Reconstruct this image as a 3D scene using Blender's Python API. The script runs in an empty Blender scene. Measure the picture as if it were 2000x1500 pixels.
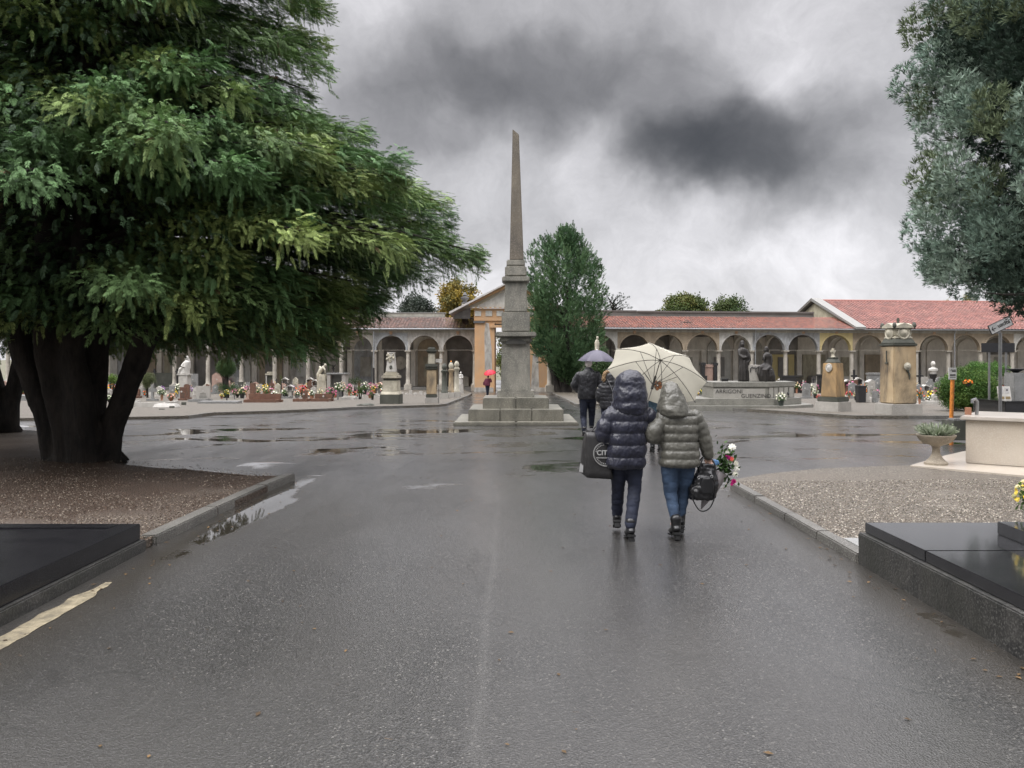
import bpy, bmesh, math, random
import numpy as np
from mathutils import Vector, Matrix, Euler, noise as mnoise
R = math.radians
random.seed(7); np.random.seed(7)
sc = bpy.context.scene
COL = sc.collection

# ---------------------------------------------------------------- camera
FPX, CX, HY, CH = 1600.0, 1000.0, 700.0, 1.78      # focal length in px of a 2000 px wide picture, eye height
cam = bpy.data.cameras.new('camera')
cam.sensor_width = 36.0
cam.lens = 36.0 * FPX / 2000.0
cam.shift_y = -50.0 / 2000.0
cam.clip_start = 0.1; cam.clip_end = 3000.0
cam_o = bpy.data.objects.new('camera', cam); COL.objects.link(cam_o)
cam_o.location = (0, 0, CH); cam_o.rotation_euler = (R(90), 0, 0)
sc.camera = cam_o

# ---------------------------------------------------------------- exposure, sky, sun
vs = sc.view_settings
vs.view_transform = 'Standard'; vs.look = 'None'; vs.gamma = 1.0; vs.use_curve_mapping = False
vs.exposure = 0.78
SUN_EL, SUN_AZ = R(48), R(245)
sun = bpy.data.lights.new('sun', 'SUN'); sun.energy = 1.3; sun.angle = R(35); sun.color = (1.0, 0.98, 0.95)
sun_o = bpy.data.objects.new('sun', sun); COL.objects.link(sun_o)
sun_o.rotation_euler = (R(90) - SUN_EL, 0, math.pi - SUN_AZ)

def build_world():
    w = bpy.data.worlds.new('World'); sc.world = w; w.use_nodes = True
    nt = w.node_tree; N = nt.nodes; L = nt.links
    for n in list(N): N.remove(n)
    out = N.new('ShaderNodeOutputWorld'); bg = N.new('ShaderNodeBackground'); bg.inputs[1].default_value = 0.1
    L.new(bg.outputs[0], out.inputs[0])
    sky = N.new('ShaderNodeTexSky'); sky.sky_type = 'NISHITA'; sky.sun_disc = False
    sky.sun_elevation = SUN_EL; sky.sun_rotation = SUN_AZ
    tc = N.new('ShaderNodeTexCoord')
    def math_(op, a, b=None, c=None, clamp=False):
        n = N.new('ShaderNodeMath'); n.operation = op; n.use_clamp = clamp
        for i, v in enumerate((a, b, c)):
            if v is None: continue
            if isinstance(v, (int, float)): n.inputs[i].default_value = v
            else: L.new(v, n.inputs[i])
        return n.outputs[0]
    def vmath(op, a, b):
        n = N.new('ShaderNodeVectorMath'); n.operation = op
        for i, v in enumerate((a, b)):
            if isinstance(v, (tuple, Vector)): n.inputs[i].default_value = v
            else: L.new(v, n.inputs[i])
        return n
    def nz(vec, scale, detail, rough=0.55):
        n = N.new('ShaderNodeTexNoise'); n.inputs['Scale'].default_value = scale
        n.inputs['Detail'].default_value = detail; n.inputs['Roughness'].default_value = rough
        L.new(vec, n.inputs['Vector']); return n
    d = tc.outputs['Generated']
    # clouds: soft warp of the direction, then dark and bright masses at their places in the sky
    wz = nz(d, 3.2, 3)
    off = vmath('SUBTRACT', wz.outputs['Color'], (0.5, 0.5, 0.5)).outputs[0]
    off = vmath('MULTIPLY', off, (0.22, 0.22, 0.16)).outputs[0]
    wz2 = nz(d, 10.0, 4)
    off2 = vmath('SUBTRACT', wz2.outputs['Color'], (0.5, 0.5, 0.5)).outputs[0]
    off2 = vmath('MULTIPLY', off2, (0.11, 0.11, 0.09)).outputs[0]
    dw = vmath('ADD', vmath('ADD', d, off).outputs[0], off2).outputs[0]
    def blob(px, py, su, sv):
        c = Vector(((px - CX) / FPX, 1.0, (HY - py) / FPX)).normalized()
        e = vmath('SUBTRACT', dw, tuple(c)).outputs[0]
        e = vmath('MULTIPLY', e, (1 / su, 1 / su, 1 / sv)).outputs[0]
        n = N.new('ShaderNodeVectorMath'); n.operation = 'DOT_PRODUCT'; L.new(e, n.inputs[0]); L.new(e, n.inputs[1])
        q = math_('MULTIPLY', math_('POWER', n.outputs['Value'], 1.6), -1.0)
        return math_('POWER', 2.718, q)
    sep = N.new('ShaderNodeSeparateXYZ'); L.new(d, sep.inputs[0]); zz = sep.outputs['Z']
    mr = N.new('ShaderNodeMapRange'); mr.interpolation_type = 'SMOOTHSTEP'; L.new(zz, mr.inputs[0])
    mr.inputs[1].default_value = 0.52; mr.inputs[2].default_value = 0.88; mr.inputs[3].default_value = 0.0; mr.inputs[4].default_value = 1.0
    big = nz(d, 2.3, 6, 0.6); fine = nz(dw, 6.0, 10, 0.66)
    v = math_('MULTIPLY_ADD', big.outputs[0], 0.55, -0.275)
    v = math_('MULTIPLY_ADD', math_('SUBTRACT', fine.outputs[0], 0.5), 1.2, v)
    for (px, py, su, sv, a) in CLOUDS:
        v = math_('MULTIPLY_ADD', blob(px, py, su, sv), a, v)
    v = math_('MULTIPLY', math_('POWER', 2.718, v), 3.0)
    v = math_('MULTIPLY_ADD', mr.outputs[0], ZENITH, v)      # the overcast dome is brightest overhead
    cc = N.new('ShaderNodeCombineXYZ')
    L.new(math_('MULTIPLY', v, 1.0), cc.inputs[0]); L.new(math_('MULTIPLY', v, 0.985), cc.inputs[1]); L.new(math_('MULTIPLY', v, 1.02), cc.inputs[2])
    mx = N.new('ShaderNodeMix'); mx.data_type = 'RGBA'; mx.inputs[0].default_value = 0.96
    L.new(sky.outputs[0], mx.inputs[6]); L.new(cc.outputs[0], mx.inputs[7])
    L.new(mx.outputs[2], bg.inputs[0])
CLOUDS = [(1450, 280, 0.14, 0.052, -1.55), (1330, 320, 0.08, 0.045, -.5), (1100, 160, 0.15, 0.052, -.9), (860, 140, 0.09, 0.045, -.4), (740, 230, 0.08, 0.045, -.55), (1640, 380, 0.09, 0.04, -.5),
          (1600, 50, 0.16, 0.09, .2), (1320, 110, 0.09, 0.05, .1), (1210, 290, 0.08, 0.07, .45), (980, 330, 0.12, 0.06, .2), (1000, 640, 1.5, 0.10, .5), (1450, 470, 0.22, 0.05, .25), (670, 10, 0.10, 0.07, .1)]
ZENITH = 29.0
build_world()

# ---------------------------------------------------------------- the lie of the land
def G(y):                                              # level near the camera, then falling gently to the arcades
    if y < 14: return 0.0
    if y > 62: return -1.1
    return -1.1 * (y - 14) / 48.0
def gp(px, py, off=0.0):                               # the ground point seen at a pixel
    Y = 20.0
    for _ in range(60):
        Y = 0.5 * Y + 0.5 * FPX * (CH - G(Y) - off) / max(py - HY, 1e-3)
    return Vector(((px - CX) * Y / FPX, Y, G(Y) + off))
def at(px, py, Y): return Vector(((px - CX) * Y / FPX, Y, CH + (HY - py) * Y / FPX))

# ---------------------------------------------------------------- helpers
def tag(o, label=None, cat=None, group=None, kind=None):
    if label: o['label'] = label
    if cat: o['category'] = cat
    if group: o['group'] = group
    if kind: o['kind'] = kind
    return o
def empty(name, loc, label=None, cat=None, group=None, rz=0.0):
    o = bpy.data.objects.new(name, None); COL.objects.link(o); o.location = loc; o.rotation_euler = (0, 0, rz)
    o.empty_display_size = 0.2
    return tag(o, label, cat, group)
def link(name, me, mat=None, parent=None, loc=None, rz=None):
    o = bpy.data.objects.new(name, me); COL.objects.link(o)
    if mat is not None:
        me.materials.clear()
        for m in (mat if isinstance(mat, (list, tuple)) else [mat]): me.materials.append(m)
    if parent is not None: o.parent = parent
    if loc is not None: o.location = loc
    if rz is not None: o.rotation_euler = (0, 0, rz)
    return o
def recenter(o):                                       # world-space mesh of a parented part: make it relative to its parent
    p = o.parent
    if p is not None:
        M = Matrix.LocRotScale(p.location, p.rotation_euler, None)
        o.data.transform(M.inverted())
    return o
class MB:
    def __init__(s): s.v = []; s.f = []
    def add(s, vs_, fs_):
        n = len(s.v); s.v += [tuple(q) for q in vs_]; s.f += [tuple(i + n for i in f) for f in fs_]; return s
    def box(s, x0, x1, y0, y1, z0, z1, M=None, taper=0.0):
        t = taper
        vs_ = [(x0, y0, z0), (x1, y0, z0), (x1, y1, z0), (x0, y1, z0), (x0 + t, y0 + t, z1), (x1 - t, y0 + t, z1), (x1 - t, y1 - t, z1), (x0 + t, y1 - t, z1)]
        if M is not None: vs_ = [M @ Vector(q) for q in vs_]
        return s.add(vs_, [(0, 3, 2, 1), (4, 5, 6, 7), (0, 1, 5, 4), (1, 2, 6, 5), (2, 3, 7, 6), (3, 0, 4, 7)])
    def cbox(s, c, sx, sy, sz, rz=0.0, taper=0.0):        # centred in x,y, standing on c.z
        M = Matrix.Translation(c) @ Matrix.Rotation(rz, 4, 'Z')
        return s.box(-sx / 2, sx / 2, -sy / 2, sy / 2, 0, sz, M, taper)
    def poly(s, pts, y0, y1, M=None):                      # outline in x,z pushed through y0..y1
        n = len(pts)
        vs_ = [(p[0], y0, p[1]) for p in pts] + [(p[0], y1, p[1]) for p in pts]
        if M is not None: vs_ = [M @ Vector(q) for q in vs_]
        fs_ = [tuple(range(n)), tuple(reversed(range(n, 2 * n)))] + [(i, n + i, n + (i + 1) % n, (i + 1) % n) for i in range(n)]
        return s.add(vs_, fs_)
    def lathe(s, prof, c=(0, 0, 0), seg=20, sq=None, M=None):    # prof = [(r, z)]
        vs_ = []; fs_ = []; n = len(prof)
        for (r, z) in prof:
            for k in range(seg):
                a = 2 * math.pi * k / seg
                vs_.append((c[0] + r * math.cos(a), c[1] + r * math.sin(a), c[2] + z))
        for i in range(n - 1):
            for k in range(seg):
                k2 = (k + 1) % seg
                fs_.append((i * seg + k, i * seg + k2, (i + 1) * seg + k2, (i + 1) * seg + k))
        fs_.append(tuple(reversed(range(seg)))); fs_.append(tuple(range((n - 1) * seg, n * seg)))
        if M is not None: vs_ = [M @ Vector(q) for q in vs_]
        return s.add(vs_, fs_)
    def tube(s, pts, rad, seg=10, flat=1.0, caps=True, dome=False, rfun=None):
        pts = [Vector(p) for p in pts]
        if isinstance(rad, (int, float)): rad = [rad] * len(pts)
        rad = list(rad)
        if dome:
            d0 = (pts[0] - pts[1]).normalized(); d1 = (pts[-1] - pts[-2]).normalized(); r0, r1 = rad[0], rad[-1]
            A = [(pts[0] + d0 * r0 * math.sin(t), r0 * math.cos(t)) for t in (1.35, .9, .45)]
            B = [(pts[-1] + d1 * r1 * math.sin(t), r1 * math.cos(t)) for t in (.45, .9, 1.35)]
            pts = [a[0] for a in A] + pts + [b[0] for b in B]; rad = [a[1] for a in A] + rad + [b[1] for b in B]
        n = len(pts); vs_ = []; fs_ = []
        t = (pts[1] - pts[0]).normalized()
        ref = Vector((0, 0, 1)) if abs(t.z) < 0.9 else Vector((0, 1, 0))
        u = t.cross(ref).normalized()
        for i in range(n):
            t = (pts[min(i + 1, n - 1)] - pts[max(i - 1, 0)]).normalized()
            u = (u - t * u.dot(t)).normalized(); w = t.cross(u)
            for k in range(seg):
                a = 2 * math.pi * k / seg
                r = rad[i] * (rfun(i, a) if rfun else 1.0)
                vs_.append(pts[i] + (u * math.cos(a) + w * math.sin(a) * flat) * r)
        for i in range(n - 1):
            for k in range(seg):
                k2 = (k + 1) % seg
                fs_.append((i * seg + k, i * seg + k2, (i + 1) * seg + k2, (i + 1) * seg + k))
        if caps: fs_.append(tuple(reversed(range(seg)))); fs_.append(tuple(range((n - 1) * seg, n * seg)))
        return s.add(vs_, fs_)
    def loft(s, rings, seg=28, power=2.0):                 # rings = [(cx, cy, z, rx, ry)]
        vs_ = []; fs_ = []; n = len(rings)
        for (cx, cy, z, rx, ry) in rings:
            for k in range(seg):
                a = 2 * math.pi * k / seg; c_, s_ = math.cos(a), math.sin(a)
                e = 2.0 / power
                vs_.append((cx + rx * math.copysign(abs(c_) ** e, c_), cy + ry * math.copysign(abs(s_) ** e, s_), z))
        for i in range(n - 1):
            for k in range(seg):
                k2 = (k + 1) % seg
                fs_.append((i * seg + k, i * seg + k2, (i + 1) * seg + k2, (i + 1) * seg + k))
        fs_.append(tuple(reversed(range(seg)))); fs_.append(tuple(range((n - 1) * seg, n * seg)))
        return s.add(vs_, fs_)
    def ball(s, c, rx, ry=None, rz=None, seg=14, M=None):
        ry = rx if ry is None else ry; rz = rx if rz is None else rz
        vs_ = []; fs_ = []; rows = max(6, seg // 2)
        for i in range(rows + 1):
            ph = math.pi * (i + 0.02) / (rows + 0.04) - math.pi / 2
            for k in range(seg):
                a = 2 * math.pi * k / seg
                vs_.append(Vector((rx * math.cos(ph) * math.cos(a), ry * math.cos(ph) * math.sin(a), rz * math.sin(ph))))
        for i in range(rows):
            for k in range(seg):
                k2 = (k + 1) % seg
                fs_.append((i * seg + k, i * seg + k2, (i + 1) * seg + k2, (i + 1) * seg + k))
        fs_.append(tuple(reversed(range(seg)))); fs_.append(tuple(range(rows * seg, (rows + 1) * seg)))
        vs_ = [(M @ q if M is not None else q) + Vector(c) for q in vs_]
        return s.add(vs_, fs_)
    def mesh(s, name, smooth=False, bevel=0.0, rough=0.0, rscale=2.0):
        me = bpy.data.meshes.new(name); me.from_pydata([tuple(q) for q in s.v], [], s.f)
        bm = bmesh.new(); bm.from_mesh(me)
        bmesh.ops.recalc_face_normals(bm, faces=bm.faces)
        if bevel > 0:
            es = [e for e in bm.edges if len(e.link_faces) == 2 and e.calc_face_angle(0) > 0.6]
            try: bmesh.ops.bevel(bm, geom=es, offset=bevel, segments=2, affect='EDGES', clamp_overlap=True)
            except Exception: pass
        big = [f for f in bm.faces if len(f.verts) > 4]
        if big: bmesh.ops.triangulate(bm, faces=big)
        if rough > 0:
            for q in bm.verts:
                q.co += mnoise.noise_vector(q.co * rscale) * rough
        if smooth:
            for f in bm.faces: f.smooth = True
            for e in bm.edges:
                if len(e.link_faces) == 2 and e.calc_face_angle(0) > 0.75: e.smooth = False
        bm.to_mesh(me); bm.free()
        return me
    def build(s, name, mat, parent=None, loc=None, smooth=False, bevel=0.0, rough=0.0, rscale=2.0, rz=None, rel=False):
        o = link(name, s.mesh(name, smooth, bevel, rough, rscale), mat, parent, loc, rz)
        if rel: recenter(o)
        return o
def remeshed(mb, name, voxel, mat, parent=None, smooth_iter=2, rel=False):
    o = link(name, mb.mesh(name), mat)
    m = o.modifiers.new('r', 'REMESH'); m.mode = 'VOXEL'; m.voxel_size = voxel; m.use_smooth_shade = True
    if smooth_iter:
        m2 = o.modifiers.new('s', 'SMOOTH'); m2.iterations = smooth_iter; m2.factor = 0.5
    dg = bpy.context.evaluated_depsgraph_get(); dg.update()
    me = bpy.data.meshes.new_from_object(o.evaluated_get(dg)); me.name = name
    o.modifiers.clear(); o.data = me
    if not me.materials: me.materials.append(mat)
    me.shade_smooth()
    if parent is not None: o.parent = parent
    if rel: recenter(o)
    return o
def ground_patch(name, pts, off, mat, thick=0.0, rough=0.0, step=0.0):
    """polygon given as world x,y points, laid on the land; thick > 0 gives it an edge of that height"""
    bm = bmesh.new()
    vs_ = [bm.verts.new((p[0], p[1], 0)) for p in pts]; bm.faces.new(vs_)
    cuts = [14.0, 62.0]
    ys = [p[1] for p in pts]
    if step: cuts += list(np.arange(min(ys) + step, max(ys), step))
    for c in cuts:
        bmesh.ops.bisect_plane(bm, geom=bm.verts[:] + bm.edges[:] + bm.faces[:], plane_co=(0, c, 0), plane_no=(0, 1, 0))
    if step:
        xs = [p[0] for p in pts]
        for c in np.arange(min(xs) + step, max(xs), step):
            bmesh.ops.bisect_plane(bm, geom=bm.verts[:] + bm.edges[:] + bm.faces[:], plane_co=(c, 0, 0), plane_no=(1, 0, 0))
    bmesh.ops.triangulate(bm, faces=bm.faces[:])
    for v in bm.verts: v.co.z = G(v.co.y) + off
    if rough:
        for v in bm.verts:
            if not v.is_boundary: v.co.z += rough * mnoise.noise(v.co * 1.3)
    bmesh.ops.recalc_face_normals(bm, faces=bm.faces)
    if bm.faces and sum(f.normal.z for f in bm.faces) < 0: bmesh.ops.reverse_faces(bm, faces=bm.faces)
    if thick:
        ret = bmesh.ops.extrude_face_region(bm, geom=bm.faces[:])
        # the new copy stays on top, originals go down
        top = [g for g in ret['geom'] if isinstance(g, bmesh.types.BMVert)]
        tops = set(top)
        for v in bm.verts:
            if v not in tops: v.co.z -= thick
    me = bpy.data.meshes.new(name); bm.to_mesh(me); bm.free()
    return link(name, me, mat)

# ---------------------------------------------------------------- materials
def nodes(name):
    m = bpy.data.materials.new(name); m.use_nodes = True
    nt = m.node_tree; b = nt.nodes['Principled BSDF']
    return m, nt, b
def rgb(c): return (c[0], c[1], c[2], 1.0)
def ramp(nt, src, stops):
    r = nt.nodes.new('ShaderNodeValToRGB'); nt.links.new(src, r.inputs[0])
    e = r.color_ramp.elements
    while len(e) > 1: e.remove(e[-1])
    e[0].position = stops[0][0]; e[0].color = rgb(stops[0][1]) if not isinstance(stops[0][1], float) else (stops[0][1],) * 3 + (1,)
    for p, c in stops[1:]:
        x = e.new(p); x.color = rgb(c) if not isinstance(c, float) else (c, c, c, 1)
    return r.outputs[0]
def tnoise(nt, vec, scale, detail=4, rough=0.55, dist=0.0):
    n = nt.nodes.new('ShaderNodeTexNoise'); n.inputs['Scale'].default_value = scale; n.inputs['Detail'].default_value = detail
    n.inputs['Roughness'].default_value = rough; n.inputs['Distortion'].default_value = dist
    nt.links.new(vec, n.inputs['Vector']); return n.outputs[0]
def mixc(nt, fac, a, b, mode='MIX'):
    n = nt.nodes.new('ShaderNodeMix'); n.data_type = 'RGBA'; n.blend_type = mode
    for i, v in ((0, fac), (6, a), (7, b)):
        if isinstance(v, (int, float)): n.inputs[i].default_value = v
        elif isinstance(v, tuple): n.inputs[i].default_value = rgb(v)
        else: nt.links.new(v, n.inputs[i])
    return n.outputs[2]
def nmath(nt, op, a, b=0.0, clamp=False):
    n = nt.nodes.new('ShaderNodeMath'); n.operation = op; n.use_clamp = clamp
    for i, v in enumerate((a, b)):
        if isinstance(v, (int, float)): n.inputs[i].default_value = v
        else: nt.links.new(v, n.inputs[i])
    return n.outputs[0]
def scaled(nt, vec, s):
    m = nt.nodes.new('ShaderNodeMapping'); m.inputs['Scale'].default_value = s; nt.links.new(vec, m.inputs[0]); return m.outputs[0]
def bump(nt, b, h, strength=0.3, dist=0.02):
    n = nt.nodes.new('ShaderNodeBump'); n.inputs['Strength'].default_value = strength; n.inputs['Distance'].default_value = dist
    nt.links.new(h, n.inputs['Height']); nt.links.new(n.outputs[0], b.inputs['Normal'])
_mc = {}
def stone(name, c1, c2=None, scale=3.0, rough=0.6, bmp=0.3, speck=None, sscale=60.0, streak=None, wet=0.0, spec=0.5):
    if name in _mc: return _mc[name]
    m, nt, b = nodes(name)
    tc = nt.nodes.new('ShaderNodeTexCoord'); geo = nt.nodes.new('ShaderNodeNewGeometry'); P = geo.outputs['Position']
    c2 = c2 or tuple(x * 0.7 for x in c1)
    n1 = tnoise(nt, P, scale, 6, 0.6)
    c = ramp(nt, n1, [(0.35, c2), (0.65, c1)])
    if speck:
        n2 = tnoise(nt, P, sscale, 2, 0.5)
        f = ramp(nt, n2, [(0.52, 0.0), (0.62, 1.0)])
        c = mixc(nt, nmath(nt, 'MULTIPLY', f, 0.7), c, speck)
    if streak:
        n3 = tnoise(nt, scaled(nt, P, (2.4, 2.4, 1.0)), streak[2] if len(streak) > 2 else 1.0, 6, 0.68, 0.5)
        f = ramp(nt, n3, [(0.40, 0.0), (0.64, 1.0)])
        c = mixc(nt, nmath(nt, 'MULTIPLY', f, streak[1]), c, streak[0])
    nt.links.new(c, b.inputs['Base Color'])
    b.inputs['Roughness'].default_value = rough
    b.inputs['Specular IOR Level'].default_value = spec
    if wet: b.inputs['Coat Weight'].default_value = wet; b.inputs['Coat Roughness'].default_value = 0.15
    if bmp:
        n4 = tnoise(nt, P, 35.0, 4, 0.7); bump(nt, b, n4, bmp, 0.01)
    _mc[name] = m; return m
def plain(name, c, rough=0.5, metal=0.0, var=0.15, scale=8.0, bmp=0.0, emis=None, spec=0.5, coat=0.0, sheen=0.0, bscale=40.0):
    if name in _mc: return _mc[name]
    m, nt, b = nodes(name)
    tc = nt.nodes.new('ShaderNodeTexCoord'); P = tc.outputs['Object']
    n1 = tnoise(nt, P, scale, 4, 0.6)
    lo = tuple(x * (1 - var) for x in c); hi = tuple(min(1, x * (1 + var)) for x in c)
    nt.links.new(ramp(nt, n1, [(0.3, lo), (0.7, hi)]), b.inputs['Base Color'])
    b.inputs['Roughness'].default_value = rough; b.inputs['Metallic'].default_value = metal
    b.inputs['Specular IOR Level'].default_value = spec
    if coat: b.inputs['Coat Weight'].default_value = coat; b.inputs['Coat Roughness'].default_value = 0.08
    if sheen: b.inputs['Sheen Weight'].default_value = sheen
    if bmp: bump(nt, b, tnoise(nt, P, bscale, 4, 0.65), bmp, 0.01)
    if emis: b.inputs['Emission Color'].default_value = rgb(emis[0]); b.inputs['Emission Strength'].default_value = emis[1]
    _mc[name] = m; return m
def leafmat(name, c, var=0.4, rough=0.6, trans=0.0, spec=0.18):
    """foliage: colour of each spray comes from its 'tint' attribute"""
    if name in _mc: return _mc[name]
    m, nt, b = nodes(name)
    a = nt.nodes.new('ShaderNodeAttribute'); a.attribute_name = 'tint'
    c_ = mixc(nt, 1.0, a.outputs['Color'], tuple(c), 'MULTIPLY')
    nt.links.new(c_, b.inputs['Base Color'])
    b.inputs['Roughness'].default_value = rough; b.inputs['Specular IOR Level'].default_value = spec
    if trans:
        out = nt.nodes['Material Output']; t = nt.nodes.new('ShaderNodeBsdfTranslucent'); nt.links.new(c_, t.inputs[0])
        ms = nt.nodes.new('ShaderNodeMixShader'); ms.inputs[0].default_value = trans
        nt.links.new(b.outputs[0], ms.inputs[1]); nt.links.new(t.outputs[0], ms.inputs[2]); nt.links.new(ms.outputs[0], out.inputs[0])
    _mc[name] = m; return m

def scatter(name, tmpls, pos, X, Z, scl, tint, mat, parent=None, rel=False):
    """one mesh of many small pieces. X = forward, Z = up of each piece; tint = rgb factors per piece"""
    pos = np.asarray(pos, float); X = np.asarray(X, float); Z = np.asarray(Z, float); scl = np.asarray(scl, float); tint = np.asarray(tint, float)
    X = X / (np.linalg.norm(X, axis=1, keepdims=True) + 1e-9)
    Y = np.cross(Z, X); Y = Y / (np.linalg.norm(Y, axis=1, keepdims=True) + 1e-9); Z = np.cross(X, Y)
    n = len(pos); which = np.random.randint(0, len(tmpls), n)
    VV = []; FF = []; TT = []; base = 0
    for ti, (tv, tf) in enumerate(tmpls):
        idx = np.where(which == ti)[0]
        if not len(idx): continue
        tv = np.asarray(tv, float); tf = np.asarray(tf, int)
        S = scl[idx][:, None, None]
        W = pos[idx][:, None, :] + S * (tv[None, :, 0:1] * X[idx][:, None, :] + tv[None, :, 1:2] * Y[idx][:, None, :] + tv[None, :, 2:3] * Z[idx][:, None, :])
        VV.append(W.reshape(-1, 3)); k = len(tv)
        FF.append((tf[None] + (np.arange(len(idx)) * k)[:, None, None]).reshape(-1, tf.shape[1]) + base)
        TT.append(np.repeat(tint[idx], k, axis=0)); base += len(idx) * k
    V = np.concatenate(VV); F = np.concatenate(FF); T = np.concatenate(TT)
    me = bpy.data.meshes.new(name)
    me.vertices.add(len(V)); me.vertices.foreach_set('co', V.ravel())
    q = F.shape[1]
    me.loops.add(F.size); me.loops.foreach_set('vertex_index', F.ravel())
    me.polygons.add(len(F)); me.polygons.foreach_set('loop_start', np.arange(0, F.size, q)); me.polygons.foreach_set('loop_total', np.full(len(F), q))
    at_ = me.color_attributes.new('tint', 'FLOAT_COLOR', 'POINT')
    at_.data.foreach_set('color', np.concatenate([T, np.ones((len(T), 1))], axis=1).ravel())
    me.update(); me.validate()
    o = link(name, me, mat, parent)
    if rel: recenter(o)
    return o
def text_mesh(txt, size, depth=0.004, spacing=1.0, bold=0.0):
    cu = bpy.data.curves.new('lettering', 'FONT'); cu.body = txt; cu.size = size; cu.extrude = depth; cu.align_x = 'LEFT'; cu.space_character = spacing
    cu.offset = bold
    o = bpy.data.objects.new('lettering', cu); COL.objects.link(o)
    dg = bpy.context.evaluated_depsgraph_get(); dg.update()
    me = bpy.data.meshes.new_from_object(o.evaluated_get(dg)); bpy.data.objects.remove(o); bpy.data.curves.remove(cu)
    return me
def lettering(name, txt, size, origin, parent, mat, rot=(R(90), 0, 0), depth=0.004, spacing=1.0, bold=0.0):
    me = text_mesh(txt, size, depth, spacing, bold)
    me.transform(Matrix.Translation(origin) @ Euler(rot).to_matrix().to_4x4())
    o = link(name, me, mat, parent)
    return recenter(o)
# ---------------------------------------------------------------- ground materials
def asphalt():
    m, nt, b = nodes('wet_asphalt')
    P = nt.nodes.new('ShaderNodeNewGeometry').outputs['Position']
    agg = nt.nodes.new('ShaderNodeTexVoronoi'); agg.inputs['Scale'].default_value = 100.0; nt.links.new(P, agg.inputs['Vector'])
    g1 = ramp(nt, agg.outputs['Color'], [(0.0, (0.007, 0.0068, 0.0065)), (0.5, (0.023, 0.022, 0.0205)), (0.82, (0.050, 0.048, 0.045)), (1.0, (0.20, 0.19, 0.17))])
    patch = tnoise(nt, scaled(nt, P, (0.55, 0.22, 1)), 1.0, 5, 0.6)
    c = mixc(nt, ramp(nt, patch, [(0.40, 0.0), (0.60, 0.8)]), g1, (0.046, 0.044, 0.041))
    # brown leaf silt gathered at the edges of shallow puddles
    pud = tnoise(nt, scaled(nt, P, (0.42, 0.6, 1)), 1.0, 6, 0.62, 0.6)
    # the low strips along the kerbs and a band across the square stand under water
    sx = nt.nodes.new('ShaderNodeSeparateXYZ'); nt.links.new(P, sx.inputs[0])
    X, Y = sx.outputs[0], sx.outputs[1]
    def near(v, c0, w): return nmath(nt, 'SUBTRACT', 1.0, nmath(nt, 'DIVIDE', nmath(nt, 'ABSOLUTE', nmath(nt, 'SUBTRACT', v, c0)), w), True)
    lane = nmath(nt, 'LESS_THAN', Y, 12.5)
    strip = nmath(nt, 'MULTIPLY', nmath(nt, 'SUBTRACT', 1.0, nmath(nt, 'DIVIDE', nmath(nt, 'ABSOLUTE', nmath(nt, 'SUBTRACT', nmath(nt, 'ADD', X, 3.08), nmath(nt, 'MULTIPLY', Y, 0.012))), 0.30), True), nmath(nt, 'MULTIPLY', near(Y, 9.4, 3.6), 1.5))
    gut = nmath(nt, 'MULTIPLY', nmath(nt, 'MAXIMUM', near(X, 2.85, 0.38), near(X, -3.1, 0.45)), lane)
    band = nmath(nt, 'SUBTRACT', near(Y, 20.0, 9.0), nmath(nt, 'MULTIPLY', near(Y, 4.0, 7.0), 1.6))
    lvl = nmath(nt, 'ADD', pud, nmath(nt, 'MULTIPLY', gut, 0.13))
    lvl = nmath(nt, 'ADD', nmath(nt, 'ADD', lvl, nmath(nt, 'MULTIPLY', strip, 0.24)), nmath(nt, 'MULTIPLY', band, 0.11))
    puddle = ramp(nt, lvl, [(0.615, 0.0), (0.67, 1.0)])
    rim = ramp(nt, lvl, [(0.56, 0.0), (0.64, 1.0)])
    c = mixc(nt, nmath(nt, 'MULTIPLY', rim, 0.35), c, (0.035, 0.028, 0.020))
    c = mixc(nt, nmath(nt, 'MULTIPLY', gut, 0.75), c, (0.022, 0.018, 0.012))         # silt along the kerbs
    crk = nt.nodes.new('ShaderNodeTexVoronoi'); crk.feature = 'DISTANCE_TO_EDGE'; crk.inputs['Scale'].default_value = 0.33
    wv = nt.nodes.new('ShaderNodeVectorMath'); wv.operation = 'ADD'; nt.links.new(P, wv.inputs[0])
    nn = nt.nodes.new('ShaderNodeTexNoise'); nn.inputs['Scale'].default_value = 1.6; nn.inputs['Detail'].default_value = 6; nt.links.new(P, nn.inputs['Vector']); nt.links.new(nn.outputs['Color'], wv.inputs[1]); nt.links.new(wv.outputs[0], crk.inputs['Vector'])
    ck = nmath(nt, 'MULTIPLY', ramp(nt, crk.outputs['Distance'], [(0.0, 1.0), (0.006, 0.0)]), ramp(nt, tnoise(nt, P, 0.25, 3), [(0.50, 0.0), (0.58, 0.8)]))
    c = mixc(nt, ck, c, (0.008, 0.008, 0.007))
    seam = nmath(nt, 'MULTIPLY', near(nmath(nt, 'ADD', X, nmath(nt, 'MULTIPLY', tnoise(nt, P, 1.2, 4), 0.10)), -0.12, 0.05), nmath(nt, 'LESS_THAN', Y, 11.0))
    c = mixc(nt, nmath(nt, 'MULTIPLY', seam, 0.12), c, (0.16, 0.155, 0.145))          # worn pale joint between two lanes of tarmac
    nt.links.new(c, b.inputs['Base Color'])
    wet = tnoise(nt, scaled(nt, P, (0.9, 0.25, 1)), 1.0, 6, 0.6)
    r = nmath(nt, 'ADD', 0.20, nmath(nt, 'MULTIPLY', wet, 0.28))
    mr = nt.nodes.new('ShaderNodeMix'); mr.data_type = 'FLOAT'; nt.links.new(puddle, mr.inputs[0]); nt.links.new(r, mr.inputs[2]); mr.inputs[3].default_value = 0.03
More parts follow.
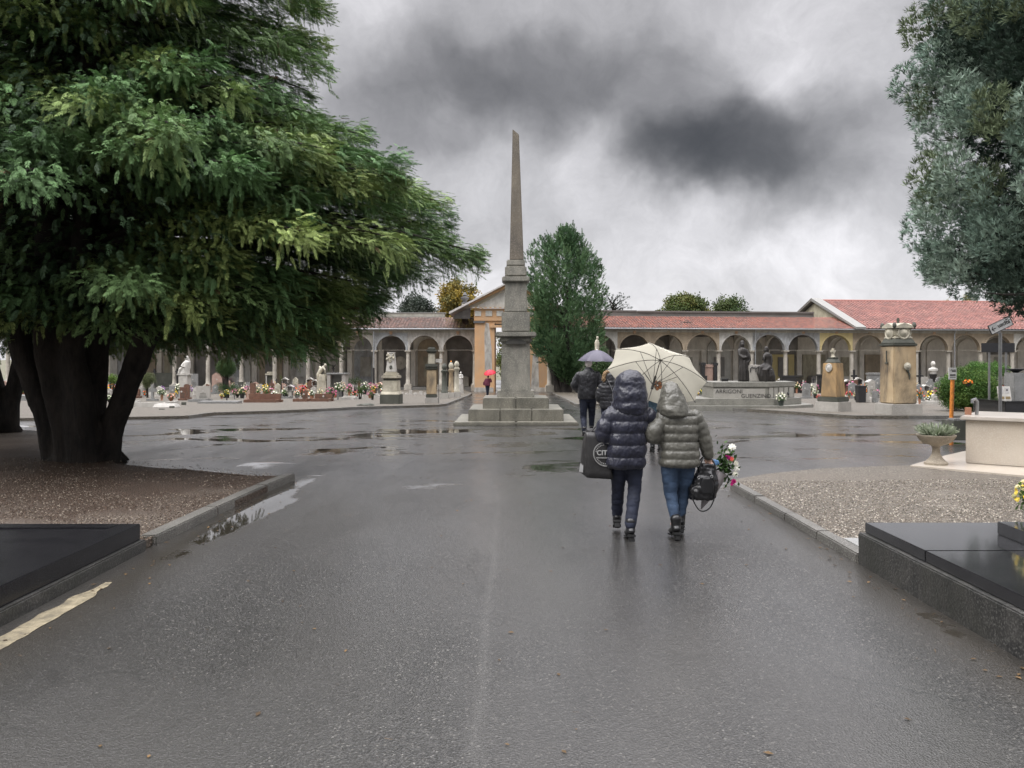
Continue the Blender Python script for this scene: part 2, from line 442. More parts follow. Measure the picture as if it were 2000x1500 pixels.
    nt.links.new(mr.outputs[0], b.inputs['Roughness'])
    b.inputs['Specular IOR Level'].default_value = 0.45
    bp = nt.nodes.new('ShaderNodeBump'); bp.inputs['Distance'].default_value = 0.006
    nt.links.new(nmath(nt, 'MULTIPLY', nmath(nt, 'SUBTRACT', 1.0, puddle), 0.6), bp.inputs['Strength'])
    nt.links.new(nmath(nt, 'ADD', agg.outputs['Distance'], tnoise(nt, P, 30.0, 3)), bp.inputs['Height'])
    nt.links.new(bp.outputs[0], b.inputs['Normal'])
    # the film of rain water: smoother than the stone under it
    film = ramp(nt, tnoise(nt, scaled(nt, P, (0.55, 0.16, 1)), 1.0, 5, 0.6), [(0.34, 0.25), (0.60, 1.0)])
    nt.links.new(film, b.inputs['Coat Weight']); b.inputs['Coat IOR'].default_value = 1.4
    mc = nt.nodes.new('ShaderNodeMix'); mc.data_type = 'FLOAT'; nt.links.new(puddle, mc.inputs[0]); nt.links.new(nmath(nt, 'ADD', 0.0, nmath(nt, 'MULTIPLY', wet, 0.34)), mc.inputs[2]); mc.inputs[3].default_value = 0.02
    nt.links.new(mc.outputs[0], b.inputs['Coat Roughness'])
    cb = nt.nodes.new('ShaderNodeBump'); cb.inputs['Distance'].default_value = 0.003; nt.links.new(nmath(nt, 'MULTIPLY', nmath(nt, 'SUBTRACT', 1.0, puddle), 0.3), cb.inputs['Strength'])
    nt.links.new(agg.outputs['Distance'], cb.inputs['Height']); nt.links.new(cb.outputs[0], b.inputs['Coat Normal'])
    return m
def gravel(name, cols, scale=42.0, brown=None, rough=0.55):
    m, nt, b = nodes(name)
    P = nt.nodes.new('ShaderNodeNewGeometry').outputs['Position']
    v = nt.nodes.new('ShaderNodeTexVoronoi'); v.inputs['Scale'].default_value = scale; nt.links.new(P, v.inputs['Vector'])
    v2 = nt.nodes.new('ShaderNodeTexVoronoi'); v2.inputs['Scale'].default_value = scale * 0.45; nt.links.new(P, v2.inputs['Vector'])
    c = ramp(nt, v.outputs['Color'], [(i / (len(cols) - 1), q) for i, q in enumerate(cols)])
    gap = ramp(nt, v.outputs['Distance'], [(0.35, 0.0), (0.75, 0.8)])
    c = mixc(nt, gap, c, (0.035, 0.028, 0.02))
    big = tnoise(nt, P, 0.9, 5, 0.6)
    if brown:
        # fallen needles lie thick near the trunk and thin out towards the road
        ctr = nt.nodes.new('ShaderNodeVectorMath'); ctr.operation = 'DISTANCE'; nt.links.new(P, ctr.inputs[0]); ctr.inputs[1].default_value = brown[0]
        f = nmath(nt, 'SUBTRACT', nmath(nt, 'DIVIDE', ctr.outputs['Value'], brown[1]), nmath(nt, 'MULTIPLY', big, 0.9))
        f = nmath(nt, 'ADD', f, nmath(nt, 'MULTIPLY', tnoise(nt, P, 14.0, 3), 0.35))
        n = tnoise(nt, scaled(nt, P, (60, 90, 60)), 1.0, 3)
        lit = ramp(nt, n, [(0.35, (0.020, 0.013, 0.009)), (0.6, (0.062, 0.038, 0.024)), (0.75, (0.12, 0.08, 0.052))])
        c = mixc(nt, ramp(nt, f, [(0.30, 0.0), (0.75, 1.0)]), lit, c)
    else:
        c = mixc(nt, ramp(nt, big, [(0.45, 0.0), (0.75, 0.35)]), c, (0.12, 0.09, 0.065))
    nt.links.new(c, b.inputs['Base Color']); b.inputs['Roughness'].default_value = rough
    h = nmath(nt, 'SUBTRACT', 1.0, v.outputs['Distance'])
    bump(nt, b, h, 0.9, 0.02)
    return m
M_ASPH = asphalt()
M_GRAV = gravel('pale_gravel', [(0.035, 0.03, 0.024), (0.115, 0.097, 0.075), (0.20, 0.175, 0.14), (0.09, 0.077, 0.06), (0.38, 0.345, 0.29)], 52.0)
M_GRAVF = gravel('far_gravel', [(0.045, 0.039, 0.03), (0.10, 0.088, 0.068), (0.145, 0.13, 0.102), (0.08, 0.07, 0.055), (0.22, 0.20, 0.16)], 24.0)
M_MULCH = gravel('needle_strewn_gravel', [(0.05, 0.04, 0.03), (0.115, 0.092, 0.07), (0.17, 0.14, 0.112), (0.085, 0.066, 0.05), (0.34, 0.30, 0.25)], 40.0, brown=((-6.5, 14.0, 0.0), 7.6))
M_KERB = stone('kerb_granite', (0.088, 0.083, 0.072), (0.048, 0.046, 0.04), 2.5, 0.42, 0.5, speck=(0.30, 0.29, 0.27), sscale=110)
M_SOIL = stone('soil', (0.14, 0.12, 0.09), (0.08, 0.09, 0.05), 0.4, 0.9, 0.3)

# ---------------------------------------------------------------- ground, road, beds
def sheet(name, x0, x1, ys, off, mat):
    mb = MB()
    for a, b_ in zip(ys[:-1], ys[1:]):
        mb.add([(x0, a, G(a) + off), (x1, a, G(a) + off), (x1, b_, G(b_) + off), (x0, b_, G(b_) + off)], [(0, 1, 2, 3)])
    return mb.build(name, mat)
tag(sheet('ground', -900, 900, [-60, 14, 62, 1800], -0.03, M_SOIL), kind='structure')
tag(sheet('road', -75, 75, [-12, 14, 62, 110], 0.0, M_ASPH), kind='structure')

def xy(p): return (p.x, p.y)
# near left bed under the big tree
LB = [(-3.42, -4.0), (-3.42, 7.75)] + [xy(gp(px, py, 0.1)) for px, py in ((380, 1015), (470, 973), (556, 932), (500, 926), (391, 916), (300, 910), (225, 902), (190, 876), (150, 850), (60, 838), (-500, 836))] + [(-30, 18.5), (-30, -4.0)]
LB[2:5] = [(-3.36, 9.0), (-3.29, 10.4), (-3.22, 11.95)]
o = ground_patch('needle_strewn_bed', LB, 0.075, M_MULCH, thick=0.12, rough=0.05, step=0.5); tag(o, kind='structure')
# near right bed
RB = [(3.12, 7.1), (3.12, 9.0), (3.1, 11.6)] + [xy(gp(px, py, 0.06)) for px, py in ((1500, 925), (1600, 915), (1700, 911), (1775, 909), (1900, 919), (2010, 928))] + [(9.0, 12.3), (14, 12.0), (14, -4), (3.12, -4)]
o = ground_patch('pale_gravel_bed', RB, 0.06, M_GRAV, thick=0.10, rough=0.03, step=0.5); tag(o, kind='structure')
# far left burial field
FL = [gp(px, py, 0.1) for px, py in ((-400, 817), (150, 816), (368, 812), (420, 806), (520, 803), (620, 799), (720, 794.5), (850, 791), (872, 789), (893, 781), (922, 768))]
FLp = [xy(p) for p in FL] + [(-4.2, 72.6), (-75, 72.6), (-75, FL[0].y)]
o = ground_patch('left_burial_field', FLp, 0.1, M_GRAVF, thick=0.14, step=4.0, rough=0.03); tag(o, kind='structure')
FR = [gp(px, py, 0.1) for px, py in ((1079, 767), (1100, 777), (1124, 790), (1160, 789), (1250, 789), (1358, 795.5), (1460, 799), (1560, 805), (1671, 812.5), (1877, 812.5), (2100, 812), (2500, 812))]
FRp = [xy(p) for p in FR] + [(75, FR[-1].y), (75, 76), (3.7, 71.8)]
o = ground_patch('right_burial_field', FRp, 0.1, M_GRAVF, thick=0.14, step=4.0, rough=0.03); tag(o, kind='structure')

def kerb(name, pts, w, top, side=1, unit=1.0, h=0.16, label=None):
    """granite kerbstones with joints along a line; one object, it is the road's own edge"""
    mb = MB(); acc = []
    P = [Vector((p[0], p[1])) for p in pts]
    for a, b_ in zip(P[:-1], P[1:]):
        L_ = (b_ - a).length; n = max(1, round(L_ / unit)); d = (b_ - a) / n; nrm = Vector((-d.y, d.x)).normalized() * side
        for i in range(n):
            q0 = a + d * i + d.normalized() * 0.006; q1 = a + d * (i + 1) - d.normalized() * 0.006
            j = random.uniform(-0.006, 0.006); hh = top + random.uniform(-0.006, 0.006)
            c = [q0 + nrm * j, q1 + nrm * j, q1 + nrm * (w + j), q0 + nrm * (w + j)]
            mb.add([(k.x, k.y, G(k.y) + hh - h) for k in c] + [(k.x, k.y, G(k.y) + hh) for k in c],
                   [(0, 3, 2, 1), (4, 5, 6, 7), (0, 1, 5, 4), (1, 2, 6, 5), (2, 3, 7, 6), (3, 0, 4, 7)])
    o = mb.build(name, M_KERB, bevel=0.012); tag(o, kind='structure'); return o
kerb('left_kerb', [(-3.38, 7.78), (-3.34, 9.3), (-3.27, 10.9), (-3.16, 11.95)], 0.16, 0.105, 1, 1.5)
kerb('right_kerb', [(3.0, 7.12), (3.0, 9.0), (2.98, 11.2)], 0.13, 0.085, -1, 0.9)
kerb('left_field_kerb', [xy(p) for p in FL[2:]], 0.14, 0.115, 1, 1.6)
kerb('right_field_kerb', [xy(p) for p in FR], 0.14, 0.115, 1, 1.6)

# worn cream line beside the left tomb, and dirt strip
def paintmat():
    m, nt, b = nodes('worn_cream_paint')
    P = nt.nodes.new('ShaderNodeNewGeometry').outputs['Position']
    c = ramp(nt, tnoise(nt, P, 9.0, 6, 0.7), [(0.3, (0.07, 0.06, 0.045)), (0.5, (0.17, 0.145, 0.095)), (0.7, (0.27, 0.23, 0.155))])
    nt.links.new(c, b.inputs['Base Color']); b.inputs['Roughness'].default_value = 0.5
    bump(nt, b, tnoise(nt, P, 60, 4), 0.4, 0.01); return m
def ragged(name, x0, x1, y0, y1, n, amp, off, mat, taper=True):
    L_ = []; Rr = []
    for i in range(n + 1):
        t = i / n; y = y0 + (y1 - y0) * t
        e = 1.0 if not taper else min(1.0, (1 - t) * 9 + 0.25)
        c = (x0 + x1) / 2; hw = (x1 - x0) / 2 * e
        L_.append((c - hw + amp * mnoise.noise(Vector((y * 5, 0, 1))), y)); Rr.append((c + hw + amp * mnoise.noise(Vector((y * 6, 7, 3))), y + random.uniform(-.01, .01)))
    return ground_patch(name, L_ + Rr[::-1], off, mat)
tag(ragged('road_marking', -3.27, -3.12, 1.5, 6.5, 90, 0.035, 0.004, paintmat()), kind='structure')

# beige stone paving under the urn, and flat stone beside the right tomb
M_TRAV = stone('travertine', (0.46, 0.41, 0.345), (0.37, 0.325, 0.27), 1.2, 0.35, 0.15, speck=(0.47, 0.43, 0.37), sscale=60, streak=((0.40, 0.34, 0.27), 0.35), wet=0.3)
PV = [xy(gp(px, py, 0.09)) for px, py in ((1778, 908), (1850, 888), (1885, 880), (2100, 880), (2400, 890), (2400, 952), (2010, 929))]
o = ground_patch('travertine_paving', PV, 0.085, M_TRAV, thick=0.08); tag(o, kind='structure')
M_SLABG = stone('pale_wet_stone', (0.30, 0.30, 0.29), (0.22, 0.22, 0.21), 2, 0.15, 0.05)
o = MB().box(3.135, 3.75, 7.14, 7.75, 0.0, 0.083).build('paving_slab', M_SLABG); tag(o, kind='structure')

# fallen leaves, twigs and needles on the wet road
def litter():
    tm = [([(-.5, 0, 0), (0, .28, .08), (.5, 0, 0), (0, -.28, .05)], [(0, 1, 2, 3)]), ([(-.5, .03, 0), (.5, .06, .05), (.5, -.0, .05), (-.5, -.03, 0)], [(0, 1, 2, 3)])]
    n = 1200; pos = []; 
    for i in range(n):
        r = random.random()
        if r < 0.45: y = random.uniform(11.8, 19); x = random.gauss(-4.2, 2.2)
        elif r < 0.7: y = random.uniform(4, 12); x = random.choice([-3.15, -3.0, 2.8, 2.9]) + random.gauss(0, 0.12)
        else: y = random.uniform(3, 30); x = random.uniform(-9, 12) if y > 12 else random.uniform(-3, 2.9)
        pos.append((x, y, G(y) + 0.006))
    a = np.random.rand(n) * 6.28; X = np.stack([np.cos(a), np.sin(a), np.random.normal(0, .1, n)], 1); Z = np.tile([0, 0, 1.0], (n, 1))
    t = np.random.rand(n, 1); tint = (1 - t) * np.array([[0.03, 0.02, 0.012]]) + t * np.array([[0.16, 0.10, 0.045]])
    o = scatter('leaf_litter', tm, pos, X, Z, np.random.uniform(0.015, 0.05, n), tint, leafmat('litter', (1, 1, 1)))
    tag(o, 'scattered fallen leaves and twigs on the wet asphalt', 'litter', kind='stuff')
litter()
# loose pebbles and needles giving the two near beds their relief
def pebbles(name, n, region, off, cols, label):
    tm = []
    for s in range(3):
        rs = np.random.RandomState(s); v = []
        for z, r in ((-.3, .75), (.35, .7)):
            for k in range(5): a = k * 1.2566 + rs.rand(); v.append((r * math.cos(a), r * math.sin(a) * .8, z * .7))
        f = [(k, (k + 1) % 5, 5 + (k + 1) % 5, 5 + k) for k in range(5)] + [(5, 6, 7, 8), (5, 8, 9, 5)]
        tm.append((v, [q for q in f if len(set(q)) == 4] + [(5, 7, 8, 9)]))
    pos = [region() for _ in range(n)]
    a = np.random.rand(n) * 6.28; X = np.stack([np.cos(a), np.sin(a), np.random.normal(0, .25, n)], 1); Z = np.stack([np.random.normal(0, .25, n), np.random.normal(0, .25, n), np.ones(n)], 1)
    ci = np.random.randint(0, len(cols), n); tint = np.array(cols)[ci] * np.random.uniform(.7, 1.25, (n, 1))
    pos = np.array([(p[0], p[1], off) for p in pos])
    tag(scatter(name, tm, pos, X, Z, np.random.uniform(0.006, 0.014, n), tint, leafmat('pebble_' + name, (1, 1, 1), rough=.45)), label, 'gravel', kind='stuff')
def reg_r():
    while True:
        y = random.uniform(7.2, 12.2); x = random.uniform(3.14, min(0.64 * y, 8.2))
        if y > 11.4 + 0.06 * (x - 3): continue
        return (x, y)
def reg_l():
    while True:
        y = 7.65 + (14.0 - 7.65) * random.random() ** 1.5; x = random.uniform(-0.64 * y, -3.4)
        if y > 12.0 + 0.5 * (-3.3 - x): continue
        return (x, y)
pebbles('loose_pebbles', 16000, reg_r, 0.072, [(.22, .19, .155), (.13, .11, .088), (.07, .06, .05), (.40, .365, .31), (.17, .147, .12)], 'pale gravel stones lying on the right hand bed')
pebbles('loose_chips', 9000, reg_l, 0.085, [(.08, .052, .035), (.05, .032, .02), (.17, .14, .11), (.04, .026, .018), (.28, .24, .19)], 'brown needles and stone chips on the bed under the tree')
# ---------------------------------------------------------------- arcades
def plaster(name, c, c2, stain=(0.16, 0.14, 0.11), amt=0.6):
    return stone(name, c, c2, 0.7, 0.85, 0.15, streak=(stain, amt), spec=0.2)
M_WHITE = plaster('white_plaster', (0.60, 0.59, 0.55), (0.48, 0.47, 0.43), amt=.35)
M_GREYP = plaster('grey_plaster', (0.46, 0.44, 0.38), (0.33, 0.315, 0.28), amt=.45)
M_BLUEG = plaster('pale_blue_plaster', (0.44, 0.46, 0.47), (0.33, 0.34, 0.35))
M_TAN = plaster('ochre_grey_plaster', (0.44, 0.36, 0.26), (0.29, 0.24, 0.18), amt=.45)
M_YEL = plaster('yellow_plaster', (0.60, 0.50, 0.25), (0.52, 0.43, 0.22), amt=0.2)
M_ORG = plaster('orange_plaster', (0.60, 0.36, 0.19), (0.50, 0.31, 0.17), (0.45, 0.36, 0.27), 0.4)
M_SHED = plaster('shed_plaster', (0.42, 0.41, 0.39), (0.60, 0.56, 0.5))
M_CREAM = plaster('cream_plaster', (0.46, 0.42, 0.31), (0.36, 0.33, 0.25))
M_COL = stone('column_stone', (0.52, 0.48, 0.41), (0.36, 0.33, 0.28), 1.5, 0.7, 0.2, streak=((0.15, 0.14, 0.12), 0.5))
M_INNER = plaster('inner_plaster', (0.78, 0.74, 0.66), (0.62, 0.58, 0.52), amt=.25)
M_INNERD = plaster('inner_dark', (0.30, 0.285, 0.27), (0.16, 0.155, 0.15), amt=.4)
M_FLOOR = stone('arcade_floor', (0.16, 0.15, 0.14), (0.10, 0.10, 0.09), 1.0, 0.5)
M_STRIP = stone('parapet_metal', (0.17, 0.155, 0.14), (0.11, 0.10, 0.09), 0.6, 0.5)
M_FLASH = plain('pale_flashing', (0.21, 0.207, 0.195), 0.6)
M_PIPE = plain('zinc_pipe', (0.33, 0.34, 0.35), 0.4, 0.6)
M_TERRA = plain('keystone_terracotta', (0.42, 0.27, 0.17), 0.8, var=0.3)

def tiles(name, cols, cx=4.5, cy=3.0, moss=0.35):
    m, nt, b = nodes(name)
    P = nt.nodes.new('ShaderNodeNewGeometry').outputs['Position']
    uv = nt.nodes.new('ShaderNodeUVMap').outputs[0]
    v = nt.nodes.new('ShaderNodeTexVoronoi'); v.inputs['Randomness'].default_value = 0.25; v.inputs['Scale'].default_value = 1.0; nt.links.new(scaled(nt, uv, (cx, cy, 1)), v.inputs['Vector'])
    c = ramp(nt, v.outputs['Color'], [(i / (len(cols) - 1), q) for i, q in enumerate(cols)])
    n = tnoise(nt, P, 0.35, 6, 0.65)
    c = mixc(nt, ramp(nt, n, [(0.50, 0.0), (0.72, moss)]), c, (0.07, 0.045, 0.035))
    n2 = tnoise(nt, P, 3.0, 5, 0.7)
    c = mixc(nt, ramp(nt, n2, [(0.56, 0.0), (0.7, moss)]), c, (0.30, 0.20, 0.16))
    nt.links.new(c, b.inputs['Base Color']); b.inputs['Roughness'].default_value = 0.6
    return m
M_TILE_D = tiles('dark_red_tiles', [(0.06, 0.033, 0.027), (0.09, 0.048, 0.036), (0.16, 0.085, 0.065), (0.05, 0.036, 0.032), (0.24, 0.16, 0.125)], moss=0.7)
M_TILE_R = tiles('red_tiles', [(0.14, 0.04, 0.024), (0.21, 0.065, 0.038), (0.09, 0.032, 0.022), (0.27, 0.115, 0.08)], moss=0.3)
M_TILE_P = tiles('pink_red_tiles', [(0.21, 0.078, 0.06), (0.26, 0.10, 0.078), (0.15, 0.055, 0.045), (0.30, 0.135, 0.105)], 2.8, 2.6, moss=0.3)

def tile_roof(name, a, b_, up, rise_vec, rows, pitch, amp, mat, parent, step=0.03):
    """a, b_ = ends of the eaves line; rise_vec = from eaves to ridge; wavy courses of tiles"""
    a = Vector(a); b_ = Vector(b_); d = b_ - a; L_ = d.length; dn = d.normalized(); rv = Vector(rise_vec)
    nrm = dn.cross(rv).normalized()
    if nrm.z < 0: nrm = -nrm
    nw = int(L_ / pitch); per = 6; xs = np.arange(nw * per + 1) / (nw * per)
    wave = np.abs(np.sin(np.arange(nw * per + 1) * math.pi / per)) ** 0.8 * amp
    V = []; F = []; UV = []; nx = len(xs)
    for r in range(rows):
        for e, t in ((0, r / rows), (1, (r + 1) / rows + 0.01)):
            lift = step if e == 0 else 0.0
            jit = 0.006 * np.random.randn(nx) if e == 0 else np.zeros(nx)
            base = a + rv * t + nrm * lift
            pts = np.array(base)[None] + xs[:, None] * np.array(d)[None] + (wave + jit)[:, None] * np.array(nrm)[None]
            V.append(pts); UV.append(np.stack([xs * L_, np.full(nx, (r + .5) / rows * rv.length)], 1))
        o0 = 2 * r * nx
        i = np.arange(nx - 1)
        F.append(np.stack([o0 + i, o0 + i + 1, o0 + nx + i + 1, o0 + nx + i], 1))
    V = np.concatenate(V); F = np.concatenate(F); UV = np.concatenate(UV)
    me = bpy.data.meshes.new(name); me.from_pydata(V.tolist(), [], F.tolist())
    uvl = me.uv_layers.new(name='UVMap'); li = np.zeros(len(me.loops), int); me.loops.foreach_get('vertex_index', li)
    uvl.data.foreach_set('uv', UV[li].ravel())
    o = link(name, me, mat, parent); recenter(o)
    return o
def arch_pts(w, cw, z0, zs, ze):
    """front of one bay: columns' half widths cw, springing zs, top ze; x from 0 to w"""
    r = w / 2 - cw; n = 16
    pts = [(0, zs)] + [(w / 2 - r * math.cos(math.pi * i / n), zs + r * math.sin(math.pi * i / n)) for i in range(n + 1)] + [(w, zs), (w, ze), (0, ze)]
    return pts

def arcade(name, label, px_cols, line, mats, roofmat, zeave, inner, depth=4.2, roof=None, taper_end=None):
    """px_cols: picture columns where the pillars stand; line(px) gives the place on the front line"""
    P = [line(p) for p in px_cols]                     # Vector x,y
    root = empty(name, (P[0].x, P[0].y, -1.1), label, 'arcade')
    d = (P[-1] - P[0]).normalized(); nrm = Vector((-d.y, d.x))   # pointing away from the camera
    if nrm.y < 0: nrm = -nrm
    ang = math.atan2(d.y, d.x)
    zg = -1.1 + 0.28; zs = 2.50
    def T(p, z=0.0): return Matrix.Translation((p.x, p.y, z)) @ Matrix.Rotation(ang, 4, 'Z')
    for i in range(len(P) - 1):
        w = (P[i + 1] - P[i]).length; mt = mats[i % len(mats)]
        mb = MB(); mb.poly(arch_pts(w, 0.17, 0, zs, zeave), 0.0, 0.42, T(P[i]))
        o = mb.build('arch_wall', mt, root, rel=True)
        if mt is M_YEL: o['label'] = 'yellow painted arch wall'
        if mt is M_ORG: o['label'] = 'orange painted arch wall'
        # moulded ring round the opening
        r = w / 2 - 0.17; rg = MB(); n = 18
        ring = [(w / 2 - (r + 0.14) * math.cos(math.pi * k / n), zs + (r + 0.14) * math.sin(math.pi * k / n)) for k in range(n + 1)] + \
               [(w / 2 + r * math.cos(math.pi * k / n), zs + r * math.sin(math.pi * k / n)) for k in range(n + 1)]
        rg.poly(ring, -0.035, -0.001, T(P[i])); rg.build('arch_moulding', mt, root, rel=True)
        ks = MB(); ks.poly([(w / 2 - .17, zs + r + .62), (w / 2 + .17, zs + r + .62), (w / 2 + .11, zs + r + .10), (w / 2 - .11, zs + r + .10)], -0.12, -0.036, T(P[i])); ks.build('keystone', M_TERRA if i % 3 else mt, root, rel=True)
        # vault behind the arch, back wall with its memorial niche
        side = inner[i % len(inner)]
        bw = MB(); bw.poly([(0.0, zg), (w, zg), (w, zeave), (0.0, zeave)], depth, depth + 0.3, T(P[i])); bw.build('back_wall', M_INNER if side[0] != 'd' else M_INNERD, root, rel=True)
        nw = w * 0.36
        nb = MB(); n = 12
        zt = zs - 0.35 + (0.5 if 'a' in side[1] else 0.0)
        out = [(w / 2 - nw, zg + .02), (w / 2 + nw, zg + .02)] + ([(w / 2 + nw * math.cos(math.pi * k / n), zt + nw * 0.9 * math.sin(math.pi * k / n)) for k in range(n + 1)] if 'a' in side[1] else [(w / 2 + nw, zt), (w / 2 - nw, zt)])
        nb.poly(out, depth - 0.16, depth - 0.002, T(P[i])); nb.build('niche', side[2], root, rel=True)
        if 'p' in side[1]:
            pl = MB(); pl.poly([(w / 2 - .5, zg + .9), (w / 2 + .5, zg + .9), (w / 2 + .5, zs - .6), (w / 2 - .5, zs - .6)], depth - .26, depth - .165, T(P[i])); pl.build('memorial_plaque', side[3], root, rel=True)
        if 'c' in side[1]:
            pl = MB(); pl.poly([(w / 2 - .09, zg + .9), (w / 2 + .09, zg + .9), (w / 2 + .09, zs + .35), (w / 2 - .09, zs + .35)], depth - .26, depth - .165, T(P[i]))
            pl.poly([(w / 2 - .45, zs - .35), (w / 2 + .45, zs - .35), (w / 2 + .45, zs - .18), (w / 2 - .45, zs - .18)], depth - .27, depth - .166, T(P[i])); pl.build('stone_cross', M_WHITE, root, rel=True)
        if 'r' in side[1]:
            pl = MB(); M = T(P[i]) @ Matrix.Translation((w / 2 + .25, depth - .17, 1.35)) @ Matrix.Rotation(R(90), 4, 'X')
            pl.lathe([(.62, 0), (.62, .06), (.5, .1), (.46, .05), (.2, .05), (.16, .12)], seg=24, M=M); pl.build('round_relief', M_COL, root, rel=True)
        if 's' in side[1]:
            pl = MB(); pl.poly([(w / 2 - .8, zg), (w / 2 + .8, zg), (w / 2 + .8, zg + .8), (w / 2 + .6, zg + .95), (w / 2 - .6, zg + .95), (w / 2 - .8, zg + .8)], depth - 1.1, depth - .3, T(P[i])); pl.build('sarcophagus', side[3], root, rel=True)
        # side pilasters carrying the vault
        sp = MB(); sp.poly([(-.22, zg), (.22, zg), (.22, zs + .1), (-.22, zs + .1)], depth - .3, depth - .001, T(P[i])); sp.build('pilaster', M_INNER, root, rel=True)
        tr = MB(); tr.tube([T(P[i]) @ Vector((0.1, .2, zs + .02)), T(P[i]) @ Vector((w - .1, .2, zs + .02))], .014, 5); tr.build('tie_rod', M_COL, root, rel=True)
        if random.random() < 0.5:
            cw = MB(); r2 = w / 2 - .3; n = 12      # cross arch between bays, seen inside
            pts = [(0.42, zs), (0.42, zeave - .02), (depth, zeave - .02), (depth, zs)] + [(depth / 2 + .2 - (depth / 2 - .25) * math.cos(math.pi * k / n) * -1, zs + 1.3 * math.sin(math.pi * k / n)) for k in range(n + 1)]
            M = T(P[i + 1]) @ Matrix.Rotation(R(90), 4, 'Z'); cw.poly(pts, -.1, .1, M); cw.build('cross_arch', M_INNER, root, rel=True)
    for i, p in enumerate(P):
        c = MB(); z0 = zg
        M = T(p, 0)
        c.box(-.33, .33, -.12, .54, -1.12, zg + .25, M)
        c.lathe([(.26, zg + .25), (.26, zg + .33), (.20, zg + .40), (.185, zg + .9), (.175, zs - .42), (.165, zs - .30), (.20, zs - .28), (.20, zs - .24), (.17, zs - .22), (.18, zs - .16), (.24, zs - .11)], (0, .21, 0), 14, M=M)
        c.box(-.27, .27, -.06, .48, zs - .11, zs, M)
        c.build('column', M_COL, root, smooth=True, rel=True)
    a, b_ = P[0], P[-1]; L_ = (b_ - a).length
    fl = MB(); fl.box(-.3, L_ + .3, -.10, depth + .3, -1.3, zg, T(a)); fl.build('floor', M_FLOOR, root, rel=True)
    ce = MB(); ce.box(0, L_, .43, depth - .01, zeave - .10, zeave - .02, T(a)); ce.build('ceiling', M_INNER, root, rel=True)
    co = MB(); co.box(-.1, L_ + .1, -.16, -.002, zeave - .20, zeave - .02, T(a)); co.box(-.1, L_ + .1, -.08, -.001, zeave - .32, zeave - .205, T(a)); co.build('cornice', M_GREYP, root, rel=True)
    gt = MB(); gt.tube([T(a) @ Vector((-.1, -.44, zeave - .01)), T(a) @ Vector((L_ + .1, -.44, zeave - .01))], .085, 8); gt.build('gutter', M_PIPE, root, smooth=True, rel=True)
    return root, T, P, L_, nrm
# ---- left wing, straight across
ZE = 4.40
lineL = lambda px: Vector(((px - CX) * 73.0 / FPX, 73.0))
colsL = [927 - 65.3 * i for i in range(15)][::-1]
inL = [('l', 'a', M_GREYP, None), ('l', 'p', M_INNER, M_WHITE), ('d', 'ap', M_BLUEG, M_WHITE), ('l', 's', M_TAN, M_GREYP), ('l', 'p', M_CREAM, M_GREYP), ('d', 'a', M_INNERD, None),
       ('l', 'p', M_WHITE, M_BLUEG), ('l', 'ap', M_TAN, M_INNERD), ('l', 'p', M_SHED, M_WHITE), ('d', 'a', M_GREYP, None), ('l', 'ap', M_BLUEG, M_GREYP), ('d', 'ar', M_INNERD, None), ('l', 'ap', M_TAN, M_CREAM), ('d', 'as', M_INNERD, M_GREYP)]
mL = [M_GREYP, M_GREYP, M_WHITE, M_GREYP, M_TAN, M_GREYP, M_WHITE, M_GREYP, M_GREYP, M_TAN, M_GREYP, M_GREYP, M_GREYP, M_GREYP]
mL[11] = M_BLUEG; mL[12] = M_SHED; mL[13] = M_SHED
rootL, T, P, L_, nrm = arcade('arcade', 'long grey arcade with dark red tiled roof left of the orange gate', colsL, lineL, mL, M_TILE_D, ZE, inL)
tile_roof('roof', T(P[0], 0) @ Vector((0, -.5, ZE + .03)), T(P[0], 0) @ Vector((L_, -.5, ZE + .03)), None, (0, 4.0, 1.12), 13, .30, .055, M_TILE_D, rootL)
mb = MB(); mb.box(0, L_ - 3.2, 3.52, 3.9, ZE + .9, ZE + 1.28, T(P[0])); mb.build('flashing', M_FLASH, rootL, rel=True)
mb = MB(); mb.box(0, L_ - 3.0, 3.95, 4.6, ZE - .6, ZE + 1.62, T(P[0])); mb.build('parapet', M_GREYP, rootL, rel=True)
mb = MB(); mb.box(-.1, L_ - 2.9, 3.9, 4.7, ZE + 1.622, ZE + 1.70, T(P[0])); mb.build('coping', M_FLASH, rootL, rel=True)
mb = MB(); mb.tube([T(P[-4]) @ Vector((-.0, -.3, z)) for z in (ZE - .2, ZE - .9, 2.4, -.8)], .06, 8); mb.build('downpipe', M_PIPE, rootL, rel=True)
mb = MB(); mb.tube([T(P[-4]) @ Vector((.0, -.31, z)) for z in (0.95, -1.0)], .085, 8); mb.build('pipe_guard', plain('black_iron', (0.02, 0.02, 0.022), 0.4), rootL, rel=True)

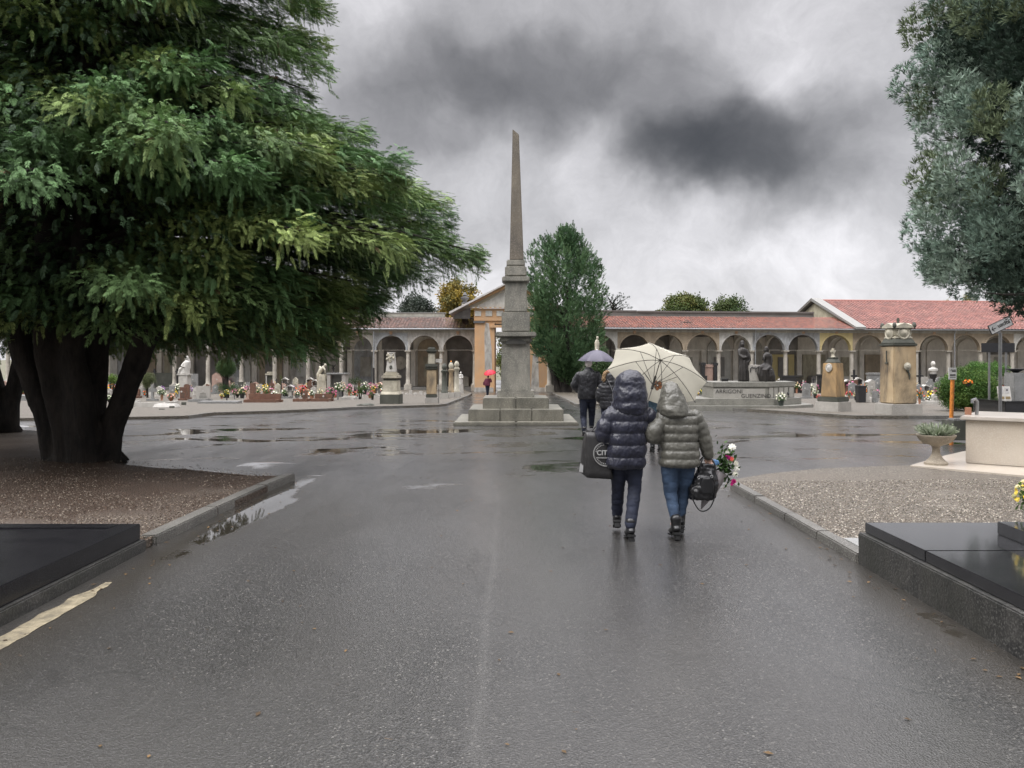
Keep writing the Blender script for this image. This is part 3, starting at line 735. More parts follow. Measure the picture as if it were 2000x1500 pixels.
# ---- right wing, drawing slowly away
def lineR(px):
    # front line through (8.6, 71.6) and (48, 76.5)
    x0, y0, x1, y1 = 8.6, 71.6, 48.0, 76.5; s = (y1 - y0) / (x1 - x0); u = (px - CX) / FPX
    Y = (y0 - s * x0) / (1 - s * u); return Vector((u * Y, Y))
colsR = [1073.5, 1140, 1206, 1272, 1338, 1405, 1470, 1536, 1601, 1665.5, 1729, 1792.5, 1855, 1918, 1980, 2041, 2101]
mR = [M_TAN, M_WHITE, M_TAN, M_TAN, M_TAN, M_WHITE, M_BLUEG, M_BLUEG, M_YEL, M_TAN, M_TAN, M_TAN, M_TAN, M_TAN, M_WHITE, M_TAN]
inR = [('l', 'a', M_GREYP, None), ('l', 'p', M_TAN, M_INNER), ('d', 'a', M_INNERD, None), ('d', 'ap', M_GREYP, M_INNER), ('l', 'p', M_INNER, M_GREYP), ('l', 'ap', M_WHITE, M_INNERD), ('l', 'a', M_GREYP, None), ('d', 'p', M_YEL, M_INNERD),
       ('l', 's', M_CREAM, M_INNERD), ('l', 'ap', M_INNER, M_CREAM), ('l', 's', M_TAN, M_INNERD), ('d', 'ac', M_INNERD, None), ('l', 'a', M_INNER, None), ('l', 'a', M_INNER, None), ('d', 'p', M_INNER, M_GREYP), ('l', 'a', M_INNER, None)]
rootR, T, P, L_, nrm = arcade('arcade', 'long arcade of tan, white and yellow arches under red tiles right of the gate', colsR, lineR, mR, M_TILE_R, ZE, inR)
iG = 9.13                                              # the taller gabled part starts here (px about 1672)
def alongR(px): return (lineR(px) - P[0]).length
sG = alongR(1672)
tile_roof('roof', T(P[0]) @ Vector((0, -.5, ZE + .03)), T(P[0]) @ Vector((sG - .1, -.5, ZE + .03)), None, (T(P[0]).to_3x3() @ Vector((0, 4.2, 1.22))), 13, .26, .05, M_TILE_R, rootR)
mb = MB(); mb.box(alongR(1180), sG - 2.1, 3.6, 3.95, ZE + 1.0, ZE + 1.32, T(P[0])); mb.build('flashing', M_FLASH, rootR, rel=True)
mb = MB(); mb.box(0, sG - 2.0, 4.0, 4.9, ZE - .6, ZE + 1.72, T(P[0])); mb.build('parapet', M_STRIP, rootR, rel=True)
mb = MB(); mb.box(-.1, alongR(1268), 3.94, 5.0, ZE + 1.722, ZE + 1.84, T(P[0])); mb.box(alongR(1270), sG - 2.0, 3.90, 5.0, ZE + 1.66, ZE + 1.81, T(P[0])); mb.build('coping', plain('lead_coping', (0.14, 0.13, 0.12), .45), rootR, rel=True)
mb = MB(); mb.box(alongR(1343), alongR(1361), 1.2, 1.5, ZE + .62, ZE + .68, T(P[0]) ); mb.build('roof_vent', M_FLASH, rootR, rel=True)
# gable
RD, RZ = 7.6, 3.0
gw = MB(); M = T(P[0]) @ Matrix.Translation((sG, 0, 0)) @ Matrix.Rotation(R(90), 4, 'Z')
gw.poly([(-.35, ZE - .02), (RD, ZE + RZ), (2 * RD + .3, ZE - .02)], -.35, 0.0, M); gw.build('gable_wall', M_CREAM, rootR, rel=True)
cp = MB(); cp.poly([(-.75, ZE + .02), (-.75, ZE + .22), (RD, ZE + RZ + .42), (RD, ZE + RZ + .12)], -.55, .42, M); cp.build('gable_coping', M_FLASH, rootR, rel=True)
cp = MB(); cp.poly([(RD + .002, ZE + RZ + .12), (RD + .002, ZE + RZ + .40), (2 * RD + .5, ZE + .22), (2 * RD + .5, ZE + .02)], -.45, .42, M); cp.build('gable_coping', M_STRIP, rootR, rel=True)
tile_roof('gabled_roof', T(P[0]) @ Vector((sG - .3, -.55, ZE + .05)), T(P[0]) @ Vector((L_ + 14, -.55, ZE + .05)), None, (T(P[0]).to_3x3() @ Vector((0, RD + .55, RZ + .1))), 24, .34, .045, M_TILE_P, rootR, step=.045)
tile_roof('gabled_roof', T(P[0]) @ Vector((sG - .3, 2 * RD + .55, ZE + .05)), T(P[0]) @ Vector((L_ + 14, 2 * RD + .55, ZE + .05)), None, (T(P[0]).to_3x3() @ Vector((0, -RD - .55, RZ + .1))), 12, .5, .045, M_TILE_P, rootR)
mb = MB(); mb.tube([T(P[0]) @ Vector((sG, RD, ZE + RZ + .16)), T(P[0]) @ Vector((L_ + 14, RD, ZE + RZ + .16))], .14, 8); mb.build('ridge_tiles', M_TILE_P, rootR, rel=True)
for px in (1472, 1861):
    mb = MB(); s = alongR(px) if px != 1472 else alongR(1473); mb.tube([T(P[0]) @ Vector((s, -.25 - .2 * (z > 4), z)) for z in (ZE, ZE - .4, 2.2, 0.2)], .05, 8); mb.build('downpipe', M_PIPE, rootR, rel=True)

# ---------------------------------------------------------------- the orange gate between the wings
def gate():
    Yg = 71.3; k = FPX / Yg
    X = lambda px: (px - CX) / k
    Z = lambda py: CH + (HY - py) / k
    g = empty('gatehouse', (0, Yg, -1.1), 'orange plastered gatehouse with pediment behind the obelisk', 'gatehouse')
    c = 998
    def part(nm, mt, f, bev=0.0):
        mb = MB(); f(mb); return mb.build(nm, mt, g, rel=True, bevel=bev)
    x0, x1 = X(927), X(1069); o0, o1 = X(966), X(1030); D = 6.5
    part('wall', M_ORG, lambda m: (m.box(x0, o0, Yg, Yg + D, -1.15, Z(632)), m.box(o1, x1, Yg, Yg + D, -1.15, Z(632)), m.box(x0, x1, Yg + .003, Yg + D, Z(632) + .001, Z(608))))
    part('worn_plaster', M_SHED, lambda m: m.poly([(X(947), Z(722)), (X(961), Z(728)), (X(960), Z(680)), (X(955), Z(632)), (X(949), Z(630)), (X(946), Z(650))], Yg - .012, Yg - .003))
    part('worn_plaster', M_SHED, lambda m: m.poly([(X(1037), Z(760)), (X(1053), Z(758)), (X(1052), Z(725)), (X(1051), Z(695)), (X(1041), Z(690)), (X(1038), Z(730))], Yg - .012, Yg - .003))
    part('stone_plinth', M_SHED, lambda m: (m.box(x0 - .04, o0 - .1, Yg - .05, Yg - .004, -1.15, -.75), m.box(o1 + .1, x1 + .04, Yg - .05, Yg - .004, -1.15, -.75)))
    part('capital', stone('dark_capital', (0.12, 0.12, 0.12)), lambda m: (m.box(x0 - .1, X(947), Yg - .12, Yg - .003, Z(631), Z(627)), m.box(X(1050), x1 + .1, Yg - .12, Yg - .003, Z(631), Z(627))))
    part('entablature', M_ORG, lambda m: (m.box(x0 - .05, x1 + .05, Yg - .10, Yg - .002, Z(626.5), Z(620)), m.box(x0 - .05, x1 + .05, Yg - .06, Yg - .002, Z(619.8), Z(603)), m.box(x0 - .3, x1 + .3, Yg - .22, Yg, Z(602.5), Z(600.5)), m.box(X(957), X(1040), Yg - .16, Yg - .003, Z(640), Z(635))))
    for i in range(7):
        xx = x0 + .3 + i * (x1 - x0 - .6) / 6
        part('white_metope', M_WHITE, lambda m: m.box(xx - .30 if i else x0 + .02, xx + .27, Yg - .10, Yg - .061, Z(617.5), Z(607)))
    part('dentils', M_WHITE, lambda m: [m.box(x0 - .2 + i * .42, x0 + .02 + i * .42, Yg - .34, Yg - .221, Z(602), Z(600)) for i in range(16)])
    ax, az = X(c), Z(549); lx, lz = X(908), Z(601); rx, rz = X(1088), Z(601)
    part('tympanum', M_WHITE, lambda m: m.poly([(X(930), Z(600)), (X(1066), Z(600)), (ax, Z(561))], Yg - .03, Yg + .3))
    def rake(m):
        for (ex, ez) in ((X(916), Z(598)), (X(1080), Z(598))):
            m.poly([(ex, ez), (ex, ez + .22), (ax, az - .12), (ax, az - .42)] if ex < 0 else [(ax + .001, az - .42), (ax + .001, az - .12), (ex, ez + .22), (ex, ez)], Yg - .30, Yg + .2)
    part('raking_cornice', M_ORG, rake)
    def roof(m):
        for (ex, ez) in ((X(878), Z(614)), (X(1118), Z(614))):
            s = -1 if ex < 0 else 1
            m.poly([(ex, ez), (ex, ez + .2), (ax + s * .001, az + .02), (ax + s * .001, az - .1)] , Yg - .55, Yg + D)
    part('roof', plain('pale_roof_metal', (0.50, 0.48, 0.46), .4), roof)
    part('side_wall', stone('weathered_boarding', (0.20, 0.19, 0.18), (0.13, 0.12, 0.12)), lambda m: m.poly([(X(884), Z(622)), (X(918), Z(622)), (X(918), Z(601)), (X(888), Z(613))], Yg + .35, Yg + .6))
    # inside of the passage
    part('passage_ceiling', M_INNER, lambda m: m.box(o0 - .2, o1 + .2, Yg + .5, Yg + D - .5, Z(632) - .1, Z(632) - .003))
gate()
# urn-topped chimney on the roof beside the gate
ch = empty('chimney', at(908, 600, 76.0), 'dark urn topped chimney on the roof left of the gate', 'chimney')
MB().cbox(Vector((0, 0, -1.6)), .55, .5, 1.9).build('shaft', M_GREYP, ch)
MB().lathe([(.3, .302), (.36, .4), (.18, .5), (.2, .6), (.38, .8), (.4, .9), (.15, 1.0), (.22, 1.12), (.12, 1.3), (.02, 1.4)], seg=14).build('urn', stone('dark_urn', (.10, .10, .10)), ch, smooth=True)

# ---------------------------------------------------------------- obelisk
def obelisk():
    f0 = gp(1007, 832); hw = (1130 - 885) / 2 * f0.y / FPX; Yc = f0.y + hw; xc = 0.12
    root = empty('obelisk', (xc, Yc, G(Yc)), 'tall grey stone obelisk with broken tip on a stepped granite base', 'obelisk')
    GR = stone('obelisk_granite', (0.27, 0.255, 0.215), (0.16, 0.155, 0.13), 1.2, 0.55, 0.5, speck=(0.40, 0.38, 0.33), sscale=40, streak=((0.07, 0.072, 0.065), 0.55))
    GS = stone('step_granite', (0.20, 0.188, 0.152), (0.125, 0.118, 0.095), 1.5, 0.42, 0.5, speck=(0.30, 0.285, 0.235), sscale=45, streak=((0.05, 0.05, 0.042), .5))
    SH = stone('shaft_stone', (0.185, 0.155, 0.115), (0.12, 0.102, 0.08), 1.0, 0.6, 0.35, speck=(0.24, 0.21, 0.17), sscale=30, streak=((0.06, 0.055, 0.05), 0.4))
    def tier(nm, yt, yb, x0, x1, mt, bev=0.02, taper_top=None, joints=0):
        w = (x1 - x0) / 2; h = 1.0
        for _ in range(20): h = w * (Yc - h) / FPX
        Yf = Yc - h; z0 = CH + (HY - yb) * Yf / FPX; z1 = CH + (HY - yt) * Yf / FPX
        mb = MB()
        if joints:
            n = joints; s = 2 * h / n
            for i in range(n): mb.box(xc - h + i * s + (.006 if i else 0), xc - h + (i + 1) * s - (.006 if i < n - 1 else 0), Yc - h, Yc + h, z0, z1)
        else: mb.box(xc - h, xc + h, Yc - h, Yc + h, z0, z1, taper=taper_top or 0.0)
        return mb.build(nm, mt, root, bevel=bev, rel=True), z1
    tier('step', 825, 833.5, 885, 1130, GS, .03, joints=2)
    tier('step', 800, 824.8, 914, 1100, GS, .02, joints=3)
    tier('step', 777.5, 799.8, 942, 1071, GS, .02, joints=2)
    tier('plinth', 763, 777.3, 969.5, 1042, GR, .015)
    tier('pedestal', 669, 762.8, 976, 1034.5, GR, .01, taper_top=0.03)
    tier('moulding', 658, 668.8, 973, 1038, GR, .05)
    tier('cornice', 648, 657.8, 965, 1045, GR, .03)
    tier('block', 609, 647.8, 977.5, 1033, GR, .03)
    tier('block', 550, 608.8, 982.5, 1027, GR, .02, taper_top=.02)
    tier('cornice', 539.5, 549.8, 977.5, 1031.5, GR, .03)
    tier('block', 519, 539.3, 983, 1025.5, GR, .04)
    tier('block', 507, 518.8, 986, 1022, GR, .03)
    # carved recess on the pedestal head
    hw2 = 0.85
    kz = lambda py, Yf: CH + (HY - py) * Yf / FPX
    Yf = Yc - (1017.5 - 990) / 2 * Yc / FPX; zb = kz(506.8, Yf); zt = kz(262, Yf)
    a = (1017.5 - 990) / 2 * Yf / FPX; b_ = 6.3 * Yf / FPX
    mb = MB(); vs_ = []
    for t in np.linspace(0, 1, 9):
        h = a + (b_ - a) * t; z = zb + (zt - zb) * t; ox = 0.03 - .03 * t
        vs_ += [(xc + ox - h, Yc - h, z), (xc + ox + h, Yc - h, z), (xc + ox + h, Yc + h, z), (xc + ox - h, Yc + h, z)]
    vs_[-4] = (vs_[-4][0], vs_[-4][1], zt + .2); vs_[-1] = (vs_[-1][0], vs_[-1][1], zt + .17); vs_[-3] = (vs_[-3][0], vs_[-3][1], zt + .03)
    fs_ = [(0, 3, 2, 1), (32, 33, 34, 35)]
    for i in range(8):
        for k in range(4): fs_.append((4 * i + k, 4 * i + (k + 1) % 4, 4 * i + 4 + (k + 1) % 4, 4 * i + 4 + k))
    mb.add(vs_, fs_); mb.build('shaft', SH, root, bevel=.015, rel=True)
    # shell-shaped carving under the cornice
    cv = MB(); Yp = Yc - (1034.5 - 976) / 2 * Yc / FPX
    pts = [(xc + .33 * math.cos(t), kz(671.5, Yp) + .16 * math.sin(t)) for t in np.linspace(0, math.pi, 14)]
    cv.poly(pts, Yp - .055, Yp - .012); cv.build('carving', stone('dark_carving', (.08, .078, .07)), root, rel=True)
obelisk()
# ---------------------------------------------------------------- foliage pieces (x forward, y side, z up)
def frond(nside, ln, w, droop, seed, fork=0.6):
    rs = np.random.RandomState(seed); v = []; f = []
    def leaf(o, d, L_, W, dz):
        n = len(v); o = np.array(o); d = np.array(d, float); d[:2] /= np.linalg.norm(d[:2]) + 1e-9; s = np.array([-d[1], d[0], 0])
        up = np.array([0, 0, 1.0])
        v.extend([o, o + d * L_ * .45 + s * W + up * dz * .3 * L_, o + d * L_ + up * dz * L_, o + d * L_ * .45 - s * W + up * dz * .3 * L_]); f.append((n, n + 1, n + 2, n + 3))
    for i in range(nside):
        t = (i + .6) / (nside + .5); x = t; z = -droop * t * t
        L_ = ln * (1.05 - .65 * t) * rs.uniform(.75, 1.2)
        for sd in (-1, 1):
            leaf((x, 0, z), (fork + rs.uniform(-.1, .2), sd * (1 + rs.uniform(-.2, .1)), 0), L_, w * rs.uniform(.8, 1.2), -droop * .9 + rs.uniform(-.25, .15))
    leaf((.75, 0, -droop * .56), (1, rs.uniform(-.1, .1), 0), .42, w, -droop)
    leaf((0, 0, 0), (1, 0, 0), .9, w * .35, -droop * .5)
    return (v, f)
FROND = [frond(6, .42, .036, .25, s, 1.7) for s in range(4)]
FROND_UP = [frond(4, .40, .075, -.12, s + 10, 1.0) for s in range(4)]
def tuft(seed, n=8):
    rs = np.random.RandomState(seed); v = []; f = []
    for i in range(n):
        d = np.array([rs.uniform(.4, 1.1), rs.uniform(-.75, .75), rs.uniform(-.6, .6)]); d /= np.linalg.norm(d); s = np.cross(d, [0, 0, 1.0]) ; s /= np.linalg.norm(s) + 1e-9
        L_ = rs.uniform(.6, 1.1); w = .055; k = len(v)
        v.extend([np.zeros(3), d * L_ * .5 + s * w, d * L_, d * L_ * .5 - s * w]); f.append((k, k + 1, k + 2, k + 3))
    return (v, f)
TUFT = [tuft(s) for s in range(4)]
def leafy(seed, n=7):
    rs = np.random.RandomState(seed); v = []; f = []
    for i in range(n):
        o = rs.uniform(-.6, .6, 3); d = rs.normal(size=3); d /= np.linalg.norm(d); s = np.cross(d, rs.normal(size=3)); s /= np.linalg.norm(s) + 1e-9
        k = len(v); v.extend([o, o + d * .22 + s * .13, o + d * .45, o + d * .22 - s * .13]); f.append((k, k + 1, k + 2, k + 3))
    return (v, f)
LEAFY = [leafy(s) for s in range(5)]
M_BARK = stone('dark_bark', (0.016, 0.013, 0.011), (0.006, 0.005, 0.0045), 2.5, 0.8, 0.0, streak=((0.045, 0.037, 0.03), 0.6, 1.6), spec=0.3)
def barkbump():
    nt = M_BARK.node_tree; b = nt.nodes['Principled BSDF']; P = nt.nodes.new('ShaderNodeNewGeometry').outputs['Position']
    bump(nt, b, tnoise(nt, scaled(nt, P, (16, 16, 2.2)), 1.0, 6, .7), 1.0, 0.04)
barkbump()

def bough_points(base, h, az, L_, droop0, tip, n=7):
    """a limb leaving the stem at base, rising and then bowing down, its tip lifting again"""
    pts = []
    for i in range(n):
        t = i / (n - 1); r = L_ * t
        z = h + droop0 * math.sin(t * 2.4) * .5 - tip * t * t
        pts.append(Vector((base[0] + r * math.cos(az), base[1] + r * math.sin(az), z)))
    return pts

def big_conifer():
    bx, by = (168 - CX) / FPX * 13.95, 14.1
    root = empty('conifer_tree', (bx, by, 0.0), 'huge dark green spreading conifer with many fused stems on the left', 'tree')
    # --- stems fanning out of one foot
    def J(px, py, Y): return at(px, py, Y)
    stems = [([(112, 925, 13.9), (88, 800, 13.8), (45, 690, 13.7), (15, 560, 13.6), (5, 300, 13.6)], [.19, .18, .18, .16, .12]),
             ([(140, 925, 13.7), (118, 800, 13.6), (92, 690, 13.5), (85, 560, 13.4), (95, 250, 13.5)], [.22, .20, .18, .16, .10]),
             ([(165, 925, 13.6), (158, 800, 13.5), (142, 690, 13.5), (160, 500, 13.6), (180, 100, 13.8), (180, -500, 14.0)], [.27, .24, .20, .18, .17, .12]),
             ([(185, 925, 13.8), (180, 800, 13.9), (188, 690, 14.0), (200, 500, 14.1), (240, 100, 14.2)], [.25, .22, .20, .18, .1]),
             ([(150, 925, 14.4), (140, 780, 14.6), (120, 650, 14.8), (110, 400, 15.0), (120, -200, 15)], [.40, .35, .3, .22, .12]),
             ([(203, 925, 13.8), (222, 830, 13.75), (246, 750, 13.7), (268, 690, 13.6), (300, 560, 13.4), (350, 350, 13.2)], [.19, .19, .18, .16, .13, .07]),
             ([(243, 770, 13.72), (278, 715, 13.6), (300, 655, 13.5), (340, 560, 13.2)], [.10, .11, .085, .06]),
             ([(192, 850, 13.9), (202, 760, 13.9), (210, 680, 13.9), (225, 600, 13.8)], [.07, .06, .055, .04])]
    mb = MB()
    for pts, rad in stems:
        P_ = [J(*p) for p in pts]
        # finer path
        Q = []; RR = []
        for i in range(len(P_) - 1):
            for s in range(5):
                t = s / 5; Q.append(P_[i].lerp(P_[i + 1], t) + mnoise.noise_vector(P_[i].lerp(P_[i + 1], t) * 1.5) * .05); RR.append(rad[i] * (1 - t) + rad[i + 1] * t)
        Q.append(P_[-1]); RR.append(rad[-1])
        ph = random.random() * 6
        mb.tube(Q, RR, 16, rfun=lambda i, a, ph=ph: 1 + .10 * math.sin(3 * a + ph + i * .15) + .06 * math.sin(7 * a + ph * 2) + .05 * mnoise.noise(Vector((a * 2, i * .6, ph))))
    # root flare
    for a in np.linspace(0, 6.28, 9)[:-1]:
        mb.tube([(bx + .3 * math.cos(a), by - .1 + .3 * math.sin(a), .3), (bx + .48 * math.cos(a), by - .1 + .48 * math.sin(a), .10), (bx + .68 * math.cos(a), by - .1 + .68 * math.sin(a), -.05)], [.16, .10, .05], 10)
    o = remeshed(mb, 'trunk', 0.045, M_BARK, root, 1, rel=True)
    # --- crown
    prof = [(1.6, 4.2), (1.95, 4.8), (2.3, 4.75), (2.65, 4.95), (3.1, 5.4), (3.5, 6.6), (4.0, 6.4), (4.7, 6.6), (5.2, 5.6), (5.6, 4.6), (6.15, 4.2), (7.0, 4.4), (7.5, 4.3), (7.9, 4.15), (9.5, 3.6), (12, 2.4), (14.5, .5)]
    pz = [p[0] for p in prof]; pr = [p[1] for p in prof]
    pos = []; XX = []; ZZ = []; SC = []; TI = []; limbs = MB()
    rs = random.Random(3)
    cx, cy = bx + .05, by
    nb = 450
    for b_ in range(nb):
        if b_ < 235: h = 1.95 + (8.6 - 1.95) * (rs.random() ** 1.0)
        else: h = rs.uniform(8.6, 14.0)
        az = b_ * 2.39996 + rs.uniform(-.3, .3)
        if b_ >= 390: h = rs.uniform(1.95, 3.1); az = rs.uniform(-.75, 1.7)
        elif b_ >= 330: h = rs.uniform(2.9, 6.0); az = rs.uniform(-1.0, .8)
        toward = max(0.0, -math.sin(az))               # boughs that reach to the camera side
        Rm = float(np.interp(h, pz, pr)) * (1 - .18 * toward) * (.955 + .13 * mnoise.noise(Vector((h * 1.9, az % 6.2832, 3.3))))
        if h < 2.7 and toward > .3: h += .2 * toward
        L_ = Rm * (rs.choice([1.0, .97, .93, .86, .74, .6]) if b_ < 330 else rs.choice([1.0, .95, .88])) * rs.uniform(.96, 1.03)
        rise = rs.uniform(.2, .9); tip = rs.uniform(.3, .9) * L_ / 6
        endz = h; z0 = endz - rise * math.sin(2.4) * .5 + tip
        pts = bough_points((cx, cy), z0, az, L_, rise, tip)
        if rs.random() < .8: limbs.tube(pts, [.075, .065, .055, .045, .035, .022, .01], 5)
        out = Vector((math.cos(az), math.sin(az), 0)); sd = Vector((-out.y, out.x, 0))
        age = rs.uniform(.72, 1.25); yel = rs.random() ** 2
        base = Vector((.098, .180, .074)) * (1 - yel) + Vector((.23, .29, .098)) * yel
        wmax = rs.uniform(.55, 1.05)
        n = int(74 * L_ * (1.25 if h < 8.6 else .35) * (1.0 if b_ < 390 else .8))
        for _ in range(n):
            t = 1 - .66 * rs.random() ** 1.4; k = t * 6; i = min(5, int(k)); c = pts[i].lerp(pts[i + 1], k - i)
            wdt = wmax * (1.0 - .72 * t ** 3) * (.4 + .6 * min(1, t * 1.3)); s = rs.uniform(-1, 1)
            p = c + sd * s * wdt + Vector((0, 0, rs.gauss(0, .09) - .12 * abs(s)))
            d = out * rs.uniform(.6, 1.1) + sd * s * rs.uniform(.3, 1.0) + Vector((0, 0, rs.uniform(-.48, .36)))
            hang = rs.random() < .12
            if hang: d = out * .5 + sd * s * .5 + Vector((0, 0, -1.1)); p.z -= rs.uniform(0, .18)
            pos.append(p); XX.append(d); ZZ.append(Vector((rs.gauss(0, .35), rs.gauss(0, .35), 1)) + (out * .9 if hang else Vector((0, 0, 0)))); SC.append(rs.uniform(.13, .27) * (1.0 if h < 8.6 else 1.7))
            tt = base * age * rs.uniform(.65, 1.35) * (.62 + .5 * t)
            if rs.random() < .004: tt = Vector((.09, .045, .025))
            TI.append(tt)
    # dense twiggy inside
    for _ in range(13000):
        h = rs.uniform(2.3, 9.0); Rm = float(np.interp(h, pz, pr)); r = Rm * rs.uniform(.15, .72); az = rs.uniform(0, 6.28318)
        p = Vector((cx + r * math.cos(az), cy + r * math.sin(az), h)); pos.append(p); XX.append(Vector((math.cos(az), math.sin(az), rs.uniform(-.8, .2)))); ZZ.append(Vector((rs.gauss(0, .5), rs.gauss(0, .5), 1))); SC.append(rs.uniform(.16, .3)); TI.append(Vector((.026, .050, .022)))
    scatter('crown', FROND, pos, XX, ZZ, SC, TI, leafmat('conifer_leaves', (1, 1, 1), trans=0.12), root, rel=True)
    limbs.build('branches', M_BARK, root, rel=True)
big_conifer()

def second_conifer():
    b0 = gp(-12, 850); bx, by = b0.x, b0.y
    root = empty('conifer_tree', (bx, by, G(by)), 'second dark conifer cut by the left edge, its trunk beyond the big one', 'tree')
    mb = MB()
    for pts, rad in (([(-15, 870), (-20, 760), (-60, 600), (-90, 300)], [.42, .36, .3, .2]), ([(18, 868), (22, 790), (40, 700), (60, 560), (80, 300)], [.26, .2, .19, .16, .08])):
        mb.tube([at(p[0], p[1], by) for p in pts], rad, 12, rfun=lambda i, a: 1 + .12 * math.sin(3 * a + i))
    for a in np.linspace(0, 6.28, 7)[:-1]:
        mb.tube([(bx + .2 * math.cos(a), by + .2 * math.sin(a), G(by) + .5), (bx + .75 * math.cos(a), by + .75 * math.sin(a), G(by) - .05)], [.22, .05], 8)
    remeshed(mb, 'trunk', .06, M_BARK, root, 1, rel=True)
    rs = random.Random(5); pos = []; XX = []; ZZ = []; SC = []; TI = []
    for b_ in range(150):
        h = rs.uniform(2.4, 12); az = b_ * 2.4; L_ = np.interp(h, [2.0, 4, 9, 12.5], [3.6, 4.6, 3.2, 1.2]) * rs.uniform(.7, 1.05)
        pts = bough_points((bx, by), h, az, L_, .6, .6); out = Vector((math.cos(az), math.sin(az), 0)); sd = Vector((-out.y, out.x, 0))
        for _ in range(int(20 * L_)):
            t = 1 - .75 * rs.random() ** 1.3; k = t * 6; i = min(5, int(k)); c = pts[i].lerp(pts[i + 1], k - i); s = rs.uniform(-1, 1)
            pos.append(c + sd * s * .8 * (1.1 - t * .7) + Vector((0, 0, rs.gauss(0, .12)))); XX.append(out + sd * s + Vector((0, 0, rs.uniform(-.9, .1)))); ZZ.append(Vector((rs.gauss(0, .4), rs.gauss(0, .4), 1))); SC.append(rs.uniform(.35, .6)); TI.append(Vector((.045, .085, .04)) * rs.uniform(.6, 1.2))
    scatter('crown', FROND, pos, XX, ZZ, SC, TI, leafmat('conifer_leaves', (1, 1, 1)), root, rel=True)
second_conifer()

def clump_crown(name, clumps, n_per, size, tmpl, mat, root, upness=.9, tintf=None, seed=1, shell=.55):
    rs = random.Random(seed); pos = []; XX = []; ZZ = []; SC = []; TI = []
    for (c, out, r, base) in clumps:
        c = Vector(c); out = Vector(out)
        for _ in range(int(n_per * (r[0] * r[1] * r[2]) ** (1 / 1.6))):
            u = Vector((rs.gauss(0, 1), rs.gauss(0, 1), rs.gauss(0, 1))).normalized(); q = rs.random() ** (1 / 3) * (1 - shell) + shell
            p = c + Vector((u.x * r[0], u.y * r[1], u.z * r[2])) * q
            d = out * .5 + u * .7 + Vector((0, 0, upness)) + Vector((rs.gauss(0, .25), rs.gauss(0, .25), rs.gauss(0, .25)))
            pos.append(p); XX.append(d); ZZ.append(u + Vector((rs.gauss(0, .4), rs.gauss(0, .4), rs.gauss(0, .4) + .3))); SC.append(size * rs.uniform(.7, 1.3)); TI.append(Vector(base) * rs.uniform(.65, 1.3))
    return scatter(name, tmpl, pos, XX, ZZ, SC, TI, mat, root, rel=True)

def right_cypress():
    bx, by = 11.7, 16.6
    root = empty('cypress_tree', (bx, by, G(by)), 'tall blue green cypress with upswept clumps at the right edge', 'tree')
    mb = MB(); mb.tube([(bx, by, -.2), (bx + .05, by, 2.5), (bx, by, 7), (bx + .1, by, 13.5)], [.38, .3, .24, .05], 12, rfun=lambda i, a: 1 + .1 * math.sin(4 * a)); mb.build('trunk', M_BARK, root, rel=True, smooth=True)
    rs = random.Random(11); cl = []; br = MB()
    zz = [2.75, 3.3, 4, 5, 6.5, 8, 9.5, 11, 13, 14.3]; rr = [1.7, 2.7, 3.3, 3.5, 3.65, 3.7, 3.3, 2.9, 2.0, .5]
    for i in range(430):
        h = 3.15 + 10.9 * rs.random(); az = i * 2.39996 + rs.uniform(-.2, .2); R_ = float(np.interp(h, zz, rr)); r = R_ * rs.choice([1, .97, .92, .85, .75, .6]) - .35
        c = Vector((bx + r * math.cos(az), by + r * math.sin(az), h)); out = Vector((math.cos(az), math.sin(az), .4))
        s = rs.uniform(.22, .46); g = rs.random()
        base = Vector((.15, .225, .18)) * (1 - g) + Vector((.29, .37, .30)) * g
        if rs.random() < .25: base = Vector((.15, .19, .11))
        cl.append((c, out, (s, s, s * 1.45), base))
        br.tube([(bx, by, h - .9), (bx + r * .5 * math.cos(az), by + r * .5 * math.sin(az), h - .45), c], [.022, .016, .007], 5)
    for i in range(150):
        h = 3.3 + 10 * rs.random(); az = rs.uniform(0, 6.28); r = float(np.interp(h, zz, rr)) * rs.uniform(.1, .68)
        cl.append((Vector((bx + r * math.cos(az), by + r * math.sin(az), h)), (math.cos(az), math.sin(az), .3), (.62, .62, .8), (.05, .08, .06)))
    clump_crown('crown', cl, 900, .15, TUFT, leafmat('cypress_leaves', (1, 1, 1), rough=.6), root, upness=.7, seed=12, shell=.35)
    br.build('branches', M_BARK, root, rel=True)
    # hanging end of a lower branch, seen over the sign
    c2 = [(at(1965, 575, 15.2), (-.6, -.3, 0), (.35, .3, .14), (.05, .075, .055)), (at(1925, 572, 15.0), (-1, 0, -.1), (.2, .2, .08), (.045, .07, .05)), (at(1880, 560, 15.2), (-.6, 0, .3), (.28, .28, .22), (.06, .09, .07))]
    clump_crown('low_bough', c2, 700, .10, TUFT, leafmat('cypress_leaves', (1, 1, 1)), root, upness=.0, seed=13)
    b3 = MB(); b3.tube([at(2100, 520, 16), at(2010, 575, 15.5), at(1960, 575, 15.2), at(1920, 572, 15.0)], [.06, .04, .02, .008], 6); b3.build('low_branch', M_BARK, root, rel=True)
right_cypress()

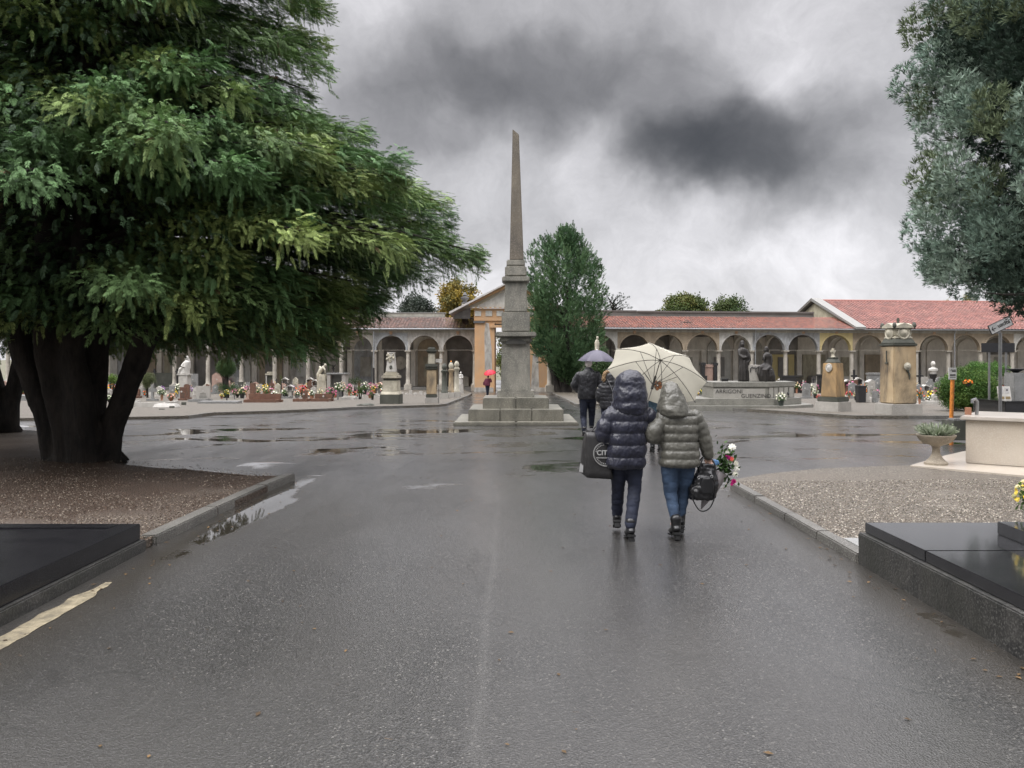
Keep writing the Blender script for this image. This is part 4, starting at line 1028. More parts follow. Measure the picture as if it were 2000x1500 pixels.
def middle_tree():
    Y = 67.5; k = FPX / Y; bx = (1103 - CX) / k; z0 = G(Y) + .1
    root = empty('conifer_tree', (bx, Y, z0), 'dense green conifer with ragged top behind the obelisk', 'tree')
    mb = MB()
    for (p, r) in (([(1093, 768), (1086, 745), (1072, 700), (1075, 620)], [.38, .26, .24, .1]), ([(1106, 768), (1106, 740), (1104, 690), (1108, 560)], [.5, .4, .34, .12]), ([(1110, 762), (1118, 735), (1130, 712), (1140, 690)], [.2, .14, .13, .1]), ([(1098, 766), (1096, 735), (1090, 700)], [.3, .24, .2])):
        mb.tube([at(a, b_, Y) for a, b_ in p], r, 10)
    mb.build('trunk', M_BARK, root, rel=True, smooth=True)
    edge = [(735, 8, 22), (715, 34, 40), (690, 52, 60), (660, 66, 76), (620, 74, 80), (580, 75, 76), (540, 75, 69), (510, 72, 56), (490, 56, 40), (475, 30, 28), (465, 8, 22), (455, -4, 20), (443, -8, 18)]
    rs = random.Random(21); cl = []
    ys = [e[0] for e in edge][::-1]; le = [e[1] for e in edge][::-1]; ri = [e[2] for e in edge][::-1]
    for i in range(300):
        py = rs.uniform(478, 735) if i > 12 else rs.uniform(462, 478); z = CH + (HY - py) / k; az = i * 2.39996
        rm = (np.interp(py, ys, ri) if math.cos(az) > 0 else np.interp(py, ys, le)) / k; r = max(0.0, rm * rs.choice([1.08, 1, .9, .8, .65]) - .45)
        c = Vector((bx + r * math.cos(az), Y + min(r, 3.2) * math.sin(az), z)); s = rs.uniform(.38, .62); g = rs.random()
        base = Vector((.052, .105, .050)) * (1 - g) + Vector((.105, .175, .078)) * g
        cl.append((c, (math.cos(az), math.sin(az), .3), (s, s, s * 1.7), base))
    # pointed leaders that break the outline
    for (px, py) in ((1118, 450), (1116, 470), (1112, 492), (1098, 478), (1098, 466), (1080, 485), (1073, 468), (1072, 490), (1060, 476), (1045, 486), (1136, 470), (1138, 486), (1150, 498), (1160, 508), (1033, 497), (1166, 520), (1172, 530)):
        cl.append((at(px, py + 8, Y + rs.uniform(-1, 1)), (0, 0, 1), (.30, .30, .75), (.06, .11, .05))); cl.append((at(px, py - 4, Y), (0, 0, 1), (.12, .12, .4), (.075, .14, .06)))
    clump_crown('crown', cl, 95, .42, FROND_UP, leafmat('conifer_leaves', (1, 1, 1)), root, upness=.9, seed=22, shell=.5)
middle_tree()

def broadleaf(name, label, px0, px1, ytop, Y, cols, zbot=2.0, seed=1, size=.5, n=150, cat='tree', dens=1.0, hfun=None, tmpl=None, up=.3):
    k = FPX / Y; bx = ((px0 + px1) / 2 - CX) / k; rx = (px1 - px0) / 2 / k; ztop = CH + (HY - ytop) / k
    root = empty(name, (bx, Y, G(Y)), label, cat)
    mb = MB(); mb.tube([(bx, Y, G(Y) - .1), (bx + .1, Y, zbot), (bx, Y, (zbot + ztop) / 2 + 1), (bx, Y, ztop - 1)], [.35, .3, .2, .05], 8); 
    rs = random.Random(seed); cl = []
    cz = (zbot + ztop) / 2; rz = (ztop - zbot) / 2
    for i in range(n):
        u = Vector((rs.gauss(0, 1), rs.gauss(0, 1), rs.gauss(0, 1))).normalized() * (rs.random() ** .35)
        s = rs.uniform(.5, 1.0) * min(1.0, rx / 3.0)
        c = Vector((bx + u.x * (rx - s * .7), Y + u.y * min(rx, 4.0), cz + u.z * (rz - s * .6)))
        cl.append((c, u * .3, (s, s, s * .75), cols[rs.randrange(len(cols))]))
        if i % 6 == 0: mb.tube([(bx, Y, cz - rz * .4), c], [.08, .02], 5)
    mb.build('trunk', M_BARK, root, rel=True)
    clump_crown('crown', cl, 60 * dens, size, tmpl or LEAFY, leafmat('broad_leaves', (1, 1, 1), trans=.15), root, upness=up, seed=seed + 1, shell=.3)
    return root
broadleaf('plane_tree', 'yellow autumn tree behind the arcade roof left of the gate', 850, 942, 541, 92.0, [(.26, .19, .035), (.20, .16, .04), (.30, .20, .04), (.13, .12, .04)], 2.0, 31, .6)
broadleaf('cedar_tree', 'dark grey green cedar behind the left arcade roof', 762, 862, 570, 98.0, [(.05, .065, .05), (.07, .085, .065), (.04, .05, .04)], 1.0, 33, .5, n=180)
broadleaf('oak_tree', 'wide olive green tree behind the right arcade roof', 1268, 1404, 569, 100.0, [(.07, .10, .03), (.10, .12, .035), (.14, .14, .04), (.06, .085, .03)], 1.0, 35, .55, n=220)
broadleaf('oak_tree', 'smaller darker green tree right of the wide olive one behind the arcade', 1380, 1470, 574, 102.0, [(.055, .09, .035), (.075, .10, .035)], 1.0, 37, .55, n=150)
broadleaf('oak_tree', 'low yellowish tree top between the two green ones behind the arcade', 1368, 1402, 594, 97.0, [(.20, .18, .04), (.15, .15, .04)], 1.0, 39, .45, n=60)
broadleaf('poplar_tree', 'thin yellow tree top behind the pink tiled roof', 1835, 1872, 577, 110.0, [(.24, .20, .07), (.18, .17, .07)], 1.0, 41, .5, n=60)
broadleaf('poplar_tree', 'larger yellow green tree top behind the pink tiled roof', 1868, 1918, 572, 112.0, [(.20, .19, .08), (.15, .16, .07)], 1.0, 43, .5, n=80)
broadleaf('background_tree', 'bushy green tree seen through the gate passage', 962, 1040, 640, 90.0, [(.16, .16, .04), (.09, .12, .04)], -1.0, 45, .5, n=90)
def bare_cedar():
    Y = 95.0; k = FPX / Y; b0 = at(1196, 620, Y)
    root = empty('cedar_tree', (b0.x, Y, G(Y)), 'half bare cedar with layered branches behind the roof right of the gate', 'tree')
    mb = MB(); mb.tube([(b0.x, Y, G(Y) - .1), (b0.x, Y, 5), (b0.x + .2, Y, 8.6)], [.3, .2, .05], 8); rs = random.Random(4); cl = []
    for (x, y) in ((1184, 576), (1204, 580), (1214, 576), (1224, 583), (1218, 594), (1190, 588), (1206, 596), (1226, 598), (1200, 603), (1180, 600)):
        e = at(x, y, Y + rs.uniform(-1.5, 1.5)); mb.tube([(b0.x, Y, e.z - 1.0), (b0.x * .5 + e.x * .5, Y, e.z - .35), e], [.10, .06, .02], 6)
        cl.append((e, (0, 0, 0), (.55, .6, .18), (.05, .065, .05)))
        cl.append((Vector((b0.x * .5 + e.x * .5, Y, e.z - .3)), (0, 0, 0), (.5, .5, .15), (.045, .06, .045)))
    mb.build('trunk', M_BARK, root, rel=True)
    clump_crown('crown', cl, 70, .3, TUFT, leafmat('broad_leaves', (1, 1, 1)), root, upness=.2, seed=9, shell=.2)
bare_cedar()
def shrub(name, label, px, py, Y, rx, rz, cols, seed, size=.12, n=60, cat='shrub', zc=None, tm=None, up=.3, n_per=300, gz=None):
    c = at(px, py, Y); gz = G(Y) + .1 if gz is None else gz
    root = empty(name, (c.x, Y, gz), label, cat); rs = random.Random(seed); cl = []
    for i in range(n):
        u = Vector((rs.gauss(0, 1), rs.gauss(0, 1), rs.gauss(0, 1))).normalized() * rs.random() ** .4
        s = rs.uniform(.14, .26) * min(rx, rz) / .5
        cl.append((c + Vector((u.x * (rx - s), u.y * (rx * .8 - s), u.z * (rz - s))), u * .5, (s, s, s), cols[rs.randrange(len(cols))]))
    mb = MB()
    for i in range(6): mb.tube([(c.x + rs.uniform(-.05, .05), Y, gz - .05), c + Vector((rs.uniform(-.5, .5) * rx, rs.uniform(-.3, .3) * rx, 0))], [.04, .015], 5)
    mb.build('stem', M_BARK, root, rel=True)
    clump_crown('foliage', cl, n_per, size, tm or LEAFY, leafmat('shrub_leaves', (1, 1, 1), trans=.15), root, upness=up, seed=seed, shell=.3)
    return root
# ---------------------------------------------------------------- small helpers for the burial fields
M_DGRAN = stone('black_granite', (0.018, 0.018, 0.019), (0.010, 0.010, 0.011), 4, 0.08, 0.0, speck=(0.045, 0.045, 0.048), sscale=160, wet=.35, spec=.5)
M_DGRANR = stone('rough_black_granite', (0.045, 0.043, 0.040), (0.018, 0.018, 0.018), 6, 0.45, 0.6, speck=(0.10, 0.098, 0.09), sscale=60, streak=((0.02, 0.021, 0.016), 0.6))
M_GGRAN = stone('grey_granite', (0.20, 0.20, 0.195), (0.14, 0.14, 0.135), 3, 0.35, 0.2, speck=(0.34, 0.34, 0.33), sscale=50)
M_LGRAN = stone('light_granite', (0.36, 0.34, 0.31), (0.27, 0.255, 0.23), 2, 0.5, 0.3, speck=(0.46, 0.44, 0.40), sscale=50, streak=((0.20, 0.19, 0.17), .3))
M_MARB = stone('white_marble', (0.50, 0.485, 0.45), (0.38, 0.365, 0.335), 3, 0.45, 0.1, streak=((0.28, 0.26, 0.23), .4))
M_PINK = stone('pink_granite', (0.36, 0.24, 0.19), (0.27, 0.18, 0.15), 4, 0.35, 0.1, speck=(0.46, 0.36, 0.30), sscale=50)
M_BROWN = stone('brown_granite', (0.15, 0.075, 0.05), (0.09, 0.045, 0.032), 4, 0.3, 0.1, speck=(0.22, 0.14, 0.10), sscale=50)
M_SAND = stone('stained_sandstone', (0.44, 0.34, 0.21), (0.32, 0.23, 0.13), 1.1, 0.7, 0.3, streak=((0.06, 0.05, 0.04), 0.9, .6))
M_OCHRE = stone('ochre_sandstone', (0.42, 0.27, 0.12), (0.29, 0.19, 0.09), 1.1, 0.7, 0.3, streak=((0.08, 0.06, 0.04), 0.8, .55))
M_OLDM = stone('lichened_marble', (0.52, 0.48, 0.38), (0.36, 0.33, 0.25), 1.6, 0.7, 0.3, streak=((0.10, 0.095, 0.085), 0.5))
M_DARKST = stone('mossy_dark_stone', (0.09, 0.09, 0.075), (0.05, 0.052, 0.04), 2, 0.7, 0.4, streak=((0.03, 0.035, 0.025), 0.6))
M_BRONZE = plain('dark_bronze', (0.022, 0.019, 0.017), 0.5, 0.3, var=0.4, scale=4)
M_IRON = plain('black_iron', (0.02, 0.02, 0.022), 0.4)
M_SOILP = plain('pot_terracotta', (0.30, 0.14, 0.08), 0.7)
M_ZINC = plain('zinc_vase', (0.30, 0.30, 0.30), 0.3, 0.8)
M_GREEN = leafmat('bouquet_leaves', (1, 1, 1))
M_PETAL = leafmat('petals', (1, 1, 1), rough=.7, trans=.2)

def bloom(seed, n=9):
    rs = np.random.RandomState(seed); v = []; f = []
    for ring, (r, z, m) in enumerate(((.5, .05, n), (.36, .22, n - 2), (.2, .34, 5))):
        for i in range(m):
            a = 6.283 * i / m + ring * .3 + rs.rand() * .2; d = np.array([math.cos(a), math.sin(a), 0]); s = np.array([-d[1], d[0], 0]); k = len(v)
            v.extend([np.array([0, 0, z - .12]), d * r * .55 + s * r * .32 + [0, 0, z], d * r + [0, 0, z + .03], d * r * .55 - s * r * .32 + [0, 0, z]]); f.append((k, k + 1, k + 2, k + 3))
    return (v, f)
BLOOM = [bloom(s) for s in range(3)]
PAL = {'white': [(.75, .74, .68), (.80, .78, .66), (.62, .64, .50)], 'yellow': [(.80, .58, .05), (.85, .70, .15), (.75, .70, .40)], 'pink': [(.70, .30, .42), (.75, .45, .52), (.60, .20, .35)],
       'purple': [(.35, .14, .45), (.48, .25, .55), (.62, .50, .66)], 'red': [(.60, .03, .03), (.55, .06, .10), (.70, .16, .12)], 'orange': [(.85, .25, .04), (.80, .40, .08), (.7, .15, .05)],
       'cream': [(.72, .62, .42), (.78, .72, .58), (.66, .50, .36)], 'peach': [(.75, .45, .30), (.70, .35, .28), (.78, .6, .5)], 'mixed': [(.75, .74, .68), (.75, .35, .45), (.80, .58, .1), (.5, .2, .5)], 'none': [(.1, .16, .05)]}
def flowers(name, label, c, r, h, pal, pot='pot', seed=0, group=None, leafy_=1.0, nb=None, potmat=None):
    """a pot, vase or bowl with its leaves and blooms; c = foot"""
    root = empty(name, c, label, 'flowers', group); rs = random.Random(seed)
    ph = h * (.42 if pot != 'vase' else .5); pr = r * (.62 if pot != 'vase' else .34)
    if pot == 'pot': prof = [(pr * .7, 0), (pr * .95, ph * .9), (pr * 1.05, ph * .9), (pr * 1.05, ph), (pr * .9, ph), (pr * .85, ph * .85)]
    elif pot == 'vase': prof = [(pr * .8, 0), (pr * .6, ph * .15), (pr * .9, ph * .6), (pr * .75, ph * .9), (pr * 1.05, ph), (pr * .85, ph)]
    else: prof = [(pr * .5, 0), (pr * .45, ph * .2), (pr * 1.0, ph * .7), (pr * 1.25, ph), (pr * 1.15, ph), (pr * .9, ph * .8)]
    MB().lathe(prof, seg=12).build({'pot': 'pot', 'vase': 'vase', 'bowl': 'bowl'}[pot], potmat or rs.choice([M_SOILP, M_IRON, M_ZINC, M_SOILP]), root, smooth=True)
    n = int(26 * leafy_); pos = []; XX = []; ZZ = []; SC = []; TI = []
    for _ in range(n):
        a = rs.uniform(0, 6.28); e = rs.uniform(.1, 1.4); d = Vector((math.cos(a) * math.cos(e), math.sin(a) * math.cos(e), math.sin(e)))
        pos.append(Vector((0, 0, ph * .95)) + Vector((d.x * r * .7, d.y * r * .7, d.z * (h - ph) * .75)) * rs.uniform(.2, 1)); XX.append(d); ZZ.append((rs.gauss(0, 1), rs.gauss(0, 1), 1)); SC.append(r * rs.uniform(.5, .9)); TI.append(Vector((.06, .11, .03)) * rs.uniform(.5, 1.4))
    scatter('leaves', LEAFY, pos, XX, ZZ, SC, TI, M_GREEN, root)
    if pal != 'none':
        cols = PAL[pal]; nb = nb or 15; pos = []; XX = []; ZZ = []; SC = []; TI = []
        for i in range(nb):
            a = i * 2.4; e = math.acos(1 - (i + .5) / nb * .95); d = Vector((math.cos(a) * math.sin(e), math.sin(a) * math.sin(e), math.cos(e)))
            pos.append(Vector((0, 0, ph)) + Vector((d.x * r, d.y * r, d.z * (h - ph))) * rs.uniform(.85, 1.05)); XX.append((rs.gauss(0, 1), rs.gauss(0, 1), rs.gauss(0, .3))); ZZ.append(d); SC.append(r * rs.uniform(.42, .62)); TI.append(cols[rs.randrange(len(cols))])
        scatter('blooms', BLOOM, pos, XX, ZZ, SC, TI, M_PETAL, root)
    return root
def slab_outline(w, h, shape):
    if shape == 'round': return [(-w / 2, 0), (w / 2, 0), (w / 2, h - w / 2 * .6)] + [(w / 2 * math.cos(t), h - w / 2 * .6 + w / 2 * .6 * math.sin(t)) for t in np.linspace(.2, math.pi - .2, 10)] + [(-w / 2, h - w / 2 * .6)]
    if shape == 'shoulder': return [(-w / 2, 0), (w / 2, 0), (w / 2, h * .78), (w * .28, h * .84), (w * .18, h), (-w * .18, h), (-w * .28, h * .84), (-w / 2, h * .78)]
    if shape == 'slant': return [(-w / 2, 0), (w / 2, 0), (w / 2, h * .72), (-w / 2 * .2, h * .98), (-w / 2, h)]
    if shape == 'gable': return [(-w / 2, 0), (w / 2, 0), (w / 2, h * .8), (0, h), (-w / 2, h * .8)]
    if shape == 'wave': return [(-w / 2, 0), (w / 2, 0), (w / 2, h * .55), (w * .3, h * .6), (w * .1, h * .8), (-w * .1, h * .97), (-w * .3, h), (-w / 2, h * .85)]
    if shape == 'heart': return [(-w * .3, 0), (w * .3, 0), (w / 2, h * .6), (w * .45, h * .92), (w * .2, h), (0, h * .86), (-w * .2, h), (-w * .45, h * .92), (-w / 2, h * .6)]
    return [(-w / 2, 0), (w / 2, 0), (w / 2, h), (-w / 2, h)]
def grave(label, c, w, h, shape, mat, rz=0.0, bed=0.0, bedmat=None, group=None, seed=0, plaque=True, cross=False, t=.12):
    """headstone on a foot, with a stone border in front where bed > 0"""
    root = empty('grave', c, label, 'grave', group, rz); rs = random.Random(seed)
    MB().box(-w / 2 - .08, w / 2 + .08, -.16, .16, -.05, .12).build('foot', bedmat or mat, root, bevel=.01)
    if shape == 'cross':
        mb = MB(); a = w * .16; mb.poly([(-a, .121), (a, .121), (a, h * .55), (w / 2, h * .55), (w / 2, h * .75), (a, h * .75), (a, h), (-a, h), (-a, h * .75), (-w / 2, h * .75), (-w / 2, h * .55), (-a, h * .55)], -t / 2, t / 2); mb.build('cross', mat, root, bevel=.01)
    else:
        mb = MB(); mb.poly([(x, z + .121) for x, z in slab_outline(w, h - .12, shape)], -t / 2, t / 2); mb.build('headstone', mat, root, bevel=.012)
        if plaque:
            M = Matrix.Translation((rs.choice([-.22, .22, 0]) * w, -t / 2 - .001, h * .66)) @ Matrix.Rotation(R(90), 4, 'X')
            MB().lathe([(.055, 0), (.055, .012), (.04, .016)], seg=14, M=M).build('portrait', M_MARB, root)
            mb = MB()
            for i in range(4):
                l_ = w * rs.uniform(.35, .6); mb.box(-l_ / 2, l_ / 2, -t / 2 - .006, -t / 2 - .001, h * .5 - i * .075, h * .5 - i * .075 + .022)
            mb.build('inscription', plain('dull_brass', (.25, .19, .10), .4, .5) if sum(mat.node_tree.nodes['Principled BSDF'].inputs[0].default_value[:3]) > 9 else M_DARKST, root)
        if cross:
            mb = MB(); mb.box(-.025, .025, -.03, .03, h + .001, h + .34); mb.box(-.11, .11, -.028, .028, h + .2, h + .25); mb.build('small_cross', M_IRON, root)
    if bed:
        mb = MB(); b_ = bedmat or mat; bw = max(w, .8) / 2
        mb.box(-bw, bw, -bed, -bed + .1, -.05, .17); mb.box(-bw, -bw + .1, -bed + .1, -.17, -.05, .165); mb.box(bw - .1, bw, -bed + .1, -.17, -.05, .165); mb.build('border', b_, root, bevel=.01)
        MB().box(-bw + .101, bw - .101, -bed + .101, -.171, -.04, .10).build('bed', M_GRAVF if rs.random() < .6 else b_, root)
    return root
def shrine(label, c, w, h, mat, group=None, roofm=None, rz=0.0):
    """little roofed lantern box on a post"""
    root = empty('grave_lantern', c, label, 'grave lantern', group, rz)
    MB().box(-w * .3, w * .3, -w * .3, w * .3, -.05, h * .55).build('post', mat, root, bevel=.01)
    mb = MB(); mb.box(-w / 2, w / 2, -w * .4, w * .4, h * .551, h * .58); mb.box(-w / 2, -w / 2 + .04, -w * .4, w * .4, h * .58, h * .85); mb.box(w / 2 - .04, w / 2, -w * .4, w * .4, h * .58, h * .85); mb.box(-w / 2 + .04, w / 2 - .04, w * .3, w * .4, h * .58, h * .85); mb.build('box', mat, root)
    mb = MB(); mb.poly([(-w * .62, h * .83), (0, h * .97), (w * .62, h * .83), (w * .62, h * .87), (0, h * 1.03), (-w * .62, h * .87)], -w * .5, w * .5); mb.build('roof', roofm or M_MARB, root)
    return root

# ================================================================ right burial field: the big pieces
def family_monument():
    # granite podium with two names, two bronze figures, on low steps
    Y0 = 36.2; k = FPX / Y0; z0 = G(Y0) + .1
    X = lambda px: (px - CX) / k
    Z = lambda py: CH + (HY - py) / k
    root = empty('monument', (X(1470), Y0 + 1.2, z0), 'grey granite podium carved with two family names under two bronze figures', 'monument')
    g1 = stone('podium_granite', (0.20, 0.195, 0.17), (0.13, 0.128, 0.11), 3, .4, .4, speck=(.30, .29, .26), sscale=45)
    g2 = stone('podium_panel', (0.34, 0.325, 0.29), (0.27, 0.26, 0.23), 2, .5, .2, speck=(.40, .39, .36), sscale=60, streak=((.2, .19, .17), .3))
    x0, x1, x2 = X(1394), X(1500), X(1566); ye = Y0 + .0; yb = Y0 + 2.3
    def pr(nm, pts, za, zb, mt, bev=.012):
        n = len(pts); mb = MB(); mb.add([(p[0], p[1], za) for p in pts] + [(p[0], p[1], zb) for p in pts], [tuple(range(n))[::-1], tuple(range(n, 2 * n))] + [(i, (i + 1) % n, n + (i + 1) % n, n + i) for i in range(n)])
        return mb.build(nm, mt, root, bevel=bev, rel=True)
    foot = lambda g: [(x0 - g, ye - g), (x1 + g * .5, ye - g), (x2 + g, ye + .95 - g * .3), (x2 + g, yb + g), (x0 - g, yb + g)]
    lo = [(X(1285), Y0 - .75), (X(1532), Y0 - .75), (X(1598), Y0 + .55), (X(1598), yb + .6), (X(1285), yb + .6)]
    pr('step', lo, z0 - .15, z0 + .13, g1)
    pr('step', [(X(1300), Y0 - .35), (x1 + .15, Y0 - .35), (x2 + .25, Y0 + .75), (x2 + .25, yb + .3), (X(1300), yb + .3)], z0 + .131, z0 + .42, g1)
    pr('podium', foot(0), z0 + .421, Z(756), g1)
    pr('podium_top', foot(.05), Z(756) + .001, Z(746.5), g1)
    pr('name_panel', [(x0 - .025, ye - .03), (x1 - .12, ye - .03), (x1 - .12, ye - .001), (x0 - .025, ye - .001)], Z(780), Z(759), g2)
    # flutes on the slanting face
    d = Vector((x2 - x1, .95, 0)); n_ = d.normalized(); perp = Vector((n_.y, -n_.x, 0))
    for i in range(5):
        a = Vector((x1, ye, 0)) + d * (.02 + i * .19); b_ = a + d * (.14 if i % 2 else .165); o_ = perp * .03; i_ = perp * .001
        pr('upright_panel', [tuple((a + o_)[:2]), tuple((b_ + o_)[:2]), tuple((b_ + i_)[:2]), tuple((a + i_)[:2])], z0 + .43, Z(757), g2)
    dk = plain('carved_letters', (.035, .033, .03), .7)
    lettering('lettering', 'ARRIGONI', .245, Vector((X(1397), ye - .034, Z(768))), root, dk, depth=.006, spacing=1.05)
    lettering('lettering', 'GUENZINO', .245, Vector((X(1447), ye - .034, Z(776.8))), root, dk, depth=.006, spacing=1.05)
    mb = MB(); mb.tube([Vector((x1, ye, Z(773))) + d * .73 + perp * .04, Vector((x1, ye, Z(768))) + d * .73 + perp * .05, Vector((x1, ye, Z(771))) + d * .73 + perp * .09], [.03, .05, .03], 8); mb.build('ring_handle', M_IRON, root, rel=True)
    zt = Z(746.5) + .001
    # granite seat
    s = empty('stone_block', (X(1486), Y0 + 1.3, zt), 'rough pale granite block between the two bronze figures', 'stone block')
    mb = MB(); mb.box(X(1474), X(1498), Y0 + .9, Y0 + 1.9, zt, Z(713)); mb.build('block', M_LGRAN, s, bevel=.03, rel=True)
    mb = MB()
    for sx in (1481, 1492):
        mb.tube([Vector((X(sx + a), Y0 + .87, Z(b_))) for a, b_ in ((-4, 728), (-4, 720), (0, 717), (3, 720), (6, 717))], .022, 6)
    mb.build('iron_hook', M_IRON, s, rel=True)
    # standing robed figure
    S = lambda px, py, dy=0.0: Vector((X(px), Y0 + 1.15 + dy, Z(py)))
    root2 = empty('bronze_statue', (X(1466), Y0 + 1.15, zt), 'dark bronze robed woman standing upright on the granite podium', 'statue')
    mb = MB()
    W = lambda px: px / k
    rings = [(747, 1467, 11, 9), (735, 1467, 10.5, 9), (715, 1466.5, 9.5, 8.5), (700, 1466, 9.5, 8), (692, 1466, 8.5, 7), (686, 1465.5, 9, 7), (681, 1465, 7, 6), (678.5, 1464.5, 3.5, 3.5), (676, 1464.5, 3, 3)]
    mb.loft([(X(cx), Y0 + 1.15, Z(y), W(a), W(b_)) for y, cx, a, b_ in rings])
    mb.ball(S(1464.5, 673), W(4.2), W(4.6), W(5.3)); mb.tube([S(1464.5, 668, .04), S(1463, 678, .08), S(1461, 690, .10)], [W(4.5), W(5.5), W(5)], 12, dome=True)
    mb.tube([S(1457, 684), S(1457.5, 694, -.1), S(1464, 699, -.22), S(1471, 697, -.2)], [W(3), W(3), W(2.4), W(1.8)], 10, dome=True)
    mb.tube([S(1473, 684), S(1477, 695, -.08), S(1478, 704, -.12), S(1475, 708, -.14)], [W(3), W(3.2), W(2.6), W(2)], 10, dome=True)
    for i, (a, b_) in enumerate(((1459, 1457), (1462, 1462), (1466, 1467), (1470, 1473), (1474, 1477))): mb.tube([S(a, 705, -.19 + .05 * abs(i - 2)), S(b_, 725, -.24 + .05 * abs(i - 2)), S(b_, 745, -.25 + .05 * abs(i - 2))], [.03, .05, .06], 8)
    remeshed(mb, 'figure', .025, M_BRONZE, root2, 2, rel=True)
    # seated figure with spread skirt
    root3 = empty('bronze_statue', (X(1510), Y0 + 1.0, zt), 'dark bronze woman seated with wide skirt on the granite podium', 'statue')
    mb = MB()
    mb.loft([(X(cx), Y0 + 1.1, Z(y), W(a), W(b_)) for y, cx, a, b_ in [(747, 1514, 17, 12), (738, 1513, 16, 12), (728, 1511, 17, 12), (720, 1508, 17, 11), (715, 1509, 13, 9), (710, 1514, 8, 7), (702, 1515, 7.5, 6), (696, 1514, 8.5, 6.5), (691, 1513.5, 6.5, 5.5), (688, 1512.5, 3, 3)]])
    mb.ball(S(1511.5, 684), W(4.4), W(4.8), W(5.2)); mb.tube([S(1512.5, 680), S(1514.5, 685), S(1515.5, 690)], [W(4.4), W(4), W(2)], 10, dome=True)
    mb.tube([S(1507, 694, -.1), S(1504, 703, -.2), S(1501, 703, -.3), S(1501.5, 698, -.35)], [W(2.8), W(2.4), W(2), W(1.5)], 10, dome=True)
    mb.tube([S(1521, 694), S(1523, 705), S(1521, 714, -.1)], [W(3), W(2.8), W(2)], 10, dome=True)
    mb.tube([S(1512, 717, -.1), S(1497, 719, -.25), S(1494, 732, -.3), S(1497, 744, -.3)], [W(6), W(5.5), W(4), W(3)], 12, dome=True)
    mb.tube([S(1514, 719, -.2), S(1504, 724, -.4), S(1506, 745, -.4)], [W(6), W(5), W(4)], 12, dome=True)
    mb.ball(S(1524, 737), W(7), W(8), W(7)); mb.ball(S(1521, 730), W(4), W(5), W(4.5))
    for i in range(5): mb.tube([S(1499 + 5 * i, 722, -.32), S(1498 + 6 * i, 735, -.38), S(1500 + 6 * i, 746, -.36)], [.04, .055, .05], 8)
    remeshed(mb, 'figure', .025, M_BRONZE, root3, 2, rel=True)
    # potted white flowers at the corner
    p = gp(1518, 793, .25)
    flowers('flower_pot', 'white flowers in a round dark pot at the corner of the podium steps', Vector((X(1518), Y0 - .52, z0 + .131)), .22, .56, 'white', 'pot', 51, nb=22, potmat=plain('dark_green_glaze', (.03, .04, .035), .25))
    for i, (px, nm) in enumerate(((1420, 'low'), (1437, 'dark'))): pass
    dark = empty('flower_box', Vector((X(1431), Y0 + 1.4, zt)), 'small dark box standing on the podium left of the bronze figures', 'box')
    MB().box(-.14, .14, -.1, .1, 0, .13, taper=-.03).build('box', M_IRON, dark)
family_monument()

def octagon(mb, c, r, z0, z1, r1=None, sq=.78, M=None):
    r1 = r if r1 is None else r1; pts = []
    for (rr, z) in ((r, z0), (r1, z1)):
        s = rr; q = rr * (1 - sq)
        pts += [(c[0] - s + q, c[1] - s, z), (c[0] + s - q, c[1] - s, z), (c[0] + s, c[1] - s + q, z), (c[0] + s, c[1] + s - q, z), (c[0] + s - q, c[1] + s, z), (c[0] - s + q, c[1] + s, z), (c[0] - s, c[1] + s - q, z), (c[0] - s, c[1] - s + q, z)]
    return mb.add(pts, [tuple(range(8))[::-1], tuple(range(8, 16))] + [(i, (i + 1) % 8, 8 + (i + 1) % 8, 8 + i) for i in range(8)])
def turned_box(mb, w, d, z0, z1, w1=None, d1=None):
    w1 = w if w1 is None else w1; d1 = d if d1 is None else d1
    return mb.add([(-w, -d, z0), (w, -d, z0), (w, d, z0), (-w, d, z0), (-w1, -d1, z1), (w1, -d1, z1), (w1, d1, z1), (-w1, d1, z1)], [(0, 3, 2, 1), (4, 5, 6, 7), (0, 1, 5, 4), (1, 2, 6, 5), (2, 3, 7, 6), (3, 0, 4, 7)])
